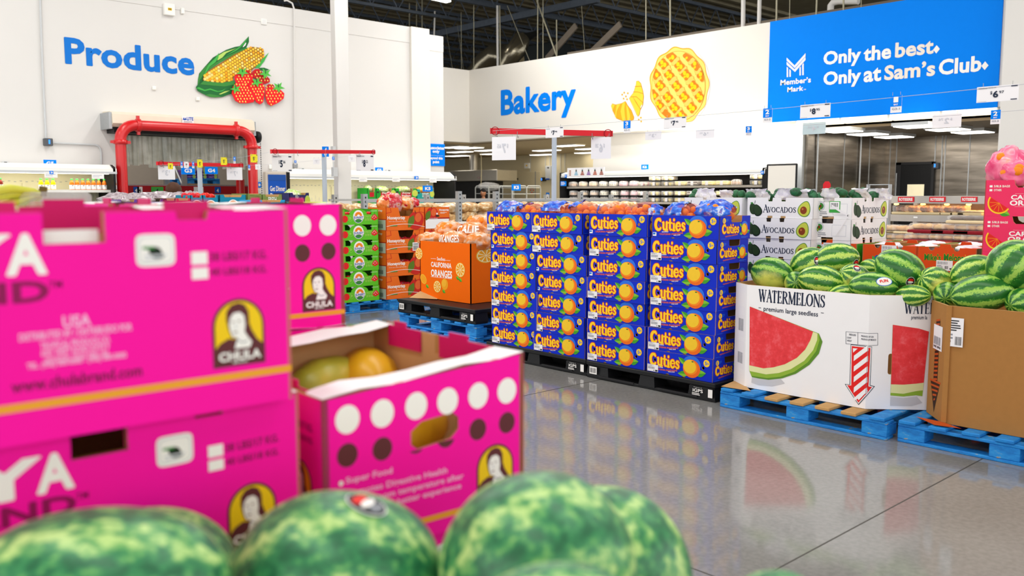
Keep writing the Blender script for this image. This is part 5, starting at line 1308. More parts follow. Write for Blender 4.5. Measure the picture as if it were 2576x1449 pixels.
def papaya_carton(label, hl, hr, flaps=True):
    t = thing('papaya_carton', label, 'carton', (0,0,0), 0, 'pink papaya cartons', local=True); mb = MB()
    hole = [(.245 + a, .215 + b) for a, b in ((-.055,-.018),(-.04,-.03),(.04,-.022),(.06,-.005),(.06,.02),(.045,.032),(-.03,.025),(-.055,.008))]
    mb.panel(((0,0,0),(1,0,0),(0,0,1)), [(0,0),(WE,0),(WE,hr),(0,hl)], [hole], .006, PK, KRAFT, KRAFTL)
    mb.panel(((WE,LE,0),(-1,0,0),(0,0,1)), [(0,0),(WE,0),(WE,hl),(0,hr)], [], .006, PK, KRAFT, KRAFTL)
    for (o, u, h0, h1) in (((0,LE,0),(0,-1,0),hl,hl), ((WE,0,0),(0,1,0),hr,hr)):
        H = h0
        mb.panel((o, u, (0,0,1)), [(0,0),(LE,0),(LE,H),(.775*LE,H),(.77*LE,H-.014),(.695*LE,H-.014),(.69*LE,H),(.52*LE,H),(.52*LE,H-.045),(.385*LE,H-.045),(.385*LE,H),(0,H)], [], .012, PK, KRAFT, KRAFTL)
    mb.box((.006,.006,.001),(WE-.006,LE-.006,.007), KRAFTL); mb.build('carton_body', t)
    for y, s_ in ((0, 1), (LE, -1)):
        mb = MB(); n = 6; vs = []
        for i in range(n+1):
            x = WE*i/n; z = hl + (hr-hl)*i/n + .004*math.sin(i*2.1)
            vs += [Vector((x, y, z)), Vector((x*.97 + .007, y + s_*.095, z + .004*math.sin(i*1.3) - .004))]
        fs = [(2*i, 2*i+2, 2*i+3, 2*i+1) if s_ > 0 else (2*i, 2*i+1, 2*i+3, 2*i+2) for i in range(n)]
        mb.add([q + Vector((0,0,.003)) for q in vs], fs, WCARD); mb.add(vs, [f[::-1] for f in fs], KRAFTL); mb.build('end_flap', t)
    for x, s_ in ((0, 1), (WE, -1)):
        H = hl if x == 0 else hr
        a, b = (x + s_*.013, x + s_*.018); lo, hi = min(a, b), max(a, b); f0, f1 = (.48, .615)
        for y0, y1, t0, t1 in ((.09, LE*f0, .12, .17), (LE*f1, LE-.09, LE-.16, LE-.11)):
            mb = MB(); mb.panel(((lo, y1, 0), (0,-1,0), (0,0,1)) if s_ < 0 else ((hi, y0, 0), (0,1,0), (0,0,1)), [(0,H-.05),(y1-y0,H-.05),(y1-y0,H+.003),((y1-y0)*.55,H+.003),((y1-y0)*.55,H+.016),((y1-y0)*.2,H+.016),((y1-y0)*.2,H+.003),(0,H+.003)], [], .005, PKD); mb.build('side_liner', t)
    # end print
    mb = MB(); o = Vector((.8175, 1.397, 1.125-.313)); d0 = Dec(mb, o, (math.cos(math.radians(-3.5)), math.sin(math.radians(-3.5)), 0), (0,0,1))
    q = d0.uv; d = Dec(mb, (0,0,0), (1,0,0), (0,0,1), .0004)
    for (x, y), (x2, y2) in zip(((874,1055),(962,1040),(1047,1021),(1126,1009),(1203,995),(1275,983)), ((874,1145),(962,1129),(1047,1112),(1122,1098),(1202,1080),(1275,1063))):
        a = q(x, y); d.ell(a[0], a[1], .0255, .0275, SWHITE, 1)
        a = q(x2, y2); b = .0265
        if x == 1047: d.poly([(a[0] + .022*math.cos(t_), min(a[1] + .023*math.sin(t_), .184)) for t_ in [2*math.pi*i/24 for i in range(24)]], BRN, 1)
        elif x == 1126: d.poly([(a[0] + .022*math.cos(t_), min(a[1] + .023*math.sin(t_), .191)) for t_ in [2*math.pi*i/24 for i in range(24)]], BRN, 1)
        else: d.ell(a[0], a[1], .022, .023, BRN, 1)
    a = q(1199, 1190); b = q(1291, 1190); vt = q(1245, 1117)[1]; emblem(d, a[0], vt-.116, b[0]-a[0], .116, 1)
    d.rect(0, .030, WE, .042, STRIPE, 1)
    for tx, x0, x1, y in (('Super Food', 870, 987, 1222), ('Promotes Digestive Health', 865, 1125, 1257), ('Store at room temperature after', 850, 1166, 1287), ('ripening for a better experience', 860, 1160, 1310)):
        a = q(x0, y); b = q(x1, y - (x1-x0)*.16); d.text(tx, a[0], a[1], b[0], a[1]+.016, mat('print_pale_pink', '#fbb9e2', .5, var=0), 1, .02)
    a = q(858, 1216); d.ell(a[0], a[1], .005, .005, SWHITE, 1, 10)
    mb.build('end_print', t)
    # long side print (mapped from the upper left carton)
    mb = MB(); d = Dec(mb, (0,LE,0), (0,-1,0), (0,0,1), .0004)
    def s(x, y): p = at(x, y, 1, 1.366); return (p.x - (.741-LE), p.z - 1.147)
    a, b = s(18, 695), s(112, 590); d.text('A', a[0], a[1], b[0], b[1], SWHITE, 1, .05); c = s(2, 690); d.text('PAPAY', c[0]-.40, a[1], c[0]+.014, b[1], SWHITE, 1, .05)
    a, b = s(70, 762), s(156, 700); d.text('BRAND', a[0]-.20, a[1], s(124,765)[0], s(70, 710)[1], MAG, 1, .05); d.text('TM', s(122,712)[0], b[1]-.014, b[0], b[1]-.004, MAG, 1, .02)
    a, b = s(343, 675), s(439, 593); u0, v0, u1, v1 = a[0], s(390,672)[1], b[0], s(390,590)[1]
    def rr(k, m, l):
        cx, cy, w_, h_ = (u0+u1)/2, (v0+v1)/2, (u1-u0)/2-k, (v1-v0)/2-k
        d.poly([(cx + w_*math.copysign(abs(math.cos(t_))**.35, math.cos(t_)), cy + h_*math.copysign(abs(math.sin(t_))**.35, math.sin(t_))) for t_ in [2*math.pi*i/32 for i in range(32)]], m, l)
    rr(0, SWHITE, 1); rr(.004, FINK, 2); rr(.0055, SWHITE, 3); leaf(d, ((u0+u1)/2-.012, (v0+v1)/2+.004), ((u0+u1)/2+.012, (v0+v1)/2-.012), .35, AVD2, 4); d.lines(u0+.012, v0+.008, u1-.012, v0+.02, 2, FINK, 4); d.rect((u0+u1)/2-.02, (v0+v1)/2+.002, (u0+u1)/2-.002, (v0+v1)/2+.006, MGRN, 4)
    for (x0, y0, x1, y1, tx) in ((482,668,521,634,'38 LBS/17 KG.'),(483,705,523,674,'40 LBS/18 KG.')):
        a, b = s(x0, y0), s(x1, y1); d.rect(a[0], a[1], b[0], b[1], SWHITE, 1); c = s(672, y0-14); d.text(tx, b[0]+.004, a[1]+.004, c[0], b[1]-.002, MAG, 1, .03)
    a, b = s(537, 925), s(663, 752); v0, v1 = s(600, 921)[1], s(600, 752)[1]; emblem(d, a[0], v0, b[0]-a[0], v1-v0, 1)
    for tx, x0, x1, y, h in (('USA',158,229,824,28),('DISTRIBUTED BY / DISTRIBUIDO POR',48,332,858,16),('TROPICAL PRODUCE CO.',102,277,878,14),('6201 WEST ROAD SUITE 9',104,274,896,14),('HOUSTON, TEXAS 77041 USA',116,274,914,14),('TEL. (956) 000-0000 - (956) 000-0000',68,318,932,16)):
        a, b = s(x0, y), s(x1, y-(x1-x0)*.1); d.text(tx, a[0], a[1]-.002, b[0], a[1]+h/1750, mat('print_pale_pink', '#fbb9e2', .5, var=0), 1, .03)
    a, b = s(28, 985), s(358, 945); d.text('www.chulabrand.com', a[0], a[1]-.004, b[0], a[1]+.014, MAG, 1, .03)
    d.rect(0, s(400,985)[1], LE, s(400,966)[1], STRIPE, 1)
    mb.build('side_print', t)
    return t
pc = papaya_carton('upper left pink papaya carton, its long printed side filling the left edge', HP, HP)
pc.location = (.741, 1.366, 1.148); pc.rotation_euler = (0, 0, math.radians(90))
_=1; dup(pc, (.772, 1.402, .820), math.radians(90), 'lower left pink papaya carton, directly below the upper left one')
dup(pc, (.806, 2.066, 1.148), 0, 'pink papaya carton behind the open one, two white and two brown dots showing')
dup(pc, (.806, 2.060, .820), 0, 'pink papaya carton under the one behind the open carton')
po = papaya_carton('open pink papaya carton with six white dots and fruit inside', .313, .348)
po.location = (.8175, 1.397, .812); po.rotation_euler = (0, 0, math.radians(-3.5))
dup(pc, (.808, 1.392, .484), 0, 'pink papaya carton hidden under the open carton'); dup(pc, (.808, 1.392, .156), 0, 'pink papaya carton at the bottom, below the open carton')
dup(pc, (.772, 1.402, .492), math.radians(90), 'pink papaya carton third from the top at left'); dup(pc, (.772, 1.402, .164), math.radians(90), 'pink papaya carton lowest at left')
dup(pc, (.806, 2.060, .492), 0, 'pink papaya carton third from the top in the rear stack'); dup(pc, (.806, 2.060, .164), 0, 'pink papaya carton lowest in the rear stack')
wood_pallet(.15, 2.02, .0, 'blue wooden pallet under the pink papaya cartons', 1.35, D=1.18, seed=21, allblue=True)
mb = MB(); mb.box((.022, .30, HP-.052), (.028, .40, HP-.026), WCARD); mb.build('inner_flap', pc)
PAPY = mk_blob('ripe_papaya_skin', [(.3,'#e0a818'),(.6,'#f0bc22'),(.75,'#d8a31c')], 6, .35); PAPG = mk_blob('green_papaya_skin', [(.3,'#8f9a2a'),(.5,'#b9b23a'),(.7,'#d9b93a')], 7, .35)
def papaya(px, py, z, L, r, yaw, m, lab):
    p = at(px, py, 2, z); mb = MB()
    prof = [(0,-L/2),(r*.35,-L/2*.95),(r*.75,-L/2*.72),(r,-L*.15),(r*.95,L*.12),(r*.7,L*.34),(r*.35,L*.46),(r*.12,L*.495),(0,L/2)]
    mb.lathe(prof, m, n=20, ax=(math.cos(yaw), math.sin(yaw), .08)); tag(mb.build('papaya', at=p), lab, 'papaya', 'papayas in the open carton')
papaya(925, 945, 1.03, .25, .075, 1.2, PAPY, 'ripe yellow papaya in the open pink carton')
papaya(830, 965, 1.02, .24, .072, .15, PAPG, 'greenish yellow papaya in the open pink carton beside the ripe one')
papaya(1040, 1090, .97, .24, .065, .4, PAPY, 'yellow papaya seen through the hand hole of the open carton')
mb = MB(); p = at(770, 905, 2, 1.04); mb.ell((0,0,0), (.07,.09,.05), WCARD, 18, 12, .35, 3, 4); tag(mb.build('paper_wrap', at=p), 'crumpled white paper wrap in the open pink carton', 'paper')
mb = MB(); p = at(790, 1010, 2, .93)
for k in range(4):
    x, y = (.93 + .10*k, 1.62 + .12*(k % 2)); mb2 = MB(); mb2.lathe([(0,-.12),(.03,-.11),(.065,-.05),(.07,.03),(.04,.10),(0,.12)], PAPG, n=16, ax=(.3, 1, 0)); tag(mb2.build('papaya', at=(x, y, .90)), 'papaya in the bottom layer of the open pink carton, %s from the left' % ORD[k], 'papaya', 'papayas in the open carton')

# ---------------------------------------------------------------- near watermelons
def nearmelon(cx, cy, rx, ry, d, tilt, k, spot, lab, me=None, st=None):
    r = ray(cx, cy); p = EYE + r*d; s_ = d/FPX
    return melon(p, rx*s_, ry*s_, tilt, k, spot, lab, 'near watermelons at the bottom of the picture', me or me_melonf, st)
nearmelon(235, 1492, 335, 212, 1.10, 3, .15, 'none', 'big hazy green watermelon in the bottom left corner')
nearmelon(395, 1455, 205, 178, 1.36, -20, .5, 'front', 'dark yellowish watermelon behind the bottom left one', None, (.75, -.1, 'a'))
nearmelon(852, 1462, 268, 226, 1.28, -8, .3, 'none', 'watermelon with a sticker on top, below the open pink carton', None, (.35, .93, 'a'))
nearmelon(1352, 1432, 250, 243, 1.25, 10, .4, 'none', 'largest watermelon at the bottom centre, mottled green')
nearmelon(1515, 1445, 222, 222, 1.48, 60, .3, 'top', 'pale striped watermelon behind the largest bottom one at right')
nearmelon(1395, 1535, 200, 118, .96, 0, .2, 'none', 'pale watermelon peeking up at the very bottom edge')
nearmelon(1950, 1525, 120, 88, 1.22, 0, .2, 'none', 'watermelon just showing at the bottom edge over the floor joint')
t3 = thing('watermelon_bin', 'brown cardboard bin holding the near watermelons below the picture', 'bin', (.75, .75, 0))
c_ = Vector((.66, .70, 0)); ux = Vector((RT.x, RT.y, 0)).normalized(); fx = Vector((FW.x, FW.y, 0)).normalized()
pts = [c_ + ux*a + fx*b for a, b in ((-.62,.40),(-.75,.2),(-.75,-.2),(-.6,-.35),(.42,-.35),(.5,-.2),(.5,.2),(.3,.40))]
mb = bin_shell([(p.x, p.y) for p in pts[::-1]], .002, .78, KRAFT, {}, KRAFT)
mb.add([Vector((p.x, p.y, .74)) for p in pts[::-1]], [tuple(range(8))], KRAFT); mb.build('bin_wall', t3)

# ---------------------------------------------------------------- bananas and a clamshell behind the pink cartons
mbt = thing('display_table', 'low display table behind the pink cartons, holding bananas and a clamshell', 'table', (.9, 3.6, 0))
mb = MB(); mb.box((-.5, 2.95, 1.38), (1.15, 4.2, 1.42), WCARD); mb.build('table_top', mbt)
for x in (-.45, 1.10):
    for y in (3.0, 4.15): mb = MB(); mb.box((x-.03, y-.03, 0), (x+.03, y+.03, 1.38), GREYM); mb.build('leg', mbt)
BAN = mk_blob('banana_peel', [(.3,'#a9b82e'),(.5,'#cfcf3a'),(.7,'#8fae2c')], 5, .4)
t = thing('banana_bunch', 'greenish banana bunch at the left edge behind the pink cartons', 'bananas', at(60, 512, 1, 3.1))
hub = at(106, 489, 1, 3.12)
for k, (x, y) in enumerate(((-60,486),(-40,498),(-10,520),(0,510),(40,522))):
    e = at(x, y, 1, 3.05 + .03*k); mid = (hub + e)/2 + Vector((0, 0, .016 - .008*k)); pts = [hub, hub*.75 + mid*.25 + Vector((0,0,.004)), mid, e*.6+mid*.4, e]
    mb = MB(); mb.tube(pts, [.006,.012,.015,.014,.006], BAN, 7); mb.build('banana', t)
mb = MB(); mb.tube([hub + Vector((0,0,-.005)), hub + Vector((.005,0,.025))], .013, mat('banana_stem', '#6b5a2c', .8, var=.2), 7); mb.build('stem', t)
t = thing('clamshell_box', 'clear plastic clamshell of brown cookies behind the upper left pink carton', 'container', at(150, 512, 1, 3.0))
a, b = at(76, 520, 1, 2.98), at(232, 520, 1, 2.98)
L = (b-a).length
mb = MB(); mb.cbox(((a.x+b.x)/2, 3.07, 1.472), (L, .2, .075), CLEAR, None, .012); mb.build('lid', t)
mb = MB(); mb.cbox(((a.x+b.x)/2, 3.07, 1.428), (L*.98, .19, .014), CLEAR, None, .004); mb.build('base', t)
CKM = mat('cookie_brown', '#94602c', .8, var=.3, scale=30)
for k in range(7): mb = MB(); mb.ell((a.x + .03 + (L-.06)*k/6, 3.05 + .03*(k % 2), 1.458), (.026,.05,.022), CKM, 12, 8, .2, 2, k); mb.build('cookie', t)
# ---------------------------------------------------------------- refrigerated wall cases
def frame_case(o, u, w):
    o, u, w = Vector(o), Vector(u), Vector(w)
    M = Matrix((u, w, Vector((0,0,1)))).transposed().to_4x4(); M.translation = o
    return M
def wall_case(label, M, L, inner, zt, lip0, lip1, shelves, ends, endm, upright=True, lamps=()):
    t = thing('refrigerated_case', label, 'display case', M.translation, 0)
    def pt(name, lo, hi, m): mb = MB(); mb.box(lo, hi, m, M); return mb.build(name, t)
    pt('base', (0, .06, 0), (L, .95, .42), FRB if inner is FRB else GREYM)
    pt('front_bumper', (0, 0, .06), (L, .08, .50), endm)
    b = pt('back_panel', (0, .80, .42), (L, .86, lip1), inner)
    mb = MB(); mb.add([M @ Vector(q) for q in ((0,.0,lip0),(L,0,lip0),(L,0,lip1),(0,0,lip1),(0,.16,zt),(L,.16,zt),(L,.90,zt),(0,.90,zt),(0,.80,lip0),(L,.80,lip0))], [(0,1,2,3),(3,2,5,4),(4,5,6,7),(0,8,9,1)], FRW); mb.build('canopy', t)
    pt('canopy_lip', (0, -.012, lip0), (L, 0, lip0 + (lip1-lip0)*.45), LGREY)
    pt('light_tube', (.1, .10, lip0-.005), (L-.1, .16, lip0+.02), GLOWW)
    for e in ends:
        x = 0 if e == 0 else L
        mb = MB(); mb.panel((M @ Vector((x-.02, 0, 0)), M.to_3x3() @ Vector((0,1,0)), (0,0,1)), [(0,0),(.95,0),(.95,zt),(.14,zt),(.0,lip1+.03),(0,lip1-.3),(.02,.5),(0,.45)], [], .04, endm); mb.build('end_panel', t)
    for z, dp, m in shelves: 
        s_ = pt('shelf', (.03, .80-dp, z-.025), (L-.03, .80, z), m); mb = MB(); mb.box((.03, .80-dp-.012, z-.035), (L-.03, .80-dp, z+.012), FRW if m is not FRB else mat('tag_rail', '#b9b2a6', .4, var=.3, scale=40), M); mb.build('tag_rail', s_)
    if upright:
        n = int(L/1.2)
        mb = MB()
        for k in range(int(L/.09)):
            for r_ in range(3): mb.box((.04+k*.09, .794, lip0-.13-.012*(k % 2) - r_*.0), (.075+k*.09, .80, lip0-.122-.012*(k % 2)), GINK, M) if r_ == 0 else mb.box((.05+k*.09, .796, lip0-.36-r_*.09+.04*(k % 2)), (.056+k*.09, .80, lip0-.30-r_*.09+.04*(k % 2)), LGREY, M)
        stuff(mb.build('perforations', b))
        for k in range(n+1): x = .1 + k*(L-.2)/max(1, n); o = pt('upright', (x-.03, .77, .42), (x+.03, .80, lip0-.16), FRC)
    return t
YF = 16.05
xl0, xl1 = -.6, wx(294, YF, 440)
ML = frame_case((xl0, YF, 0), (1,0,0), (0,1,0))
wall_case('white wall cooler at far left with juice bottles on its shelf', ML, xl1-xl0, FRC, 2.02, 1.86, 1.945, [(1.575,.62,FRC),(1.15,.66,FRB),(.75,.7,FRB)], (1,), BLACK)
xr0, xr1 = wx(728, YF, 450), wx(1148, YF, 445)
MR = frame_case((xr0, YF, 0), (1,0,0), (0,1,0))
wall_case('long white wall cooler right of the goods door, nearly empty', MR, xr1-xr0, FRC, 2.02, 1.83, 1.92, [(1.30,.66,FRC),(.9,.7,FRC)], (1,), BLACK)
for xm, Ln in (((xl0+xl1)/2, xl1-xl0), ((xr0+xr1)/2, xr1-xr0)):
    area(xm, YF+.2, 1.82, Ln-.3, .08, 5 if Ln < 4.5 else 9, (1,.97,.88), tilt=math.radians(20))
def case_tags(pts, Y, lab):
    for i, (px, py) in enumerate(pts):
        p = at(px, py, 1, Y); mb = MB(); mb.box((p.x-.10, Y-.006, p.z-.045), (p.x+.10, Y-.001, p.z+.045), GLOWW if False else SWHITE); d = Dec(mb, (p.x-.1, Y-.006, p.z-.045), (1,0,0), (0,0,1), .001); d.lines(.02, .02, .18, .07, 2, FINK, 1)
        tag(mb.build('shelf_card', loc=p), lab % ORD[i], 'card', 'cards hung on the coolers')
case_tags(((128,440),(246,443)), YF-.02, 'small white card on the left cooler canopy, %s from the left')
case_tags(((913,452),(996,452),(1089,454)), YF-.02, 'small white card under the right cooler canopy, %s from the left')
# juice bottles
def juice(label, col, m):
    mb = MB(); mb.lathe([(0,0),(.036,0),(.04,.006),(.04,.10),(.036,.112),(.037,.125),(.03,.145),(.019,.16),(.017,.175),(0,.175)], m, n=14)
    o = mb.build('juice_bottle', loc=(0,0,0)); tag(o, label, 'bottle', 'juice bottles on the cooler shelf')
    c = MB(); c.lathe([(.02,.172),(.021,.175),(.021,.195),(.018,.198),(0,.198)], GRN, n=12); c.build('cap', o, loc=(0,0,0))
    l = MB(); l.lathe([(.0412,.02),(.0412,.092)], PAPER, n=14, cap=False); d = Dec(l, (-.02,-.0415,.02), (1,0,0), (0,0,1), .001); d.lines(.008, .05, .035, .068, 2, INK, 1); l.build('label', o, loc=(0,0,0)); return o
JY = mat('yellow_juice', '#f0c408', .15, var=.03); JO = mat('orange_juice', '#d9701c', .15, var=.05); JR = mat('dark_red_juice', '#7a2414', .15, var=.05)
by_, bo_, br_ = juice('', 0, JY), juice('', 0, JO), juice('', 0, JR); fy = fo = True
for i, px in enumerate((2, 104, 119.5, 134.5, 181.5, 195, 209, 222.5, 236, 249.5, 263, 288)):
    p = at(px, 477, 1, YF+.24); loc = (p.x, YF+.24, 1.576)
    src = br_ if i == 0 else by_ if i < 4 else bo_
    lab = 'dark red juice bottle cut by the left frame edge' if i == 0 else ('yellow juice bottle with a green cap, %s of three' % ORD[i-1]) if i < 4 else ('orange juice bottle with a green cap, %s in the right row' % ORD[i-4])
    if i in (0, 1, 4): src.location = loc; src['label'] = lab
    else: dup(src, loc, 0, lab)
# salad kit cartons in the right cooler and on the stand beside the blue poster
def kit_box(name, px0, px1, py0, py1, Y, D, m, band, lab, txt=None, cat='carton', art=None, fill=None, base=None):
    a, b = at(px0, py1, 1, Y), at(px1, py0, 1, Y); W, H = b.x-a.x, b.z-a.z
    if base is not None: H += a.z-base; a.z = base
    t = thing(name, lab, cat, (a.x, Y, a.z)); mb = MB(); dn = .35*min(H, .25) if name == 'salad_carton' else .03
    mb.panel((a, (1,0,0), (0,0,1)), [(0,0),(W,0),(W,H),(.84*W,H),(.80*W,H-dn),(.20*W,H-dn),(.16*W,H),(0,H)], [], .006, m, KRAFTL, KRAFTL)
    mb.panel(((b.x,Y+D,a.z),(-1,0,0),(0,0,1)), [(0,0),(W,0),(W,H),(0,H)], [], .006, m, KRAFTL, KRAFTL)
    mb.panel(((a.x,Y+D,a.z),(0,-1,0),(0,0,1)), [(0,0),(D,0),(D,H),(0,H)], [], .006, m, KRAFTL, KRAFTL); mb.panel(((b.x,Y,a.z),(0,1,0),(0,0,1)), [(0,0),(D,0),(D,H),(0,H)], [], .006, m, KRAFTL, KRAFTL)
    mb.box((a.x+.006,Y+.006,a.z+.001),(b.x-.006,Y+D-.006,a.z+.007), KRAFTL); mb.build('carton_body', t)
    Hf, H = H, min(H, .22); mb = MB(); d = Dec(mb, a + Vector((0,0,Hf-H)), (1,0,0), (0,0,1), .0015)
    z1 = H-dn
    if band: d.rect(.24*W, H*.12, .76*W, z1*.96, band, 1)
    if txt:
        n = len(txt)
        for k, s_ in enumerate(txt): d.text(s_, .30*W, H*.12 + (z1*.84)*(n-1-k)/n + z1*.08, .70*W, H*.12 + (z1*.84)*(n-k)/n, SWHITE if band or m is not WCARD else NAVY, 2, .02)
    if art: art(d, W, H)
    mb.build('front_print', t); H = Hf
    if fill in (TOM, APS):
        for k in range(10):
            mb = MB(); mb.ell((a.x+W*(.2+.15*(k % 5)), Y+D*(.25+.3*(k//5)), a.z+H-.03+.012*(k % 3)), (.042,.042,.038), fill, 12, 8); mb.build('apple' if fill is APS else 'tomato', t)
    elif fill:
        mb = MB(); mb.ell(((a.x+b.x)/2, Y+D*.45, a.z+H-.03), (W*.36, D*.36, .075 + .1*dn), fill, 18, 10, .35, 3, int(px0), zmin=-.1); mb.build('contents', t)
    return t
KG = mat('salad_carton_green', '#1f9a2c', .5, var=.05); KT = mat('salad_carton_teal', '#129a94', .5, var=.05); SALAD = mk_blob('bagged_salad', [(.3,'#d8e2b0'),(.5,'#9fc24a'),(.62,'#f3f0e6'),(.75,'#d8532c')], 18, .3); SALO = mk_blob('bagged_salad_orange', [(.3,'#f0a030'),(.5,'#f6c45a'),(.7,'#e07a20')], 18, .3)
def bowl(d, W, H): d.ell(.92*W, .5*H, .14*W, .34*H, LGRN, 1); d.ell(.92*W, .5*H, .11*W, .28*H, AVF, 2); d.ell(.09*W, .62*H, .06*W, .1*H, INK, 1)
ZK = 1.301; YK = YF+.22
kit_box('salad_carton', 925, 946, 473, 520, YK, .4, KG, mat('salad_band_red','#c01828',.5,var=.03), 'narrow green salad carton with a red stripe at the left of the row', None, 'carton', None, SALAD, ZK)
kit_box('salad_carton', 947, 993, 474, 520, YK, .4, KG, MATS['salad_band_red'], 'green salad carton with a red panel, left of two alike', ('Zesty','Italian'), 'carton', bowl, SALAD, ZK)
kit_box('salad_carton', 995, 1048, 474, 520, YK, .4, KG, MATS['salad_band_red'], 'green salad carton with a red panel, right of two alike', ('Zesty','Italian'), 'carton', bowl, SALAD, ZK)
kit_box('salad_carton', 1050, 1090, 476, 520, YK, .4, KT, None, 'teal salad carton with orange contents beside the K5 marker', ('SOUTHWEST',), 'carton', bowl, SALO, ZK)

# ---------------------------------------------------------------- cake case on the bakery side
XF = 16.05
yk0, yk1 = by(1412, XF, 450), by(1924, XF, 445)
MK = frame_case((XF, yk0, 0), (0,-1,0), (1,0,0)); LK = yk0-yk1
ZS1, ZS2, ZS3 = 1.69, 1.325, 1.08
wall_case('black wall cooler filled with cakes below the white bakery wall', MK, LK, FRB, 2.06, 1.93, 2.02, [(ZS1,.62,FRB),(ZS2,.66,FRB),(ZS3-.0,.7,FRB),(.75,.72,FRB)], (0,1), BLACK, upright=False)
area(XF+.22, (yk0+yk1)/2, 1.90, .08, LK-.3, 7, (1,.95,.85), tilt=0)
area(XF+.14, (yk0+yk1)/2, ZS1-.05, .06, LK-.3, 3, (1,.95,.85)); area(XF+.10, (yk0+yk1)/2, ZS2-.05, .06, LK-.3, 5, (1,.95,.85))
# white end screen right of the case
p0, p1 = by(1926, XF-.05, 430), by(2004, XF-.05, 430)
mb = MB(); mb.cbox((XF-.02, (p0+p1)/2, 1.06), (.05, p0-p1, 2.12), BLACK, None, .02); mb.cbox((XF-.05, (p0+p1)/2-.02, 1.05), (.02, p0-p1-.09, 2.06), WARMW); tag(mb.build('end_screen', loc=(XF, (p0+p1)/2, 0)), 'white end screen with a black rounded edge right of the cake cooler', 'panel')
CAKEC = {'brown': '#a9825a', 'cream': '#efe4c8', 'pink': '#f0b4bd', 'tan': '#d8b98c', 'yellow': '#f2dc86', 'dark': '#5a4436', 'sprinkle': '#d9b79a'}
for k, v in CAKEC.items(): mat('cake_'+k, v, .7, var=.1, scale=24)
def cake_round(kind):
    t = thing('boxed_cake', '', 'cake', (0,0,0), 0, 'boxed cakes in the black cooler', local=True)
    mb = MB(); mb.lathe([(0,0),(.118,0),(.125,.008),(.125,.018),(0,.018)], BLACK, n=16); mb.build('tray', t)
    mb = MB(); mb.lathe([(0,.018),(.098,.018),(.10,.03),(.10,.078),(.09,.086),(0,.088)], MATS['cake_'+kind], n=18)
    if kind in ('cream', 'pink'):
        for k in range(9): a = 2*math.pi*k/9; mb.ell((.075*math.cos(a), .075*math.sin(a), .092), (.017,.017,.014), MATS['cake_cream'] if kind == 'cream' else MATS['cake_pink'], 8, 5)
    if kind == 'cream':
        for k in range(12): a = 2*math.pi*k/12; mb.box((.0995*math.cos(a)-.006, .0995*math.sin(a)-.006, .045), (.0995*math.cos(a)+.006, .0995*math.sin(a)+.006, .085), MATS['cake_dark'])
    mb.build('cake', t)
    mb = MB(); mb.lathe([(.122,.018),(.12,.04),(.112,.10),(.10,.125),(.06,.138),(0,.14)], CLEAR, n=18, cap=False)
    for k in range(10): a = 2*math.pi*k/10; mb.tube([(.117*math.cos(a), .117*math.sin(a), .03), (.110*math.cos(a), .110*math.sin(a), .10), (.098*math.cos(a), .098*math.sin(a), .125)], .0022, SWHITE, 4, False)
    mb.build('dome_lid', t); return t
def cake_sq(kind, rows):
    t = thing('boxed_cakes', '', 'cake', (0,0,0), 0, 'boxed cakes in the black cooler', local=True)
    mb = MB(); mb.cbox((0,0,.01), (.24,.30,.02), BLACK, None, .004); mb.build('tray', t)
    c = MB()
    if kind in ('muffin', 'cupcake'):
        for i in range(3):
            for j in range(2 if kind == 'muffin' else 3):
                p = (-.07 + i*.07, (-.07 + j*.14) if kind == 'muffin' else (-.09 + j*.09), .02)
                c.lathe([(.026,0),(.036,.04),(.04,.045),(.034,.066),(0,.074)], (MATS['cake_yellow'], MATS['cake_cream'], MATS['cake_brown'])[i % 3] if kind == 'muffin' else (MATS['cake_pink'] if (i+j) % 2 else MATS['cake_cream']), p, n=10)
    else: c.cbox((0,0,.06), (.21,.26,.075), MATS['cake_'+kind], None, .008); c.box((-.1,-.02,.098),(.1,.02,.102), MATS['cake_cream']); c.box((-.107,-.13,.045),(-.1051,.13,.06), MATS['cake_cream'])
    stuff(c.build('cakes', t)) if kind in ('muffin','cupcake') else c.build('cake', t)
    mb = MB(); mb.cbox((0,0,.068), (.236,.296,.094), CLEAR, None, .014); mb.build('lid', t)
    mb = MB(); mb.box((-.1195,-.035,.02),(-.1185,.035,.10), PAPER); mb.build('label', t); return t
protos = {}
def cake(kind, px, z, lab, dx=.30):
    if kind not in protos:
        protos[kind] = [cake_round(kind) if kind in ('brown','cream','pink','tan','sprinkle') else cake_sq({'darkbox':'dark','yellowbox':'yellow'}.get(kind, kind), 1), True]
    p = at(px, 480, 0, XF+dx); loc = (XF+dx, p.y, z)
    src, first = protos[kind]
    if first: src.location = loc; src['label'] = lab; protos[kind][1] = False
    else: dup(src, loc, 0, lab)
LAB = {'brown':'brown crumb cake under a clear dome','cream':'white drip cake under a clear dome','pink':'pink frosted cake under a clear dome','tan':'tan topped cake under a clear dome','sprinkle':'sprinkled cake under a clear dome','muffin':'clear box of mixed muffins','cupcake':'clear box of pink cupcakes','yellow':'yellow sheet cake in a clear box','yellowbox':'yellow layered cake in a clear box','dark':'dark chocolate squares in a clear box','darkbox':'dark brownie box'}
cnt = {}
def row_(items, z, rn, dx=.30):
    for kind, px in items:
        k = (kind, rn); cnt[k] = cnt.get(k, 0) + 1
        cake(kind, px, z, '%s, %s from left, %s' % (LAB[kind], ORD[cnt[k]-1], rn), dx)
r1 = [('brown',1420),('brown',1442),('tan',1467),('tan',1493),('cream',1518),('cream',1543),('pink',1569),('pink',1595),('cupcake',1622),('muffin',1652),('muffin',1684),('yellow',1717),('dark',1748),('yellow',1785),('yellow',1822),('brown',1853),('muffin',1908)]
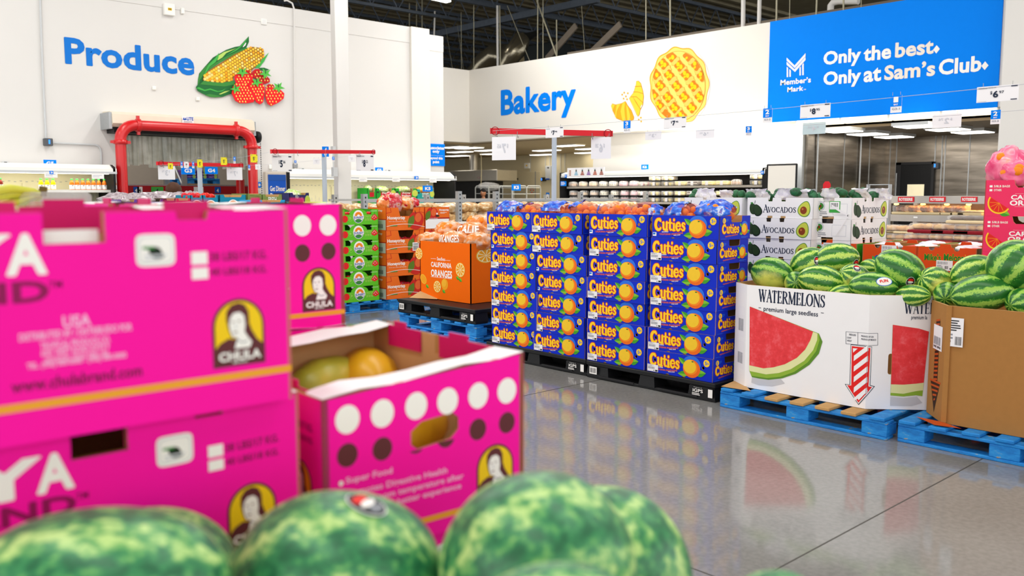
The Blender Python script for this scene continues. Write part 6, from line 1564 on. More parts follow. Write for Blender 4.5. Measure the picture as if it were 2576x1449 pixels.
row_(r1, ZS1+.001, 'top cake shelf'); row_([('muffin',1652),('muffin',1684),('muffin',1908)], ZS1+.122, 'top shelf second tier')
row_([('muffin',1908)], ZS1+.243, 'top shelf third tier')
r2 = [('brown',1420),('brown',1444),('tan',1470),('sprinkle',1496),('cream',1521),('cream',1548),('pink',1573),('pink',1598),('cupcake',1622),('muffin',1652),('muffin',1684),('yellow',1717),('dark',1748),('yellow',1785),('yellow',1822)]
row_(r2, ZS2+.001, 'middle cake shelf', .28); row_(r2, ZS2+.145, 'middle shelf upper tier', .28)
row_([('cream',1500),('cream',1525),('cream',1552),('cream',1590),('tan',1620),('cream',1660)], ZS3+.001, 'lower cake shelf', .26)
# cake picture card on the canopy and little markers
a, b = at(1427, 445, 0, XF-.03), at(1520, 420, 0, XF-.03)
mb = MB(); mb.box((XF-.03, b.y, a.z), (XF-.015, a.y, b.z), PAPER); d = Dec(mb, (XF-.03, a.y, a.z), (0,-1,0), (0,0,1), .002); Wc, Hc = a.y-b.y, b.z-a.z
for k, cn in enumerate(('#a25a3a','#8fc3e0','#a8503c','#8a5aa8','#b8563c','#a04a36')):
    m = mat('cake_picture_%d' % k, cn, .5, var=0); cx = Wc*(.08 + .17*k)
    if k == 0:
        for q in range(3): d.rect(cx-.03, Hc*(.15+.22*q), cx+.03, Hc*(.28+.22*q), m, 1)
    else:
        for q in range(3): r_ = .062 - .017*q; d.rect(cx-r_, Hc*(.16+.16*q), cx+r_, Hc*(.31+.16*q), m, 1); d.rect(cx-r_, Hc*(.29+.16*q), cx+r_, Hc*(.31+.16*q), SWHITE, 2)
        d.ell(cx, Hc*.68, .02, .03, AVD2, 2, 8); d.rect(cx-.04, Hc*.86, cx+.04, Hc*.9, FINK, 1)
tag(mb.build('picture_card', loc=(XF-.02, (a.y+b.y)/2, a.z)), 'white card with six small layered cake drawings on the cake cooler canopy', 'card')

# ---------------------------------------------------------------- hot food case and pie table
t = thing('hot_food_case', 'stainless heated case with three red signs and roasted food trays', 'display case', (10.6, 4.2, 0))
XH_ = 10.5
ya_, yb_ = by(2238, XH_, 500), by(2476, XH_, 520)-1.2
z_ = lambda y, px=2330: bz(px, y, XH_)
STL = mat('satin_steel', '#b9b4aa', .35, .8, var=.06, scale=10)
mb = MB(); mb.box((XH_, yb_, 0), (XH_+.9, ya_+.05, .95), STL); mb.build('cabinet', t)
mb = MB(); mb.box((XH_+.02, yb_, z_(512)), (XH_+.75, ya_, z_(493)), STL); hd = mb.build('header', t)
mb = MB(); mb.box((XH_-.02, yb_, z_(558)), (XH_+.85, ya_+.01, z_(541)), STL); mb.build('deck', t)
for y in (ya_-.03, (ya_+yb_)/2, yb_+.03): mb = MB(); mb.box((XH_+.66, y-.025, .95), (XH_+.71, y+.025, z_(500)), STL); mb.build('post', t)
mb = MB(); mb.box((XH_+.75, yb_, .95), (XH_+.76, ya_, z_(495)), mat('amber_glass', '#c98f3e', .1, var=.1, alpha=.35)); mb.build('rear_glass', t)
for px in (2278, 2357, 2437):
    a, b = at(px-20.5, 508, 0, XH_), at(px+20.5, 495, 0, XH_); mb = MB(); mb.box((XH_+.008, b.y, a.z), (XH_+.02, a.y, b.z), SRED); d = Dec(mb, (XH_+.008, a.y, a.z), (0,-1,0), (0,0,1), .001); W_, H_ = a.y-b.y, b.z-a.z
    d.text('ROTISSERIE', .08*W_, .22*H_, .92*W_, .78*H_, SWHITE, 1, .04); mb.build('sign', hd)
for px in (2255, 2322, 2382, 2437): p = at(px, 513, 0, XH_+.3); mb = MB(); mb.ell((XH_+.3, p.y, z_(512)-.012), (.03,.03,.014), GLOWA, 10, 6); mb.build('heat_lamp', t)
area(XH_+.35, (ya_+yb_)/2, z_(512)-.03, .4, 2.0, 5, (1,.62,.22))
mb = MB(); mb.box((XH_-.022, at(2310,545,0,XH_).y, z_(549)), (XH_-.02, at(2300,545,0,XH_).y, z_(545)), SWHITE); mb.build('temperature_label', t)
CHK = mk_blob('roast_chicken', [(.3,'#7a3f16'),(.5,'#b8702c'),(.7,'#d9a05a')], 14, .35); TRAYC = mat('cream_food_tray', '#e6d3a8', .5, var=.04)
def food_pack(name, px, X, z, L, dome, m, lab, tray, cat, group, H=.085, base=.03):
    p = at(px, 530, 0, X); t_ = thing(name, lab, cat, (X, p.y, z), 0, group, local=True)
    mb = MB(); mb.cbox((0,0,base/2), (.24, L, base), tray, None, .008); mb.build('tray', t_)
    mb = MB()
    for k in range(3 if m is not CHK else 2): mb.ell((0, (k-(1 if m is not CHK else .5))*L*.3, base + H*.4), (.085, L*.2, H*.5), m, 12, 8, .25, 3, k + int(px))
    mb.build('food', t_)
    mb = MB(); mb.cbox((0,0,base+H/2), (.23, L*.96, H), CLEAR, None, .018); mb.build('lid', t_); return t_
for i, px in enumerate((2269, 2299, 2330, 2361, 2390, 2417)):
    food_pack('chicken_tray', px, XH_+.22, z_(541)+.001, .155, 1, CHK, 'domed tray of roast chicken on the heated deck, %s from the left' % ORD[i], TRAYC, 'food tray', 'roast chicken trays')
food_pack('food_tray', 2448, XH_+.22, z_(541)+.001, .26, 1, TRAYC, 'flat cream tray at the right end of the heated deck', TRAYC, 'food tray', None or 'flat trays on the heated deck', .03)
# pie table in front
PIE = mk_blob('pie_crust', [(.3,'#c98a34'),(.5,'#e6b562'),(.7,'#f2d28c')], 12, .5); MUFB = mat('dark_red_muffin_cup', '#8a1020', .4, var=.05)
XT_ = 8.9; yt0, yt1 = by(2205, XT_, 590), by(2480, XT_, 590)-.5; ZP = bz(2330, 612, XT_)
t = thing('bakery_table', 'white bakery table between the red melon cartons and the hot food case', 'table', (XT_+.5, (yt0+yt1)/2, 0))
mb = MB(); mb.box((XT_, yt1, ZP-.03), (XT_+1.0, yt0, ZP), WCARD); mb.build('table_top', t)
for x in (XT_+.05, XT_+.95):
    for y in (yt0-.05, yt1+.05): mb = MB(); mb.box((x-.03,y-.03,0),(x+.03,y+.03,ZP-.03), GREYM); mb.build('leg', t)
n_ = 0
for px, dz, L, m, tr in ((2228,0,.30,PIE,TRAYC),(2272,0,.30,PIE,TRAYC),(2330,0,.34,PIE,MUFB),(2393,0,.34,PIE,MUFB),(2455,0,.34,PIE,MUFB)):
    food_pack('pastry_box', px, XT_+.2, ZP+.001+dz, L, 1, m, '%s in a clear box, %s from left in the lower bakery table layer' % ('golden pies' if tr is TRAYC else 'dark red muffins', ORD[n_]), tr, 'pastry box', 'pastry boxes', .06, .02 if tr is TRAYC else .03); n_ += 1
n_ = 0
for px, L, m, tr in ((2228,.30,PIE,TRAYC),(2275,.30,PIE,TRAYC),(2342,.36,PIE,MUFB),(2402,.36,PIE,MUFB),(2452,.30,PIE,MUFB)):
    food_pack('pastry_box', px, XT_+.24, ZP+.001+(.082 if tr is TRAYC else .092), L, 1, m, '%s in a clear box, %s from left in the upper bakery table layer' % ('golden pies' if tr is TRAYC else 'dark red muffins', ORD[n_]), tr, 'pastry box', 'pastry boxes', .065, .02 if tr is TRAYC else .035); n_ += 1
food_pack('pastry_box', 2440, XT_+.26, ZP+.196, .36, 1, MATS['cake_dark'], 'dark pastry in a clear box on top of the muffin boxes at right', TRAYC, 'pastry box', 'pastry boxes', .05)

# ---------------------------------------------------------------- bread racks
t = thing('bread_rack', 'grey slotted steel rack loaded with bagged bread', 'rack', (12, 12.6, 0))
YB0, YB1 = 12.3, 13.4
xs = [at(px, 560, 1, YB0).x for px in (1156, 1249)]; xs = [at(918, 500, 1, YB0).x, xs[0], xs[1]+.0, xs[1]+2.3, xs[1]+4.4]
def upright(x, y, z1, w=.085):
    mb = MB(); mb.box((x-w/2, y-.02, 0), (x+w/2, y, z1), GALV); mb.box((x-w/2, y, 0), (x-w/2+.02, y+.06, z1), GALV); mb.box((x+w/2-.02, y, 0), (x+w/2, y+.06, z1), GALV)
    o = mb.build('upright', t); mb = MB()
    z = z1-.06
    while z > 1.0:
        mb.box((x-.012, y-.0225, z-.015), (x+.012, y-.0195, z+.015), CHAR); z -= .07
    stuff(mb.build('slots', o))
zu = at(1156, 481, 1, YB0).z
for x in xs: upright(x, YB0, zu if x > xs[0] else zu-.05)
for x in xs: upright(x + .12, YB1, zu - .06)
zb_ = at(1200, 505, 1, YB0).z
for i in range(len(xs)-1):
    mb = MB(); mb.box((xs[i], YB0-.03, zb_-.02), (xs[i+1], YB0, zb_+.02), GALV); mb.build('front_beam', t)
    mb = MB(); mb.box((xs[i], YB1, zb_-.0), (xs[i+1], YB1+.03, zb_+.035), GALV); mb.build('rear_beam', t)
mb = MB(); mb.box((xs[0]-.1, YB0-.05, .98), (xs[-1]+.1, YB1+.08, 1.02), FRW); mb.build('shelf_deck', t)
mb = MB(); mb.box((xs[0]-.1, YB0-.06, .84), (xs[-1]+.1, YB0-.03, .98), DRED); mb.build('red_fascia', t)
n_ = 0
PAPB = mk_blob('paper_bread_bag', [(.3,'#b98a52'),(.46,'#d8b98a'),(.6,'#efe6d8'),(.75,'#ffffff')], 9, .4)
bx = xs[0] + .1
while bx < xs[-1] - .2:
    for j in range(2):
        for lv in range(2):
            mb = MB(); L_ = R.uniform(.20, .26); mb.ell((0,0,.085), (L_, .24, .095), BREADB if (n_ + lv) % 3 else PAPB, 16, 10, .32, 2.4, n_, zmin=-.085)
            o = mb.build('bread_bag', at=(bx + .05*R.uniform(-1,1), YB0 + .30 + j*.5, 1.021 + lv*.155)); n_ += 1
            tag(o, 'bagged loaf on the steel bread rack, %s pile from left, %s row, %s' % (ORD[min(17, int((bx-xs[0])/.46))], ['front','back'][j], ['lower','upper'][lv]), 'bread', 'bagged loaves on the bread rack')
    bx += .46

# ---------------------------------------------------------------- people
def person(loc, face, label, height, hair, top, trousers, cap=False, seated=False):
    """one continuous skinned body; face = heading in radians"""
    t = thing('person', label, 'person', loc, face, None, local=True); h = height; k = h/1.75
    J = {'pel':(0,0,.95),'wa':(0,0,1.10),'ch':(0.01,0,1.30),'nk':(0,0,1.47),'hd0':(.01,0,1.55),'hd':(.015,0,1.64)}
    V = []; E = []; Rr = []
    def add(p, r): V.append(tuple(q*k for q in p)); Rr.append(r*k); return len(V)-1
    pel = add(J['pel'], .145); wa = add(J['wa'], .125); ch = add(J['ch'], .15); nk0 = add((0,0,1.43), .085); nk = add(J['nk'], .055); hd0 = add(J['hd0'], .06)
    E += [(pel,wa),(wa,ch),(ch,nk0),(nk0,nk),(nk,hd0)]
    for s in (1, -1):
        sh = add((0, s*.19, 1.40), .07); el = add((.03, s*.25, 1.13), .047); wr = add((.16, s*.23, .94), .033); hnd = add((.22, s*.22, .89), .036)
        E += [(ch,sh),(sh,el),(el,wr),(wr,hnd)]
        for f, (dx, dy, L) in enumerate(((.05,.02,.07),(.06,.007,.085),(.06,-.007,.08),(.05,-.02,.06))):
            a = add((.22+dx*.6, s*.22+dy, .87), .010); b = add((.22+dx, s*.22+dy, .87-L*.45), .008); E += [(hnd,a),(a,b)]
        a = add((.235, s*.19, .895), .011); b = add((.265, s*.185, .87), .009); E += [(hnd,a),(a,b)]
        hp = add((0, s*.095, .88), .10); kn = add((.02, s*.10, .50), .062); an = add((-.01, s*.10, .09), .042); ft = add((.13, s*.11, .035), .036)
        E += [(pel,hp),(hp,kn),(kn,an),(an,ft)]
    me = bpy.data.meshes.new('body'); me.from_pydata(V, E, [])
    o = bpy.data.objects.new('body', me); COL.objects.link(o)
    sk = o.modifiers.new('s', 'SKIN')
    for i, r in enumerate(Rr): me.skin_vertices[0].data[i].radius = (r, r)
    me.skin_vertices[0].data[0].use_root = True
    sb = o.modifiers.new('b', 'SUBSURF'); sb.levels = 2; sb.render_levels = 2
    bpy.context.view_layer.update()
    m2 = bpy.data.meshes.new_from_object(o.evaluated_get(bpy.context.evaluated_depsgraph_get())); m2.name = 'body'
    bpy.data.objects.remove(o)
    # the head grows on the same mesh
    mb = MB(); mb.v = [v.co.copy() for v in m2.vertices]; mb.f = [list(p.vertices) for p in m2.polygons]
    for p in m2.polygons:
        c = p.center/k
        mb.m.append(SKIN if (c.z > 1.475 or (abs(c.y) > .14 and c.z < .965 and c.x > .12)) else (trousers if c.z < .93 else top)); mb.sm.append(True)
    hc = Vector((.02, 0, 1.645))*k; n0 = len(mb.v)
    mb.ell(hc, (.098*k, .078*k, .118*k), SKIN, 24, 18)
    for i in range(n0, len(mb.v)):
        q = (mb.v[i]-hc)/k
        if q.z < -.02 and q.x > 0: q.y *= 1 - .9*(-.02-q.z)*2.2
        f = Vector((q.x-.098, q.y, q.z+.012)); q.x += .022*math.exp(-((q.y/.016)**2) - ((q.z+.018)/.03)**2) if q.x > .04 else 0
        q.x -= .010*sum(math.exp(-((q.y-s*.032)/.018)**2 - ((q.z-.012)/.014)**2) for s in (1,-1)) if q.x > .04 else 0
        mb.v[i] = hc + q*k
    mb.build('body', t, loc=(0,0,0))
    bpy.data.meshes.remove(m2)
    e = MB()
    for s in (1, -1):
        e.ell(hc + Vector((.083, s*.032, .012))*k, (.010*k,.014*k,.008*k), SWHITE, 10, 6); e.ell(hc + Vector((.091, s*.032, .012))*k, (.004*k,.006*k,.006*k), AVD2, 8, 6)
        e.ell(hc + Vector((.088, s*.033, .034))*k, (.006*k,.020*k,.004*k), hair, 8, 5)
        e.ell(hc + Vector((-.005, s*.082, -.005))*k, (.020*k,.010*k,.030*k), SKIN, 10, 8)
    e.ell(hc + Vector((.085, 0, -.058))*k, (.010*k,.026*k,.007*k), mat('lips', '#8a3f38', .5, var=0), 10, 6); e.build('face', t, loc=(0,0,0))
    hm = MB()
    if cap:
        hm.ell(hc + Vector((-.012,0,.03))*k, (.105*k,.088*k,.10*k), hair, 20, 12, zmin=-.01); hm.ell(hc + Vector((-.06,0,-.03))*k, (.05*k,.075*k,.08*k), hair, 14, 10)
    else:
        hm.ell(hc + Vector((-.022,0,.02))*k, (.112*k,.115*k,.13*k), hair, 22, 16, .14, 5, 3); hm.ell(hc + Vector((-.05,0,-.07))*k, (.085*k,.115*k,.13*k), hair, 18, 12, .12, 5, 4)
    hm.build('hair_cap' if cap else 'hair', t, loc=(0,0,0)); return t
p = at(1216, 490, 0, 16.4)
person((16.4, p.y, 0), math.radians(200), 'person in a dark cap and dark jacket behind the bread rack', 1.66, mat('black_cap', '#1c1a1a', .8, var=.1), mat('dark_jacket', '#202024', .8, var=.1), mat('dark_trousers', '#2a2c33', .8, var=.1), True)
p = at(437, 492, 1, 12.5)
person((p.x, 12.5, 0), math.radians(75), 'person with a head of brown hair, seen from behind among the fruit boxes', 1.64, HAIRB, mat('grey_top', '#4d4f58', .8, var=.1), MATS['dark_trousers'])
# ---------------------------------------------------------------- wall lettering and pictures
def sign_obj(mb, name, label, cat, loc): return tag(mb.build(name, loc=loc), label, cat)
LW = .004
mb = MB(); d = Dec(mb, (0, YP, 0), (1,0,0), (0,0,1), .006)
a, b = d.uv(165, 160), d.uv(486, 97+24); d.text('Produce', a[0], a[1]-.0, b[0], d.uv(163, 97)[1]+.02, PBLUE, 1, .042)
sign_obj(mb, 'wall_lettering', 'big blue word Produce on the left white wall', 'sign', (d.uv(165,160)[0], YP, 3.9))
def px3(x, y): return (480 + x/7.246, 80 + y/7.246)
mb = MB(); d = Dec(mb, (0, YP, 0), (1,0,0), (0,0,1), .0045); q = lambda pts: [d.uv(*px3(*p)) for p in pts]
KY = [mat('corn_yellow', '#fdc83a', .5, var=0), mat('corn_pale', '#fcdc80', .5, var=0), mat('corn_orange', '#faa61a', .5, var=0)]; KO = mat('corn_outline', '#9c6a1c', .5, var=0); SBD = mat('berry_dark_red', '#c3161c', .5, var=0); SBR = mat('berry_red', '#ee1c25', .5, var=0); SEED = mat('berry_seed', '#f6e96b', .5, var=0); LF2 = mat('berry_leaf', '#56b948', .5, var=0)
d.poly(q([(120,960),(130,860),(150,760),(250,640),(400,470),(520,400),(640,330),(800,275),(890,260),(1055,80),(1060,180),(1010,290),(900,340),(600,520),(300,720),(215,870),(780,900),(790,960),(600,1000)]), DGRN, 1)
d.poly(q([(120,960),(130,860),(170,740),(290,610),(430,490),(330,640),(250,760),(160,880),(150,960)]), MGRN, 2)
d.poly(q([(600,470),(900,330),(1010,290),(1140,285),(800,420),(500,580),(300,720),(330,640)]), MGRN, 2)
d.poly(q([(480,525),(505,430),(600,370),(830,300),(640,390),(570,470)]), LGRN, 3)
d.poly(q([(230,820),(250,740),(310,610),(440,480),(507,380),(495,480),(440,560),(330,640),(280,740)]), GRN, 4)
d.poly(q([(630,440),(800,330),(900,260),(1055,82),(960,230),(830,340)]), GRN, 4)
d.poly(q([(938,275),(990,200),(1002,205),(985,250),(945,282)]), SWHITE, 5)
d.poly(q([(1160,665),(1230,570),(1418,375),(1330,540),(1240,660)]), GRN, 4); d.poly(q([(1230,660),(1330,655),(1425,690),(1350,715),(1260,700)]), DGRN, 4)
cob = [(215,890),(215,840),(290,730),(420,640),(600,530),(800,405),(960,335),(1110,275),(1200,285),(1310,310),(1330,400),(1320,450),(1250,560),(1150,660),(1070,735),(900,700),(780,800),(760,890),(560,930),(350,915)]
d.poly(q(cob), KO, 5)
rk = random.Random(5); ax = Vector((.872, -.49)); bx_ = Vector((.49, .872))
def inside(p, poly):
    c = False; n = len(poly)
    for i in range(n):
        x1_, y1_ = poly[i]; x2_, y2_ = poly[(i+1) % n]
        if (y1_ > p[1]) != (y2_ > p[1]) and p[0] < (x2_-x1_)*(p[1]-y1_)/(y2_-y1_) + x1_: c = not c
    return c
for i in range(-2, 26):
    for j in range(-5, 9):
        sz = 30 - .35*i
        c_ = Vector((260, 830)) + ax*(i*49 + (j % 2)*22) + bx_*(j*52 - i*2.0 - 30)
        if not inside(c_, cob): continue
        m = KY[rk.choice((0,0,0,0,1,1,2))]
        d.poly(q([c_ + ax*sz*.82*math.copysign(abs(math.cos(t_))**.6, math.cos(t_)) + bx_*sz*.9*math.copysign(abs(math.sin(t_))**.6, math.sin(t_)) for t_ in [2*math.pi*k/10 for k in range(10)]]), m, 6)
d.poly(q([(78,1010),(120,960),(220,895),(400,920),(560,932),(780,890),(800,960),(850,1100),(700,1140),(560,1190),(420,1200),(330,1185),(200,1130),(110,1080)]), DGRN, 7)
d.poly(q([(160,960),(220,895),(400,920),(560,932),(780,890),(800,960),(600,1000),(400,985)]), MGRN, 8)
d.poly(q([(82,1035),(130,1010),(240,1060),(340,1035),(480,1085),(560,1070),(630,1030),(560,1090),(460,1098),(340,1060),(240,1085),(130,1050)]), GRN, 8); d.poly(q([(495,1140),(600,1090),(700,1070),(620,1110),(530,1145)]), LGRN, 8); d.poly(q([(240,1155),(330,1135),(560,1180),(420,1200),(330,1190)]), MGRN, 8)
def berry(pts, m, l, seed):
    d.poly(q(pts), SBD, l); cx = sum(p[0] for p in pts)/len(pts); cy = sum(p[1] for p in pts)/len(pts)
    inn = [(cx+(p[0]-cx)*.985, cy+(p[1]-cy)*.985) for p in pts]; d.poly(q(inn), m, l+1); r = random.Random(seed)
    inn2 = [(cx+(p[0]-cx)*.88, cy+(p[1]-cy)*.88) for p in pts]; x0 = min(p[0] for p in pts); x1_ = max(p[0] for p in pts); y0 = min(p[1] for p in pts); y1_ = max(p[1] for p in pts)
    yy = y0; k = 0
    while yy < y1_:
        xx = x0 + (28 if k % 2 else 0)
        while xx < x1_:
            p = (xx + r.uniform(-6,6), yy + r.uniform(-6,6))
            if inside(p, inn2): u, v = d.uv(*px3(*p)); d.ell(u, v, .012, .018, SEED, l+2, 8, rot=.3)
            xx += 56
        yy += 52; k += 1
def star(cx, cy, r, rot, l, m=LF2):
    pts = []
    for k in range(10):
        a = rot + 2*math.pi*k/10; rr = r if k % 2 == 0 else r*.4; pts.append((cx + rr*math.cos(a), cy + rr*.85*math.sin(a)))
    d.poly(q(pts), m, l); d.poly(q([(cx-8,cy),(cx-14,cy-70),(cx+2,cy-70),(cx+10,cy)]), DGRN, l+1)
berry([(985,705),(1050,700),(1110,760),(1140,840),(1060,850)], SBD, 9, 1)
berry([(1100,730),(1150,685),(1220,680),(1330,780),(1420,860),(1425,920),(1330,960),(1220,900),(1130,830)], MATS['berry_dark_red'], 9, 2)
berry([(765,830),(800,780),(880,770),(1000,760),(1100,820),(1130,900),(1060,1000),(900,1000),(790,920)], SBR, 12, 3)
berry([(1010,970),(1080,900),(1160,890),(1270,930),(1320,1000),(1310,1180),(1290,1290),(1230,1330),(1160,1290),(1060,1100)], SBR, 15, 4)
berry([(1320,1030),(1380,960),(1460,960),(1500,1000),(1420,1040)], SBD, 15, 5)
berry([(710,1130),(730,1010),(790,930),(880,915),(960,940),(1060,1060),(1140,1210),(1110,1290),(1000,1310),(860,1310),(770,1260)], SBR, 18, 6)
berry([(1320,1050),(1400,1015),(1500,1020),(1600,1060),(1670,1130),(1660,1220),(1560,1300),(1430,1360),(1360,1320),(1320,1200)], SBR, 18, 7)
star(900, 745, 120, .3, 22); star(1160, 930, 115, .1, 22); star(780, 1050, 110, .6, 22); star(1320, 770, 125, .5, 22); star(1555, 1020, 125, .2, 22)
sign_obj(mb, 'wall_graphic', 'wall picture of a corn cob with husk and red strawberries', 'picture', (d.uv(*px3(900,700))[0], YP, 3.7))
# bakery side
mb = MB(); d = Dec(mb, (XB, 0, 0), (0,-1,0), (0,0,1), .006)
a, b = d.uv(1261, 296), d.uv(1448, 240); vb = d.uv(1261, 294)[1]; vt = d.uv(1261, 231)[1]; dsc = d.uv(1428, 296)[1]
d.text('Bakery', a[0], vb - .24*(vt-vb)*.98, b[0], vt+.03, BLUE, 1, .042)
sign_obj(mb, 'wall_lettering', 'big blue word Bakery on the white header', 'sign', (XB, -d.uv(1350, 260)[0], 3.7))
def px4(x, y): return (1500 + x/6.3, 90 + y/6.3)
mb = MB(); d = Dec(mb, (XB, 0, 0), (0,-1,0), (0,0,1), .0045); q = lambda pts: [d.uv(*px4(*p)) for p in pts]
PC1 = mat('pie_crust_print', '#fbd26a', .5, var=0); PC2 = mat('pie_edge_print', '#f7a520', .5, var=0); PC3 = mat('pie_lattice_print', '#f7c35c', .5, var=0); PC4 = mat('pie_filling_print', '#dc7a18', .5, var=0); PC5 = mat('pie_fruit_print', '#f8c70c', .5, var=0); PLN = mat('pie_outline_print', '#c98a2a', .5, var=0)
def wav(rx, ry, am, n=90): return [(1320 + math.cos(t_)*(rx + am*math.cos(11*t_ + .6)) + math.sin(t_)*-8, 790 + math.sin(t_)*(ry + am*1.3*math.cos(11*t_+.6))) for t_ in [2*math.pi*k/n for k in range(n)]]
d.poly(q(wav(486, 640, 0)), FINK, 1); d.poly(q(wav(483, 637, 0)), WARMW, 2)
d.poly(q(wav(468, 612, 13)), PC2, 3); d.poly(q([(x+6, y+5) for x, y in wav(456, 598, 13)]), PC1, 4)
d.poly(q([(1315 + 425*math.cos(t_), 800 + 558*math.sin(t_)) for t_ in [2*math.pi*k/60 for k in range(60)]]), PLN, 5)
d.poly(q([(1315 + 419*math.cos(t_), 800 + 551*math.sin(t_)) for t_ in [2*math.pi*k/60 for k in range(60)]]), PC1, 6)
for line in (((1205,330),(1335,480),(1440,620),(1555,800),(1655,970)), ((1470,320),(1600,470),(1690,640)), ((1080,450),(1170,625),(1290,800),(1410,970),(1530,1140)), ((955,610),(1030,790),(1150,975),(1255,1140),(1370,1270)), ((920,940),(1010,1100),(1115,1255))):
    for k, (cx, cy) in enumerate(line):
        if k + 1 < len(line):
            nx, ny = line[k+1]; mx, my = (cx+nx)/2, (cy+ny)/2
            d.poly(q([(mx + (78 + 9*math.cos(8*t_))*math.cos(t_), my + (84 + 9*math.cos(8*t_))*math.sin(t_)) for t_ in [2*math.pi*j/32 for j in range(32)] if ((mx + 85*math.cos(t_)-1315)/424)**2 + ((my + 85*math.sin(t_)-800)/555)**2 < 1.02]), PLN, 7)
            d.poly(q([(mx + (73 + 9*math.cos(8*t_))*math.cos(t_), my + (79 + 9*math.cos(8*t_))*math.sin(t_)) for t_ in [2*math.pi*j/32 for j in range(32)] if ((mx + 85*math.cos(t_)-1315)/424)**2 + ((my + 85*math.sin(t_)-800)/555)**2 < 1.02]), PC3, 8)
        pts = [(cx + (72 + 12*math.cos(4*t_))*math.cos(t_), cy + (78 + 14*math.cos(4*t_))*math.sin(t_)) for t_ in [2*math.pi*j/24 for j in range(24)]]
        cl = []
        for x, y in pts:
            e = math.hypot((x-1315)/416, (y-800)/548)
            if e > 1: x, y = 1315 + (x-1315)/e, 800 + (y-800)/e
            cl.append((x, y))
        d.poly(q(cl), PC4, 9)
        for dx, dy, rx_, ry_ in ((-22,-26,18,26),(24,14,18,28),(-22,36,15,14)):
            if math.hypot((cx+dx-1315)/390, (cy+dy-800)/515) < 1: u, v = d.uv(*px4(cx+dx, cy+dy)); d.ell(u, v, rx_*.0027, ry_*.0021, PC5, 10, 10, rot=.5)
sign_obj(mb, 'wall_graphic', 'wall picture of a round lattice pie', 'picture', (XB, -d.uv(*px4(1320,800))[0], 3.9))
mb = MB(); d.mb = mb
d.poly(q([(235,1110),(255,1073),(310,1090),(400,1070),(465,1035),(500,1100),(560,1180),(602,1290),(595,1330),(545,1355),(420,1350),(320,1310),(260,1190)]), PLN, 1)
d.poly(q([(240,1112),(258,1080),(310,1095),(400,1075),(465,1043),(496,1104),(555,1184),(597,1290),(590,1327),(543,1349),(422,1345),(325,1305),(265,1190)]), MATS['pie_edge_print'], 2)
for pts in ([(240,1112),(258,1080),(300,1095),(262,1185)], [(330,1092),(390,1078),(330,1200),(320,1300),(300,1280)], [(420,1068),(465,1043),(450,1160),(470,1345),(420,1345),(390,1200)], [(480,1090),(510,1140),(540,1250),(545,1345),(500,1345)]): d.poly(q(pts), MATS['corn_yellow'], 3)
d.poly(q([(520,990),(590,900),(630,770),(635,720),(670,712),(710,750),(745,880),(757,960),(745,1090),(700,1180),(690,1250),(662,1283),(640,1250)]), PLN, 1)
d.poly(q([(526,990),(595,903),(636,772),(640,726),(668,719),(705,755),(739,882),(751,960),(739,1088),(695,1178),(685,1248),(662,1275),(645,1248)]), MATS['corn_yellow'], 2)
for pts in ([(615,800),(720,795),(722,802),(613,808)], [(590,885),(660,885),(750,915),(750,922),(660,893),(588,893)], [(550,965),(640,960),(750,1060),(745,1066),(638,968),(548,972)], [(580,960),(640,1050),(705,1160),(700,1164),(630,1056)]): d.poly(q(pts), PLN, 3)
d.poly(q([(706,1135),(725,1093),(732,1098),(722,1130),(708,1142)]), SWHITE, 3); d.poly(q([(545,1010),(600,1120),(655,1240),(640,1225),(580,1100)]), PC1, 3)
for x, y in ((413,932),(445,900),(503,910),(472,960),(436,995),(490,1005),(710,1297),(676,1328),(715,1357)): u, v = d.uv(*px4(x, y)); d.ell(u, v, .025, .022, MATS['pie_edge_print'], 2, 8)
sign_obj(mb, 'wall_graphic', 'wall picture of a croissant broken in two with crumbs', 'picture', (XB, -d.uv(*px4(500,1100))[0], 3.4))
# the big blue panel
ysg0, ysg1 = by(1935, XB, 200), by(2513, XB, 270)+.02
mb = MB(); mb.box((XB-.03, ysg1, ZH0-.01), (XB-.002, ysg0, ZH1), BLUE); bs = mb.build('blue_wall_sign', loc=(XB, (ysg0+ysg1)/2, 4)); tag(bs, 'large blue wall panel with white slogan and M emblem at upper right', 'sign')
mb = MB(); d = Dec(mb, (XB-.03, 0, 0), (0,-1,0), (0,0,1), .005)
def c5(x, y): return d.uv(1900 + x/3.811, y/3.811)
def slog(tx, x0, y0, x1, y1, m, h):
    a, b = c5(x0, y0), c5(x1, y1); d.text(tx, a[0], a[1], b[0], a[1]+h, m, 1, .04)
cap = c5(655, 500)[1]-c5(655, 628)[1]
def wordline(ws, base, cap):
    for tx, x0, x1, m in ws:
        a, b = c5(x0, base(x0)), c5(x1, base(x1)); v = (c5(655, base(655))[1]); lo = v - (.26*cap if any(ch in tx for ch in 'y') else (.01 if True else 0)); hi = v + cap*(1.0 if tx != 'at' else .92)
        d.text(tx, a[0], lo, b[0], hi, m, 1, .04)
wordline((('Only',655,1010,SWHITE),('the',1040,1300,SWHITE),('best',1342,1708,CREAM)), lambda x: 628 - (x-655)*.128, cap)
wordline((('Only',655,1010,SWHITE),('at',1040,1205,SWHITE),('Sam\u2019s',1238,1722,CREAM),('Club',1760,2165,SWHITE)), lambda x: 822 - (x-655)*.105, cap)
for x, y in ((1722,475),(2185,632)): u, v = c5(x, y); u += .03; d.poly([(u-.06,v),(u,v+.075),(u+.06,v),(u,v-.075)], SWHITE, 1)
for tx, x0, y0, x1, y1 in (('Member\u2019s',242,820,534,735),('Mark',308,884,462,820),('TM',465,864,486,852)):
    a, b = c5(x0, y0), c5(x1, y0-(x1-x0)*.11); d.text(tx, a[0], a[1], b[0], c5(x0, y1+(x1-x0)*.11)[1], SWHITE, 1, .03)
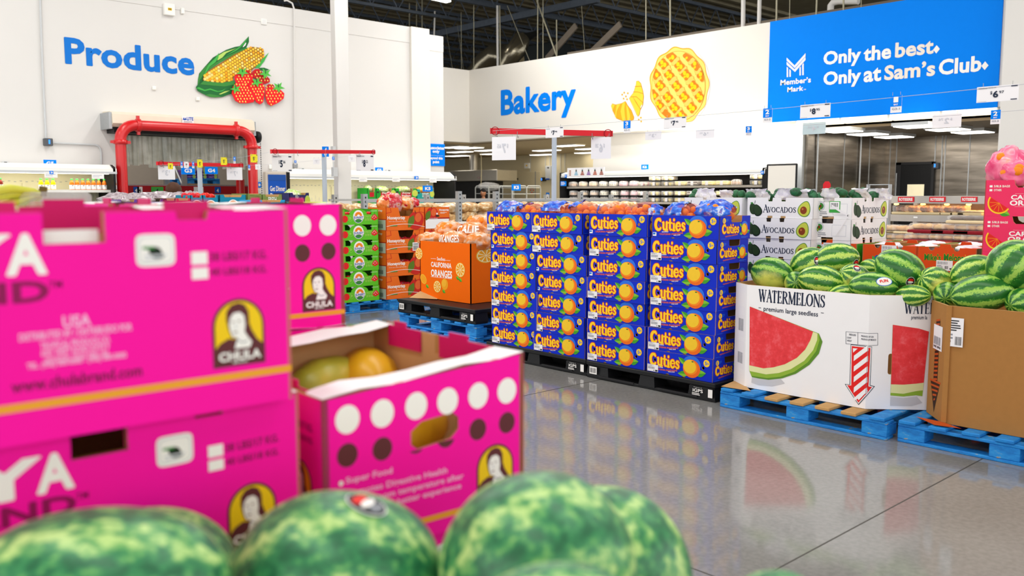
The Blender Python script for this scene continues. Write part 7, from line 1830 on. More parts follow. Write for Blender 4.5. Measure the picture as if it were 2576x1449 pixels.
mb.build('slogan', bs); mb = MB(); d.mb = mb
for pts in ([(302,552),(378,628),(378,652),(302,582)], [(302,592),(378,664),(483,545),(483,575),(382,690),(302,622)], [(378,628),(483,510),(483,540),(378,655)], [(303,640),(316,652),(316,738),(303,740)], [(328,662),(342,676),(342,735),(328,737)], [(425,650),(438,636),(438,722),(425,725)], [(451,620),(466,604),(466,720),(451,722)]): d.poly([c5(*p) for p in pts], SWHITE, 1)
mb.build('emblem', bs)
# lit trough under the header
mb = MB(); ytr = by(1999, XB, 318); mb.box((XB+.04, ysg1, ZH0-.09), (XB+.30, ytr, ZH0-.006), LGREY); o = mb.build('light_trough', loc=(XB+.2, (ysg1+ytr)/2, ZH0)); tag(o, 'glowing warm light trough under the blue wall panel', 'light')
n_ = 4
for k in range(n_): y0 = ysg1 + (ytr-ysg1)*k/n_; mb = MB(); mb.box((XB+.0, y0+.03, ZH0-.11), (XB+.26, y0+(ytr-ysg1)/n_-.03, ZH0-.09), GLOWC); mb.box((XB+.02, y0+.03, ZH0-.10), (XB+.04, y0+(ytr-ysg1)/n_-.03, ZH0-.008), GLOWC); mb.build('diffuser', o)

# ---------------------------------------------------------------- goods door: curtain, canopy, red pipe guard
xg0, xg1 = xa, xb_
CURT = mk_blob('clear_curtain_vinyl', [(.3,'#8f9484'),(.55,'#b4b7a8'),(.75,'#d9dacd')], 3, .12, .72)
t = thing('strip_curtain', 'torn clear vinyl strip curtain in the goods doorway', 'curtain', ((xg0+xg1)/2, YP+.12, 2.2))
n_ = 27; rz_ = random.Random(3)
for k in range(n_):
    xx = xg0 + .08 + (xg1-xg0-.16)*k/(n_-1); zb = wz(470, 416) + rz_.uniform(-.06,.04); mb = MB(); w_ = (xg1-xg0)/n_*.62; yo_ = YP+.10 + .03*(k % 2)
    pts = [(-w_, 0), (-w_*.5, -.016), (0, -.02), (w_*.5, -.016), (w_, 0)]
    rings = [[Vector((xx + a_ + .02*math.sin(k*1.7)*(1 if z == zb else 0), yo_ + b_, z)) for a_, b_ in pts] for z in (zd, (zd+zb)/2, zb)]
    mb.loft(rings, CURT, True, False, False); mb.build('strip', t)
mb = MB(); mb.box((xg0, YP+.05, zd-.12), (xg1, YP+.2, zd), BLACK); mb.build('header_rail', t)
xc0, xc1 = wx(276, YP-.5, 300), wx(641, YP-.5, 310); zc0, zc1 = at(290, 318, 1, YP-.5).z, at(290, 279, 1, YP-.5).z
t = thing('door_canopy', 'cream vinyl covered rolling door housing above the red pipe guard', 'door housing', ((xc0+xc1)/2, YP-.3, zc0))
VIN = mat('cream_vinyl', '#e6dcc8', .5, var=.06, scale=6, bump=.1)
mb = MB(); prof = [(YP-.42, zc0), (YP-.50, zc0+.06), (YP-.48, zc1-.05), (YP-.38, zc1), (YP, zc1+.02), (YP, zc0)]
mb.loft([[Vector((x, y, z)) for y, z in prof] for x in (xc0+.05, xc1)], VIN, False, True); mb.build('cover', t)
mb = MB(); mb.box((xc0, YP-.46, zc0-.04), (xc0+.05, YP, zc1-.02), GALV); mb.box((xc1, YP-.44, zc0-.04), (xc1+.05, YP, zc1-.04), GALV); mb.build('end_bracket', t)
mb = MB(); mb.box((xc0+.1, YP-.4, zc0-.10), (xc1-.05, YP-.02, zc0), BLACK); mb.build('roller', t)
mb = MB(); a = at(458, 308, 1, YP-.5); b = at(487, 296, 1, YP-.5); d = Dec(mb, (a.x, YP-.502, a.z), (1,0,0), (0,0,1), .003); d.rect(0, -.03, b.x-a.x, .12, WCARD, 1); d.text('LITE', .09, .045, b.x-a.x-.01, .105, DBLUE, 2, .04); d.poly([(.01,.05),(.035,.1),(.05,.06),(.065,.1),(.085,.05),(.065,.05),(.05,.04),(.035,.05)], DBLUE, 2); d.lines(.03, -.02, .2, .03, 2, GINK, 2); mb.build('maker_label', t)
YG = YP-.62; xp0, xp1 = at(305, 400, 1, YG).x, at(635, 400, 1, YG).x; zp = at(470, 319, 1, YG).z
t = thing('pipe_guard', 'thick red pipe guard framing the goods doorway', 'pipe guard', ((xp0+xp1)/2, YG, 0))
rp = .092; mb = MB(); mb.tube([(xp0, YG, 0), (xp0, YG, zp-.32)], rp, RED, 16); mb.build('post', t); mb = MB(); mb.tube([(xp1, YG, 0), (xp1, YG, zp-.32)], rp, RED, 16); mb.build('post', t)
for x, s_ in ((xp0, 1), (xp1, -1)):
    mb = MB(); mb.tube([(x + s_*.28*(1-math.cos(a_)), YG, zp-.30 + .28*math.sin(a_)) for a_ in [math.pi/2*k/8 for k in range(9)]], rp*1.06, RED, 16); mb.build('elbow', t)
    mb = MB(); mb.lathe([(rp,-.04),(rp*1.28,-.035),(rp*1.28,.035),(rp,.04)], RED, (x, YG, zp-.33), 16); mb.lathe([(rp,-.04),(rp*1.28,-.035),(rp*1.28,.035),(rp,.04)], RED, (x+s_*.32, YG, zp-.02), 16, ax=(1,0,0))
    for sg in (-1, 1): mb.cbox((x+s_*.32, YG, zp-.02+sg*rp*1.4), (.05,.05,.08), RED); mb.cbox((x+sg*rp*1.4, YG, zp-.33), (.08,.05,.05), RED)
    mb.build('coupling', t)
mb = MB(); mb.tube([(xp0+.3, YG, zp-.02), (xp1-.3, YG, zp-.02)], rp, RED, 16); mb.build('cross_pipe', t)
# chain hoist right of the door
x = at(653, 420, 1, YP-.15).x; t = thing('chain_hoist', 'black chain hoist with a hanging loop of chain right of the goods door', 'hoist', (x, YP-.15, 1)); zt_ = at(650, 345, 1, YP-.15).z
mb = MB(); mb.lathe([(0,-.05),(.11,-.05),(.12,-.02),(.12,.02),(.11,.05),(0,.05)], BLACK, (x-.02, YP-.12, zt_), 16, ax=(1,0,0)); mb.build('wheel', t)
CHN = mat('chain_steel', '#6e6f70', .4, .6, var=.2)
mb = MB()
for sx in (-.045, .045):
    z = zt_
    while z > .9: mb.cbox((x+sx, YP-.13, z), (.018,.012,.03), CHN); z -= .045
stuff(mb.build('chain', t))
# passage behind the doorway
mb = MB(); mb.box((xg0-1.5, 22.0, 0), (xb_+3, 22.2, 4), mat('passage_wall', '#b9afa3', .7, var=.05)); mb.box((xg0-1.5, YP+.3, 4.0), (xb_+3, 22.2, 4.1), mat('passage_ceiling', '#7b756c', .7, var=.05)); mb.box((xg0-1.6, YP+.3, 0), (xg0-1.5, 22.2, 4), MATS['passage_wall']); struct(mb.build('wall_passage'))
area((xg0+xb_)/2, 19.5, 3.9, 2.5, 2.0, 45, (1,.95,.88))
t = thing('pallet_rack', 'red beamed pallet rack in the passage behind the goods door', 'rack', ((xg0+xb_)/2+.5, 19.6, 0)); Yk = 19.6
xk = [wx(300, Yk)-1, wx(458, Yk), wx(640, Yk)+1.5]
for x in xk: mb = MB(); mb.box((x-.05, Yk-.03, 0), (x+.05, Yk+.05, 3.4), GREYM); mb.box((x-.05, Yk+1.0, 0), (x+.05, Yk+1.08, 3.4), GREYM); mb.tube([(x, Yk, 1.6), (x, Yk+1.0, 2.6)], .03, GREYM, 5); mb.build('upright', t)
zb1 = at(470, 478, 1, Yk).z
for i in (0, 1):
    mb = MB(); mb.box((xk[i], Yk-.05, zb1-.09), (xk[i+1], Yk, zb1+.09), DRED); bm_ = mb.build('beam', t); mb = MB(); mb.box((xk[i], Yk+1.0, zb1-.09), (xk[i+1], Yk+1.05, zb1+.09), DRED); mb.build('beam', t)
for px, m, w_ in ((343, DBLUE, .06), (396, GRN, .2), (548, DBLUE, .08), (352, PAPER, .05), (500, PAPER, .16)):
    p = at(px, 478, 1, Yk-.06); mb = MB(); mb.box((p.x-w_/2-.03, Yk-.06, p.z-.07), (p.x+w_/2+.03, Yk-.051, p.z+.07), m); d = Dec(mb, (p.x-.03, Yk-.06, p.z-.05), (1,0,0), (0,0,1), .002); d.text('4', 0, 0, .05, .08, INK if m is PAPER or m is GRN else SWHITE, 1, .03); mb.build('beam_tag', t)
mb = MB(); mb.box((xk[0], Yk, zb1+.09), (xk[2], Yk+1.0, zb1+.12), GREYM); mb.build('deck', t)
px0, px1 = wx(462, Yk+.1), wx(544, Yk+.1)
plz = zb1+.122
pp = wood_pallet(0, 0, plz, 'blue wooden pallet up on the red pallet rack behind the door', px1-px0, seed=31, allblue=True, rz=math.radians(90)); pp.location = ((px0+px1)/2, Yk+.02, plz)
PUR = mat('grape_carton_purple', '#6b3f98', .5, var=.08); nr = 3; hz = (at(500, 427, 1, Yk+.1).z - plz - .14)/nr
for r_ in range(nr):
    for c2_ in range(3):
        w_ = (px1-px0)/3; x0 = px0 + c2_*w_; z0 = plz + .142 + r_*hz; mb = MB(); mb.cbox((x0+w_/2, Yk+.35, z0+hz/2), (w_-.01, .5, hz-.008), PUR, None, .008); d = Dec(mb, (x0, Yk+.10, z0), (1,0,0), (0,0,1), .002); d.ell(w_*.75, hz*.55, .04, .04, LGRN, 1, 10); d.lines(w_*.15, hz*.3, w_*.6, hz*.7, 2, mat('grape_print', '#c9a8d8', .5, var=0), 1)
        tag(mb.build('grape_carton', loc=(x0+w_/2, Yk+.35, z0)), 'purple grape carton on the rack pallet behind the door, %s row, %s' % (['bottom','middle','top'][r_], ['left','centre','right'][c2_]), 'carton', 'purple grape cartons')
x = at(605, 470, 1, 18.2).x; mb = MB(); mb.tube([(x, 18.2, 0), (x, 18.2, at(605, 452, 1, 18.2).z)], .09, RED, 14); tag(mb.build('bollard', loc=(x, 18.2, 0)), 'short red bollard just inside the goods doorway at right', 'bollard')

# ---------------------------------------------------------------- wall fittings
def conduit(pts, r, label, m=LGREY): 
    mb = MB(); mb.tube(pts, r, m, 8); tag(mb.build('wall_conduit', loc=pts[0]), label, 'conduit')
W_ = lambda px, py, off=.03: at(px, py, 1, YP-off)
conduit([W_(100, -30), W_(107, 170), W_(116, 352)], .018, 'long vertical conduit at the left of the word Produce')
a = [W_(128, 359), W_(238, 364), W_(248, 367), W_(253, 374), W_(255, 386), W_(255, 420)]; conduit(a, .016, 'bent conduit running from the grey switch box down to the left cooler')
conduit([W_(742, 425), W_(740, 60), W_(739, 20), W_(735, 8), W_(722, 1), W_(715, 2)], .018, 'vertical conduit right of the strawberry picture, bent over at the top', WHITE)
def wbox(name, px, py, wpx, hpx, dep, m, label, cat, extra=None):
    a, b = at(px-wpx/2, py+hpx/2, 1, YP), at(px+wpx/2, py-hpx/2, 1, YP); mb = MB(); mb.cbox(((a.x+b.x)/2, YP-dep/2, (a.z+b.z)/2), (b.x-a.x, dep, b.z-a.z), m, None, .01)
    if extra: extra(Dec(mb, (a.x, YP-dep, a.z), (1,0,0), (0,0,1), .003), b.x-a.x, b.z-a.z)
    return tag(mb.build(name, loc=((a.x+b.x)/2, YP-dep/2, a.z)), label, cat)
wbox('switch_box', 118, 358, 20, 18, .12, mat('dark_grey_box', '#55585c', .5, var=.05), 'dark grey switch box with a blue light on the left wall', 'switch', lambda d, w, h: d.rect(w*.45, h*.25, w*.65, h*.8, GLOWB, 1))
wbox('access_point', 423, 25, 26, 26, .08, FRW, 'white square access point with a yellow tag near the ceiling', 'device', lambda d, w, h: (d.rect(w*.32, h*.4, w*.68, h*.62, CYEL, 1), d.text('500', w*.36, h*.44, w*.64, h*.58, INK, 2, .02)))
wbox('sensor_box', 458, 28, 8, 14, .05, FRW, 'small white sensor box beside the access point', 'device')
wbox('thermostat', 12, 411, 16, 10, .04, LGREY, 'small thermostat above the left cooler', 'thermostat', lambda d, w, h: d.rect(w*.3, h*.4, w*.75, h*.85, INK, 1))
wbox('thermostat', 759, 427, 12, 8, .04, LGREY, 'small thermostat right of the chain hoist, above the cooler', 'thermostat', lambda d, w, h: d.rect(w*.3, h*.4, w*.75, h*.85, INK, 1))
wbox('thermostat', 976, 431, 12, 8, .04, LGREY, 'small thermostat next to the G5 marker on the right cooler', 'thermostat', lambda d, w, h: d.rect(w*.3, h*.4, w*.75, h*.85, INK, 1))
wbox('outlet_box', 741, 417, 10, 11, .06, GREYM, 'grey outlet box at the foot of the right conduit', 'outlet')
wbox('switch_plate', 679, 420, 7, 12, .02, FRW, 'blank white switch plate left of the outlet box', 'switch')
wbox('wall_vent', 663, 55, 14, 13, .03, FRW, 'round white wall vent above the strawberries', 'vent', lambda d, w, h: [d.rect(w*.15, h*(.2+.2*k), w*.85, h*(.26+.2*k), FINK, 1) for k in range(4)])
for px, py in ((387,222),(497,249)): p = at(px, py, 1, YP); mb = MB(); mb.cbox((p.x, YP-.02, p.z), (.07,.04,.07), FRW, None, .01); mb.build('wall_cap', wall)
wbox('door_notice', 652, 465, 10, 14, .01, BLUE, 'small blue notice beside the hanging chain', 'sign', lambda d, w, h: d.ell(w*.5, h*.5, w*.25, h*.25, SWHITE, 1))
# hanging light sensors on the kitchen wall side
def kbox(name, px, py, wpx, hpx, X, dep, m, label, cat, extra=None):
    a, b = at(px-wpx/2, py+hpx/2, 0, X), at(px+wpx/2, py-hpx/2, 0, X); mb = MB(); mb.cbox((X-dep/2, (a.y+b.y)/2, (a.z+b.z)/2), (dep, a.y-b.y, b.z-a.z), m, None, .01)
    if extra: extra(Dec(mb, (X-dep, a.y, a.z), (0,-1,0), (0,0,1), .003), a.y-b.y, b.z-a.z)
    return tag(mb.build(name, loc=(X-dep/2, (a.y+b.y)/2, a.z)), label, cat)
XK = 23.6
kbox('access_point', 1329, 417, 12, 14, XK, .1, FRW, 'white access point high on the kitchen wall', 'device', lambda d, w, h: d.rect(w*.4, h*.4, w*.7, h*.65, CYEL, 1))
kbox('electrical_panel', 1384, 434, 14, 34, XK, .12, LGREY, 'grey electrical panel on the kitchen wall beside the pale pole', 'panel', lambda d, w, h: (d.rect(w*.4, h*.8, w*.7, h*.9, INK, 1), d.rect(w*.1, -.02, w*.8, h*.06, DBLUE, 1)))
kbox('switch_box', 1370, 451, 10, 10, XK, .1, CHAR, 'dark switch box on the kitchen wall with a blue light', 'switch', lambda d, w, h: d.rect(w*.05, h*.2, w*.35, h*.8, GLOWB, 1))
kbox('notice', 1339, 489, 12, 12, XK, .01, BLUE, 'blue notice on the kitchen wall, left of two', 'sign', lambda d, w, h: (d.ell(w*.3, h*.5, w*.18, h*.25, SWHITE, 1), d.rect(w*.6, h*.3, w*.9, h*.8, CREAM, 1))); kbox('notice', 1378, 491, 8, 13, XK, .01, BLUE, 'blue notice on the kitchen wall, right of two', 'sign', lambda d, w, h: d.ell(w*.5, h*.5, w*.3, h*.25, SWHITE, 1))
kbox('switch_box', 2358, 417, 14, 15, XS, .1, mat('dark_grey_box2', '#4a5058', .5, var=.05), 'grey control box with a blue light right of the dark door', 'switch', lambda d, w, h: d.rect(w*.2, h*.25, w*.5, h*.8, GLOWB, 1))
kbox('cold_room_door', 1330, 487, 62, 112, XK, .05, mat('cold_room_panel', '#d6caa8', .5, var=.03), 'cream cold room door in the kitchen wall', 'door', lambda d, w, h: (d.rect(w*.80, h*.2, w*.83, h*1.0, GINK, 1), d.rect(w*.02, h*.82, w*.12, h*.86, CHAR, 1), [d.rect(w*(.6 + .06*(k % 3)), h*(.62 - .05*(k//3)), w*(.64 + .06*(k % 3)), h*(.65 - .05*(k//3)), SRED if k % 2 else GINK, 1) for k in range(9)]))
for px in (1334, 1372, 1383, 1410, 1421):
    p = at(px, 420, 0, XK-.03); mb = MB(); mb.tube([(XK-.03, p.y, 1.9 if px > 1400 else 2.35), (XK-.03, p.y, 3.0)], .014, LGREY, 6); tag(mb.build('wall_conduit', loc=(XK-.03, p.y, 3.0)), 'thin conduit on the kitchen wall, %s from the left' % ORD[(1334,1372,1383,1410,1421).index(px)], 'conduit')
# oven hood, baking racks
XV = 21.2; a, b = at(1128, 457, 0, XV), at(1250, 426, 0, XV)
t = thing('oven_hood', 'stainless oven with a broad hood in the bakery kitchen', 'oven', (XV+.6, (a.y+b.y)/2, 0))
mb = MB(); mb.cbox((XV+.5, (a.y+b.y)/2, (a.z+b.z)/2), (1.0, a.y-b.y, b.z-a.z), STL, None, .02); mb.build('hood', t)
mb = MB(); p = at(1192, 412, 0, XV+.5); mb.tube([(XV+.5, p.y, b.z), (XV+.5, p.y, 3.0)], .17, STL, 14); mb.build('flue', t)
mb = MB(); mb.cbox((XV+.6, (a.y+b.y)/2+.3, a.z/2), (.8, a.y-b.y-.9, a.z), CHAR, None, .02); mb.build('oven_body', t)
mb = MB(); p = at(1205, 447, 0, XV); d = Dec(mb, (XV, p.y, p.z), (0,-1,0), (0,0,1), .004); d.ell(0, 0, .09, .025, DRED, 1); d.ell(0, 0, .07, .015, LGREY, 2); mb.build('badge', t)
mb = MB(); p0 = at(1210, 375, 0, 20.5); mb.tube([(20.5, p0.y, 3.0), (20.5, p0.y-.02, 2.3), (20.5, p0.y+.01, 1.75)], .015, BEIGE, 6); mb.cbox((20.5, p0.y, 1.72), (.05,.05,.08), LGREY); tag(mb.build('power_drop', loc=(20.5, p0.y, 3.0)), 'beige power cord dropping from the kitchen ceiling before the oven', 'cord')
def baking_rack(px0, px1, X, cover, label):
    y0, y1 = at(px0, 480, 0, X).y, at(px1, 480, 0, X).y; zt = at(px0, 468, 0, X).z
    t = thing('baking_rack', label, 'rack', (X+.3, (y0+y1)/2, 0)); 
    for yy in (y0, y1):
        mb = MB(); mb.tube([(X, yy, .1), (X, yy, zt-.05), (X+.05, yy, zt), (X+.55, yy, zt), (X+.6, yy, zt-.05), (X+.6, yy, .1)], .018, GALV, 8); mb.build('frame_hoop', t)
    for k in range(8): z = zt - .06 - k*.19; mb = MB(); mb.box((X+.02, y1, z), (X+.58, y0, z+.015), LGREY); mb.build('tray', t)
    for x in (X, X+.6):
        for yy in (y0, y1): mb = MB(); mb.lathe([(0,-.02),(.05,-.02),(.05,.02),(0,.02)], BLACK, (x, yy, .05), 10, ax=(0,1,0)); mb.build('caster', t)
    if cover: mb = MB(); mb.ell((X+.3, (y0+y1)/2, zt-.02), (.36, (y0-y1)*.55, .14), FILM, 16, 10, .2, 3, 2, zmin=-.3); mb.build('plastic_cover', t)
baking_rack(1196, 1229, 18.6, True, 'baking rack with a plastic hood behind the person in the cap'); baking_rack(1256, 1288, 18.2, False, 'empty baking rack left of two before the cold room door'); baking_rack(1290, 1325, 19.1, False, 'empty baking rack right of two before the cold room door')

# ---------------------------------------------------------------- aisle markers and hanging notices
def marker(px, py, wpx, hpx, ax, v, tx, label, ped=None):
    a, b = at(px-wpx/2, py+hpx/2, ax, v), at(px+wpx/2, py-hpx/2, ax, v); mb = MB()
    if ax == 1: W_, U_ = b.x-a.x, (1,0,0); mb.box((a.x, v, a.z), (b.x, v+.012, b.z), BLUE); d = Dec(mb, (a.x, v, a.z), U_, (0,0,1), .002)
    else: W_, U_ = a.y-b.y, (0,-1,0); mb.box((v, b.y, a.z), (v+.012, a.y, b.z), BLUE); d = Dec(mb, (v, a.y, a.z), U_, (0,0,1), .002)
    H_ = b.z-a.z; d.text(tx, W_*.22, H_*.25, W_*.78, H_*.75, SWHITE, 1, .05)
    if ped: 
        c = (a+b)/2; mb.box((c.x-.012, c.y-.0 if ax == 0 else v+.002, ped), (c.x+.012, (c.y+.02) if ax == 0 else v+.012, a.z), LGREY)
    return tag(mb.build('aisle_marker', loc=(a+b)/2), label, 'sign')
marker(126, 411, 31, 17, 1, YF+.3, 'G5', 'blue G5 marker standing on the left cooler', 2.0); marker(954, 427.5, 19, 12, 1, YF+.3, 'G5', 'blue G5 marker standing on the right cooler', 2.0)
marker(1622, 420, 18, 13, 0, XF+.3, 'K6', 'blue K6 marker on the cake cooler', 2.05)
p = at(1076, 474, 1, YB1); marker(1076, 474.5, 24, 15, 1, YB1-.01, 'K5', 'blue K5 marker on the left part of the bread rack', 1.7); marker(1299, 471.5, 22, 16, 1, YB1-.02, 'K5', 'blue K5 marker on the right part of the bread rack', 1.7)
for px, py, tx, lab in ((129.5,434,'3','small blue 3 tag on the left cooler canopy'),(1048,447,'3','small blue tag on the right cooler canopy')): marker(px, py, 9, 8, 1, YF-.03, tx, lab)
marker(1423, 443, 5, 8, 0, XF-.02, '7', 'small blue tag at the left end of the cake cooler'); marker(1917, 434, 7, 9, 0, XF-.02, '5', 'small blue tag at the right end of the cake cooler')
a, b = at(1412, 468, 0, XF-.0), at(1426, 456, 0, XF-.0)
mb = MB(); mb.box((XF-.03, b.y, a.z), (XF-.02, a.y, b.z), BLUE); d = Dec(mb, (XF-.03, a.y, a.z), (0,-1,0), (0,0,1), .002); d.lines(.02, .02, (a.y-b.y)*.9, (b.z-a.z)*.9, 4, SWHITE, 1); tag(mb.build('shelf_notice', loc=(XF, a.y, a.z)), 'small light blue notice at the left end of the top cake shelf', 'sign')
# Associates notice
Ye = YP+.25; a, b = at(1078, 417, 1, Ye-.01), at(1118, 363, 1, Ye-.01)
mb = MB(); mb.box((a.x, Ye-.02, a.z), (b.x, Ye-.004, b.z), BLUE); d = Dec(mb, (a.x, Ye-.02, a.z), (1,0,0), (0,0,1), .003); W_, H_ = b.x-a.x, b.z-a.z
for tx, u0, v0, u1, v1 in (('Associates',-.03,.75,.95,.89),('only',.24,.56,.66,.72),('beyond this',.03,.27,.86,.41),('point',.25,.09,.64,.24)): d.text(tx, W_*max(u0,.0), H_*v0, W_*u1, H_*v1, SWHITE, 1, .05)
d.rect(W_*.03, H_*.47, W_*.9, H_*.475, SWHITE, 1); tag(mb.build('wall_notice', loc=(a.x, Ye, a.z)), 'blue wall notice reading Associates only beyond this point', 'sign')
# poster by the door
YQ = 15.2; a, b = at(672, 560, 1, YQ), at(727, 433, 1, YQ)
t = thing('poster_stand', 'dark blue poster stand about dinner right of the goods door', 'sign', ((a.x+b.x)/2, YQ, 0)); W_ = b.x-a.x
mb = MB(); mb.cbox(((a.x+b.x)/2, YQ+.06, b.z/2), (W_, .12, b.z), mat('poster_frame', '#c9bfb2', .5, var=.04), None, .01); mb.build('frame', t); mb = MB(); mb.box((b.x-.06, YQ-.01, 0), (b.x+.01, YQ+.13, b.z), BLACK); mb.build('edge_post', t)
mb = MB(); d = Dec(mb, (a.x, YQ, 0), (1,0,0), (0,0,1), .003); H_ = b.z; d.rect(.04, .05, W_-.07, H_-.05, DBLUE, 1); d.rect(.04, H_-.16, W_-.07, H_-.05, mat('poster_top_blue', '#1a4fa0', .4, var=0), 2)
c = lambda x, y: (at(x, y, 1, YQ).x-a.x, at(x, y, 1, YQ).z)
e0, e1 = c(679, 481), c(717, 468); d.text('Get Dinner', e0[0], e0[1], e1[0], e1[1], CREAM, 2, .02); e0, e1 = c(680, 498), c(716, 486); d.text('Delivered.', e0[0], e0[1], e1[0], e1[1], CREAM, 2, .02); mb.build('poster', t)

# ---------------------------------------------------------------- sign poles with red arms, wires and price cards
def wire(p, q_, label):
    mb = MB(); n = 14; mb.tube([p + (q_-p)*(k/n) + Vector((0,0,-.03*math.sin(math.pi*k/n))) for k in range(n+1)], .0016, mat('thin_wire', '#b9bcc4', .4, var=0), 5); tag(mb.build('hanging_wire', loc=p), label, 'wire')
def card_print(d, W_, H_, price, blue=False, faint=False, mirror=False, sub=None):
    if blue:
        d.rect(0, H_*.36, W_, H_, BLUE, 1); d.text(price, W_*.28, H_*.60, W_*.68, H_*.90, SWHITE, 2, .05); d.text('BAY', W_*.3, H_*.42, W_*.68, H_*.52, SWHITE, 2, .02); d.text(sub or 'G3-2', W_*.15, H_*.16, W_*.85, H_*.28, GINK, 2, .02); return
    c_ = FINK if faint else NAVY
    big, small = price
    if mirror:
        d.text(big, W_*.42, H_*.30, W_*.58, H_*.70, c_, 2, .04, mirror=True); d.text(small, W_*.22, H_*.52, W_*.38, H_*.70, c_, 2, .02, mirror=True); d.text('$', W_*.63, H_*.5, W_*.69, H_*.7, c_, 2, .02, mirror=True); return
    d.text('$', W_*.33, H_*.45, W_*.38, H_*.68, c_, 2, .02); d.text(big, W_*.40, H_*.26, W_*.52, H_*.68, c_, 2, .05); d.text(small, W_*.54, H_*.50, W_*.66, H_*.67, c_, 2, .02)
    d.rect(W_*.82, H_*.88, W_*.97, H_*.95, c_, 2); d.rect(W_*.82, H_*.05, W_*.97, H_*.11, c_, 2); d.lines(W_*.04, H_*.84, W_*.36, H_*.92, 1, GINK, 2); d.lines(W_*.03, H_*.03, W_*.36, H_*.06, 1, GINK, 2)
def pcard(px, py, wpx, hpx, ax, v, price, label, yaw=0, blue=False, faint=False, mirror=False, sub=None, m=None, title=None):
    a, b = at(px-wpx/2, py+hpx/2, ax, v), at(px+wpx/2, py-hpx/2, ax, v); c = (a+b)/2; H_ = b.z-a.z
    if ax == 1: W_ = b.x-a.x; U_ = Vector((1,0,0))
    else: W_ = a.y-b.y; U_ = Vector((0,-1,0))
    if yaw: 
        U_ = Matrix.Rotation(math.radians(yaw), 3, 'Z') @ U_; Nv = U_.cross(Vector((0,0,1)))
        va, vb2 = ray(px-wpx/2, py), ray(px+wpx/2, py); t0 = (c-EYE).dot(Nv)/va.dot(Nv); t1_ = (c-EYE).dot(Nv)/vb2.dot(Nv); W_ = ((EYE+vb2*t1_)-(EYE+va*t0)).dot(U_)
    Nv = U_.cross(Vector((0,0,1))); O = c - U_*W_/2 - Vector((0,0,H_/2))
    mb = MB(); m = m or (PAPER if not faint else mat('frosted_card', '#fbfbff', .5, var=0, alpha=.9))
    P_ = [O, O+U_*W_, O+U_*W_+Vector((0,0,H_)), O+Vector((0,0,H_))]; mb.add([q_ for q_ in P_] + [q_ - Nv*.0015 for q_ in P_], [(0,1,2,3),(7,6,5,4),(0,4,5,1),(1,5,6,2),(2,6,7,3),(3,7,4,0)], m)
    d = Dec(mb, O, U_, (0,0,1), .0012); card_print(d, W_, H_, price, blue, faint, mirror, sub)
    if title: d.text(title, W_*.04, H_*.86, W_*.04 + W_*.42, H_*.93, NAVY, 2, .0)
    o = mb.build('price_card', loc=c); tag(o, label, 'price card')
    for k in (.15, .85):
        p = O + U_*W_*k + Vector((0,0,H_)); h = MB(); h.tube([p, p + Vector((0,0,.02))], .0014, GREYM, 5); h.build('clip', o)
    return o
X1, X2 = 5.40, 7.2
w0 = at(1240, 329, 0, X1); w1 = Vector((X1, .6, 2.13)); w0b = Vector((X2, 6.3, 2.15)); w1b = Vector((X2, 1.2, 2.135))
wire(w0 + Vector((0,.0,.0)), w1, 'thin wire along the aisle front carrying the price cards'); wire(at(1541, 338, 0, X2), w1b, 'thin rear wire carrying the see through price cards')
pcard(1395, 333, 45, 29, 0, X1, ('7','46'), 'price card reading 7.46 in front of the pale pole')
pcard(1698, 308.5, 57, 32, 0, X1, ('7','46'), 'price card reading 7.46 below the pie picture', title='CLEMENTINES MANDARINS')
pcard(2051, 278.5, 77, 40, 0, X1, ('8','95'), 'price card reading 8.95 before the blue panel', title='GRAPEFRUIT')
pcard(2510, 235, 108, 48, 0, X1, ('6','97'), 'price card reading 6.97 at the right edge', title='SEEDLESS WATERMELON')
pcard(1577.5, 318.5, 18, 32, 0, X1, '3', 'blue bay card with number 3 under the croissant', blue=True, sub='K5-3'); pcard(1931, 290.5, 24, 38, 0, X1, '2', 'blue bay card with number 2 at the left edge of the blue panel', blue=True)
pcard(2254.5, 261.5, 30, 46, 0, X1, '1', 'blue bay card with number 1 on the blue panel', blue=True, sub='G3-1')
pcard(1643.5, 341, 41, 24, 0, X2, ('3','92'), 'see through card showing a reversed 3.92', faint=True, mirror=True); pcard(1773.5, 337, 47, 25, 0, X2, ('6','92'), 'see through card showing a reversed 6.92 under the pie picture', faint=True, mirror=True)
pcard(2048, 322.5, 59, 33, 0, X2, ('4','92'), 'pale turquoise see through card below the 8.95 card', faint=True, mirror=True, m=mat('tinted_card', '#cfe3e8', .5, var=0, alpha=.85)); pcard(2382, 303.5, 75, 39, 0, X2, ('2','76'), 'see through card showing a reversed 2.76 under the header', faint=True, mirror=True)
pcard(1883.5, 330, 16, 26, 0, X2, '3', 'small blue bay card with number 3 before the white wall', blue=True); pcard(2504.5, 294.5, 27, 37, 0, X2, '2', 'blue bay card with number 2 near the right pier', blue=True)
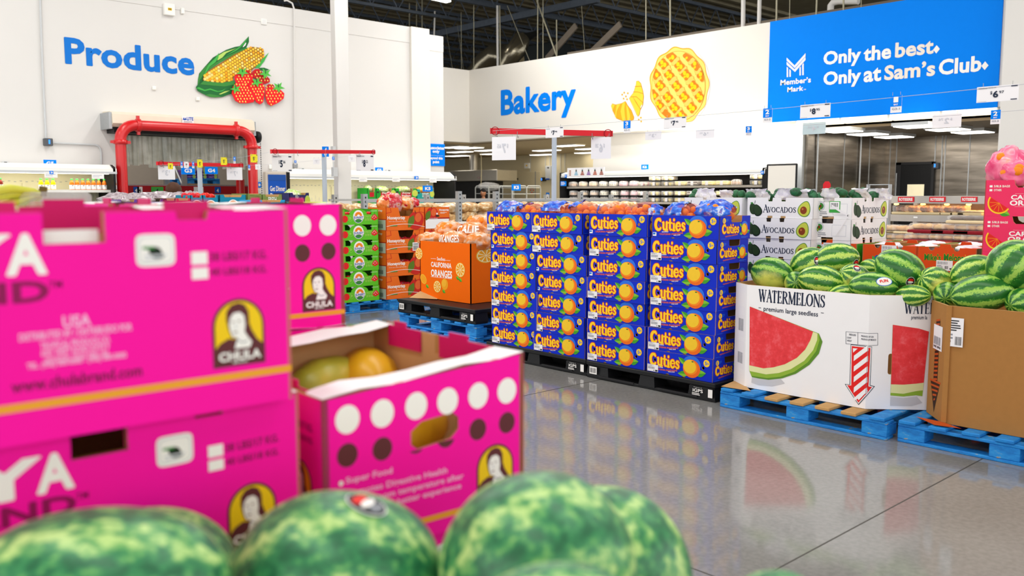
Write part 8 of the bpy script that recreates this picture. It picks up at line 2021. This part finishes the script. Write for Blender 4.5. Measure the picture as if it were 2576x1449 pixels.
def sign_pole(base, zt, r, arm0, arm1, hpx, label, tagtx=None):
    t = thing('sign_pole', label, 'sign stand', (base.x, base.y, 0)); mb = MB(); mb.tube([(base.x, base.y, 0), (base.x, base.y, zt)], r, POLE, 14); mb.build('pole', t)
    mb = MB(); mb.lathe([(0,0),(.07,0),(.07,.012),(.03,.03),(0,.03)], POLE, (base.x, base.y, 0), 18); mb.build('foot_plate', t)
    v = arm1-arm0; n = v.cross(Vector((0,0,1))).normalized(); mb = MB(); h = hpx/2
    A = [arm0-Vector((0,0,h)), arm1-Vector((0,0,h)), arm1+Vector((0,0,h)), arm0+Vector((0,0,h))]; mb.add([q_+n*.02 for q_ in A] + [q_-n*.02 for q_ in A], [(0,1,2,3),(7,6,5,4),(0,4,5,1),(1,5,6,2),(2,6,7,3),(3,7,4,0)], SRED); ar = mb.build('arm', t)
    for e, s_ in ((arm0, -1), (arm1, 1)):
        mb = MB(); c = e + v.normalized()*s_*(-.05); mb.tube([c + v.normalized()*.04*math.cos(a_) + Vector((0,0,.04*math.sin(a_))) + n*.025 for a_ in [2*math.pi*k/12 for k in range(13)]], .004, DRED, 5); mb.build('ring', ar)
    for f in (.05, .22, .83, .97):
        p = arm0 + v*f + n*.022; mb = MB(); mb.tube([p + Vector((0,0,.0)), p + Vector((0,0,-h-.02)), p + Vector((.01,0,-h-.035)), p + Vector((.014,0,-h-.02))], .003, GREYM, 5); mb.build('hook', ar)
    if tagtx:
        mb = MB(); c = Vector((base.x, base.y, (arm0.z+arm1.z)/2)) + n*.03; u_ = v.normalized(); d = Dec(mb, c - u_*.07 - Vector((0,0,.075)), u_, (0,0,1), .002); d.rect(0, 0, .14, .15, BLUE, 1); d.text(tagtx, .045, .06, .095, .13, SWHITE, 2, .05); d.text('BAY', .04, .02, .1, .045, SWHITE, 2, .02); mb.build('bay_tag', t)
    return t
# pole in the mandarin row
b0, b1 = at(1233, 329.5, 0, 5.95), at(1541, 336.5, 0, 6.9); bp = at(1394, 480, 0, (5.95+6.9)/2 + .02); 
fm = (b0+b1)/2
sign_pole(Vector((at(1394, 400, 0, 6.43).x, at(1394, 400, 0, 6.43).y, 0)), 2.12, .026, b0, b1, .055, 'pale pole with a red arm rising behind the blue mandarin cartons')
def bag_card(px, py, wpx, hpx, X, price, label):
    o = pcard(px, py, wpx, hpx, 0, X, price, label, yaw=22, faint=True, mirror=True); return o
bag_card(1268, 373, 60, 62, 6.0, ('7','65'), 'large white hanging sheet with a reversed 7.65 left of the pale pole'); bag_card(1512, 372, 50, 57, 6.8, ('6','28'), 'large white hanging sheet with a reversed 6.28 right of the pale pole')
# pole with the 5.36 and 8.22 cards
Y4 = 11.6; b0, b1 = at(682, 381, 1, Y4-.25), at(942, 382.5, 1, Y4+.3); p4 = at(819, 450, 1, Y4)
sign_pole(Vector((p4.x, Y4+.03, 0)), at(819, 378, 1, Y4).z, .035, b0, b1, .055, 'pale pole with a red arm holding the 5.36 and 8.22 cards', '4')
pcard(709.5, 411, 49, 40, 1, Y4-.2, ('5','36'), 'white card reading 5.36 hanging from the left of a red arm', title='TOMATOES ON THE VINE'); pcard(918, 410, 44, 40, 1, Y4+.22, ('8','22'), 'white card reading 8.22 hanging from the right of a red arm', title='HONEYCRISP APPLE')
# pole in front of the goods door
Y3 = 12.8; b0, b1 = at(395, 411, 1, Y3-.25), at(610, 416, 1, Y3+.25); p3 = at(505, 450, 1, Y3)
sign_pole(Vector((p3.x, Y3+.03, 0)), at(505, 412, 1, Y3).z, .035, b0, b1, .05, 'pale pole with a red arm in front of the goods door')
pcard(419, 435, 41, 33, 1, Y3-.2, ('3','76'), 'white hanging sheet at the left end of the red arm before the goods door', faint=True, mirror=True); pcard(590, 437, 38, 31, 1, Y3+.2, ('7','76'), 'white hanging sheet under the right end of the door pole arm', faint=True, mirror=True)
marker(473.5, 429.5, 33, 18, 1, Y3+.6, 'G3', 'blue G3 marker hanging before the goods door'); marker(532, 429, 31, 17, 1, Y3+.6, 'G4', 'blue G4 marker hanging before the goods door')
for px in (473.5, 532):
    a = at(px, 420, 1, Y3+.606); mb = MB(); mb.tube([Vector((a.x, Y3+.606, a.z)), Vector((a.x, Y3+.606, a.z+.08)), Vector((p3.x, Y3+.05, a.z+.12))], .004, GREYM, 5); tag(mb.build('marker_bracket', loc=a), 'thin bracket holding the blue %s marker' % ('G3' if px < 500 else 'G4'), 'bracket')
YLC = mat('yellow_card', '#f3e52c', .5, var=.02)
for px, py, w_, h_, Yc, k in ((429,418,12,15,11.2,0),(503,411.5,13,20,11.22,1),(563.5,405.5,15,19,11.25,2),(639,398.5,17,20,11.27,3)): pcard(px, py, w_, h_, 1, Yc, ('5',' 7'), 'yellow price card on the wire before the goods door, %s from the left' % ORD[k], m=YLC)
for px, py, w_, h_, Yc, k in ((457,414.5,5,15,11.2,0),(486,415,5,16,11.2,1),(590,403,5,17,11.26,2),(627,421.5,5,13,13.47,3),(743,408.5,5,10,13.3,4),(838.5,400.5,6,12,13.2,5)): pcard(px, py, w_, h_, 1, Yc, '4', 'narrow blue bay card on the left wires, %s from the left' % ORD[k], blue=True)
pcard(469, 415, 12, 16, 1, 11.2, ('7','9'), 'small white card between two narrow bay cards before the red arm'); pcard(796, 406, 16, 14, 1, 13.2, ('3','9'), 'small see through card right of the 5.36 card', faint=True, mirror=True); pcard(649, 420, 13, 13, 1, 13.4, ('3','9'), 'small see through card at the right post of the pipe guard', faint=True, mirror=True); pcard(885, 399.5, 16, 15, 1, 13.0, ('3','9'), 'small see through card on the column', faint=True, mirror=True)
wire(at(396, 416, 1, 11.2), at(683, 382, 1, Y4-.3), 'thin wire with yellow cards from the door pole to the next pole'); wire(at(612, 417, 1, 13.5), at(905, 388, 1, 13.0), 'thin wire behind the 5.36 card running to the right')

# ---------------------------------------------------------------- roof space: hangers, duct, lamp
LH = mat('roof_hanger', '#a9a48e', .5, .3, var=.1)
for i, (x0, y0, x1_, y1_, X, r_) in enumerate(sorted(((1048,-20,1048,75,19,.02),(1094,28,1092,80,18.6,.03),(1192,10,1192,180,18.4,.012),(1251,14,1252,166,18.2,.035),(1257,14,1259,166,18.3,.02),(1160,30,1161,175,19,.01),(1276,14,1336,150,18.3,.010),(1353,-10,1352,150,18.0,.016),(1366,-10,1366,148,18.1,.013),(1350,0,1405,142,18.1,.022),(1400,50,1401,140,18.6,.02),(1463,15,1472,132,18.8,.007),(1625,-10,1625,112,17.6,.014),(1686,-10,1686,100,17.6,.02),(1870,-10,1869,70,17.5,.05),(1911,-10,1909,62,17.5,.045),(1954,-10,1953,56,17.5,.02),(1987,-10,1986,52,17.5,.008),(2055,-10,2053,32,17.5,.018),(2122,-10,2122,30,17.5,.02),(2167,-10,2166,24,17.5,.008),(1120,60,1141,178,20,.006),(1150,60,1168,175,20,.006),(1030,-10,1030,72,19,.025),(1062,-10,1062,76,19,.025)))):
    mb = MB(); a, b = at(x0, y0, 0, X), at(x1_, y1_ + 12, 0, X); mb.tube([a, b], r_, LH if r_ < .03 else WHITE, 6); tag(mb.build('roof_hanger', loc=a), 'thin hanger running down to the header from the dark roof, %s from the left' % ORD[i], 'hanger', 'roof hangers')
for i, (x0, y0, x1_, y1_) in enumerate(((1374,148,1448,64),(1488,130,1560,60))):
    a, b = at(x0, y0, 0, 18.6), at(x1_, y1_, 0, 18.6); mb = MB(); v = b-a; n = Vector((1,0,0)); s_ = v.cross(n).normalized()*.09
    A = [a-s_, b-s_, b+s_, a+s_]; mb.add([q_ for q_ in A] + [q_+n*.05 for q_ in A], [(3,2,1,0),(4,5,6,7),(0,1,5,4),(1,2,6,5),(2,3,7,6),(3,0,4,7)], KMIX); tag(mb.build('roof_strut', loc=a), 'slanted grey steel strut above the bakery header, %s' % ['left one','right one'][i], 'strut')
FOIL = mat('duct_foil', '#8d8674', .22, .85, var=.2, scale=14, bump=.5)
a = [at(1195,200,0,20), at(1222,160,0,20), at(1250,138,0,20), at(1278,140,0,20), at(1292,150,0,19.6)]
mb = MB(); mb.tube(a, [.42,.42,.40,.36,.36], FOIL, 16); b = [at(1272,170,0,19.4), at(1285,140,0,19.4), at(1300,124,0,19.5), at(1312,100,0,19.8)]; fd = tag(mb.build('foil_duct', loc=a[0]), 'crinkled foil duct curving above the bakery corner below a dark air box', 'duct')
mb = MB(); mb.tube(b, [.30,.32,.32,.28], FOIL, 16); p = at(1300, 112, 0, 20); mb.loft([[p + Vector((0, dy*s_, dz)) for dy, dz in ((-.5,0),(.5,0),(.5,.02),(-.5,.02))] for s_ in (1,)]*1 + [[p + Vector((.6, dy, .45 + dz)) for dy, dz in ((-.7,0),(.7,0),(.7,.02),(-.7,.02))]], DARK, False); mb.build('duct_collar', fd)
p = at(1345, 100, 0, 24); mb = MB(); mb.cbox((24.5, p.y, 6.1), (1.0, 2.0, 2.2), mat('dark_air_unit', '#22292b', .6, var=.15), None, .03); d = Dec(mb, (24.0, p.y+1.0, 5.05), (0,-1,0), (0,0,1), .004); [d.rect(.2+.9*k, 1.5-.5*k, .4+.9*k, 1.7-.5*k, LGREY, 1) for k in range(2)]; tag(mb.build('air_unit', loc=p), 'dark air handling cabinet with pale stickers in the roof space', 'air unit')
a, b = at(1040, -14, 1, 22), at(1128, 6, 1, 22)
t = thing('strip_light', 'glowing strip light at the top edge above the left wall', 'light', (a+b)/2); q0 = at(1045,-8,2,6.9); 
u_ = (b-a).normalized(); n_ = Vector((-u_.y, u_.x, 0)).normalized()
A = [a-n_*.12, b-n_*.12, b+n_*.12, a+n_*.12]; mb = MB(); mb.add(A + [q_+Vector((0,0,.08)) for q_ in A], [(3,2,1,0),(4,5,6,7),(0,1,5,4),(1,2,6,5),(2,3,7,6),(3,0,4,7)], mat('lamp_tube', '#fffaf0', .5, var=0, emit=9)); mb.build('diffuser', t)
mb = MB(); mb.add([q_+Vector((0,0,.081)) for q_ in A] + [q_+Vector((0,0,.16)) for q_ in A], [(3,2,1,0),(4,5,6,7),(0,1,5,4),(1,2,6,5),(2,3,7,6),(3,0,4,7)], LGREY); mb.build('housing', t)
p = at(2160, 3, 0, 18.2); q_ = at(2090, 12, 0, 18.2); mb = MB(); mb.tube([at(2089,30,0,18.2), at(2090,14,0,18.2), at(2096,6,0,18.2), at(2110,3,0,18.2), p], .07, WHITE, 10); tag(mb.build('drain_pipe', loc=p), 'white bent pipe above the blue panel', 'pipe')

p = at(2080, 478, 0, 10.2); t = thing('hot_food_sign', 'small red topped sign sticking up behind the avocado bags', 'sign', (10.2, p.y, 0)); mb = MB(); mb.box((10.2, p.y-.06, p.z-.10), (10.22, p.y+.06, p.z+.02), PAPER); mb.build('card', t); mb = MB(); d = Dec(mb, (10.2, p.y, p.z+.02), (0,-1,0), (0,0,1), .004); d.poly([(-.05,0),(.05,0),(.05,.05),(.025,.085),(-.025,.085),(-.05,.05)], SRED, 1); mb.build('red_top', t); mb = MB(); mb.tube([(10.22, p.y, 0), (10.22, p.y, p.z)], .012, GREYM, 8); mb.build('post', t)
p0, p1 = at(2188, 484, 0, 9.8), at(2234, 484, 0, 9.8); t = thing('film_roll_stand', 'metal stand with a roll of wrapping film left of the hot food case', 'dispenser', (9.8, (p0.y+p1.y)/2, 0)); mb = MB(); mb.tube([(9.8, p0.y, p0.z), (9.8, p1.y, p0.z)], .045, GALV, 14); mb.build('film_roll', t)
for y in (p0.y+.02, p1.y-.02): mb = MB(); mb.box((9.77, y-.008, 0), (9.83, y+.008, p0.z+.09), GALV); mb.build('bracket', t)
mb = MB(); mb.tube([(9.8, p0.y+.02, p0.z+.085), (9.8, p1.y-.02, p0.z+.085)], .006, GALV, 6); mb.build('rod', t)
# ---------------------------------------------------------------- cartons of the left island, seen over the pink ones
YI = 10.4; ZI = 1.15
t = thing('produce_table', 'low produce table of the left island under the fruit boxes', 'table', (3.6, YI+.5, 0))
xi0, xi1 = at(270, 520, 1, YI).x, at(835, 520, 1, YI).x - .15
mb = MB(); mb.box((xi0, YI-.1, ZI-.04), (xi1, YI+1.7, ZI), GREYM); mb.build('table_top', t)
for x in (xi0+.1, xi1-.1):
    for y in (YI, YI+1.6): mb = MB(); mb.box((x-.04,y-.04,0),(x+.04,y+.04,ZI-.04), GREYM); mb.build('leg', t)
TEAL = mat('teal_carton', '#1187a8', .5, var=.05); TEAL2 = mat('bright_blue_carton', '#16a3de', .5, var=.04); BRK = mat('dark_brown_carton', '#3d2a22', .5, var=.08); RDC = mat('red_fruit_carton', '#d23236', .5, var=.05); SCN = mat('scenic_carton_green', '#7d8f4a', .5, var=.3, scale=9); SKYC = mat('scenic_carton_sky', '#b9cdd6', .5, var=.05); NAVC = mat('navy_carton', '#272a63', .5, var=.05); LIMC = mat('lime_lid', '#bfe04a', .4, var=.05)
def badge(d, W, H): d.ell(.5*W, .42*H, .07, .07, SWHITE, 1); d.ell(.5*W, .42*H, .055, .055, ORA, 2, a0=0, a1=180); d.ell(.85*W, .35*H, .06, .06, SWHITE, 1, a0=0, a1=180)
def hills(d, W, H):
    d.rect(0, .45*H, W, H*.64, SKYC, 1); d.poly([(0,.35*H),(.2*W,.55*H),(.45*W,.42*H),(.7*W,.58*H),(W,.4*H),(W,0),(0,0)], SCN, 2)
def script(d, W, H):
    for k in range(5): x = W*(.12+.16*k); d.stroke([(x, .15*H), (x+.02, .55*H), (x+.04, .2*H), (x+.05, .4*H)], .010, SWHITE, 1)
def grape(d, W, H): d.ell(.3*W, .4*H, .03, .03, LGRN, 1, 10); d.ell(.75*W, .4*H, .03, .03, SRED, 1, 10); d.lines(.38*W, .3*H, .65*W, .5*H, 1, MATS['grape_print'], 1)
for px0, px1, py0, m, art, tx, lab, fill, dy in ((297,346,502,PUR,grape,None,'purple grape box, leftmost of the left island',GREYF,0),(346,415,501,PUR,grape,None,'purple grape box second in the left island row',GREYF,.05),(415,443,499,BRK,grape,None,'dark brown fruit box beside the purple ones',None,0),(444,479,499,RDC,script,None,'red fruit box with white script beside the teal ones',None,0),(480,510,491,TEAL,badge,None,'teal box with red apples at the left end of the teal row',APS,.1),(511,549,491,TEAL,badge,None,'teal box in the middle of the teal row',TOM,.1),(553,619,490,TEAL,badge,None,'wide teal box with a round badge',None,.1),(622,657,487,SCN,hills,None,'scenic green box with an open flap beside the teal row',None,.3),(660,710,489,SCN,hills,('FRESH','PEARS'),'scenic box lettered FRESH PEARS',None,.2),(729,777,485,NAVC,bowl,('Ultimate',),'navy salad box lettered Ultimate beside the blue poster',SALAD,.6)):
    kit_box('fruit_carton', px0, px1, py0, 522, YI+dy, .45, m, None, lab, tx, 'carton', art, fill, ZI+.001)
def clouds(d, W, H):
    for u, v in ((.25,.5),(.7,.55),(.9,.6)): d.ell(u*W, v*H, .035, .018, SWHITE, 1, 12); d.ell(u*W, v*H-.004, .03, .014, TEAL2, 2, 12)
    d.ell(.85*W, .25*H, .06, .06, SWHITE, 3, 20); d.ell(.85*W, .25*H, .05, .05, DORA, 4, 20); d.lines(.42*W, .5*H, .6*W, .62*H, 2, CYEL, 1)
kit_box('fruit_carton', 647, 718, 503, 530, YI-.9, .45, TEAL2, None, 'bright blue carton with cloud print in front of the scenic boxes', None, 'carton', clouds, None, ZI+.001)
kit_box('fruit_carton', 720, 756, 508, 530, YI-.85, .45, TEAL2, None, 'plain bright blue carton right of the cloud printed one', None, 'carton', None, None, ZI+.001)
xi1 = at(838, 520, 1, YI-1.05).x; mb = MB(); mb.box((xi0, YI-1.05, ZI-.04), (xi1, YI-.12, ZI), GREYM); 
for x in (xi0+.2, xi1-.2): mb.box((x-.04, YI-1.0, 0), (x+.04, YI-.9, ZI-.04), GREYM)
tag(mb.build('produce_table', loc=(3.6, YI-.6, 0)), 'front extension table of the left island', 'table')
a, b = at(762, 530, 1, YI-.8), at(826, 508, 1, YI-.8); t = thing('salad_tub', 'clear salad tub with a lime lid and pink contents left of the green crates', 'tub', ((a.x+b.x)/2, YI-.6, ZI)); W_ = b.x-a.x
mb = MB(); mb.cbox(((a.x+b.x)/2, YI-.6, (ZI+b.z-.03)/2), (W_-.03, .3, b.z-.03-ZI), CLEAR, None, .01); mb.build('tub', t); mb = MB(); mb.cbox(((a.x+b.x)/2, YI-.6, b.z-.015), (W_, .33, .03), LIMC, None, .008); mb.build('lid', t); mb = MB(); mb.ell(((a.x+b.x)/2, YI-.6, (ZI+b.z)/2-.03), (W_*.42, .12, (b.z-ZI)*.36), mk_blob('pink_salad', [(.3,'#e0405a'),(.5,'#f3b0b8'),(.7,'#c9d88a')], 20, .4), 14, 10, .2, 3, 1); mb.build('contents', t)
for i, (px, py, w_) in enumerate(((330,497,.30),(370,500,.28),(410,496,.26),(470,497,.22),(495,493,.14))):
    p = at(px, py, 1, YI+.55); mb = MB(); mb.ell((0,0,0), (w_, .2, .11), GREYF, 16, 10, .4, 3, i+3, zmin=-.1); tag(mb.build('grape_bag', at=(p.x, YI+.75, max(ZI+.10, p.z-.05))), 'crumpled clear grape bag behind the purple boxes, %s from the left' % ORD[i], 'fruit bag', 'grape bags')
for o in list(bpy.data.objects):
    if o.get('_local') is not None: del o['_local']
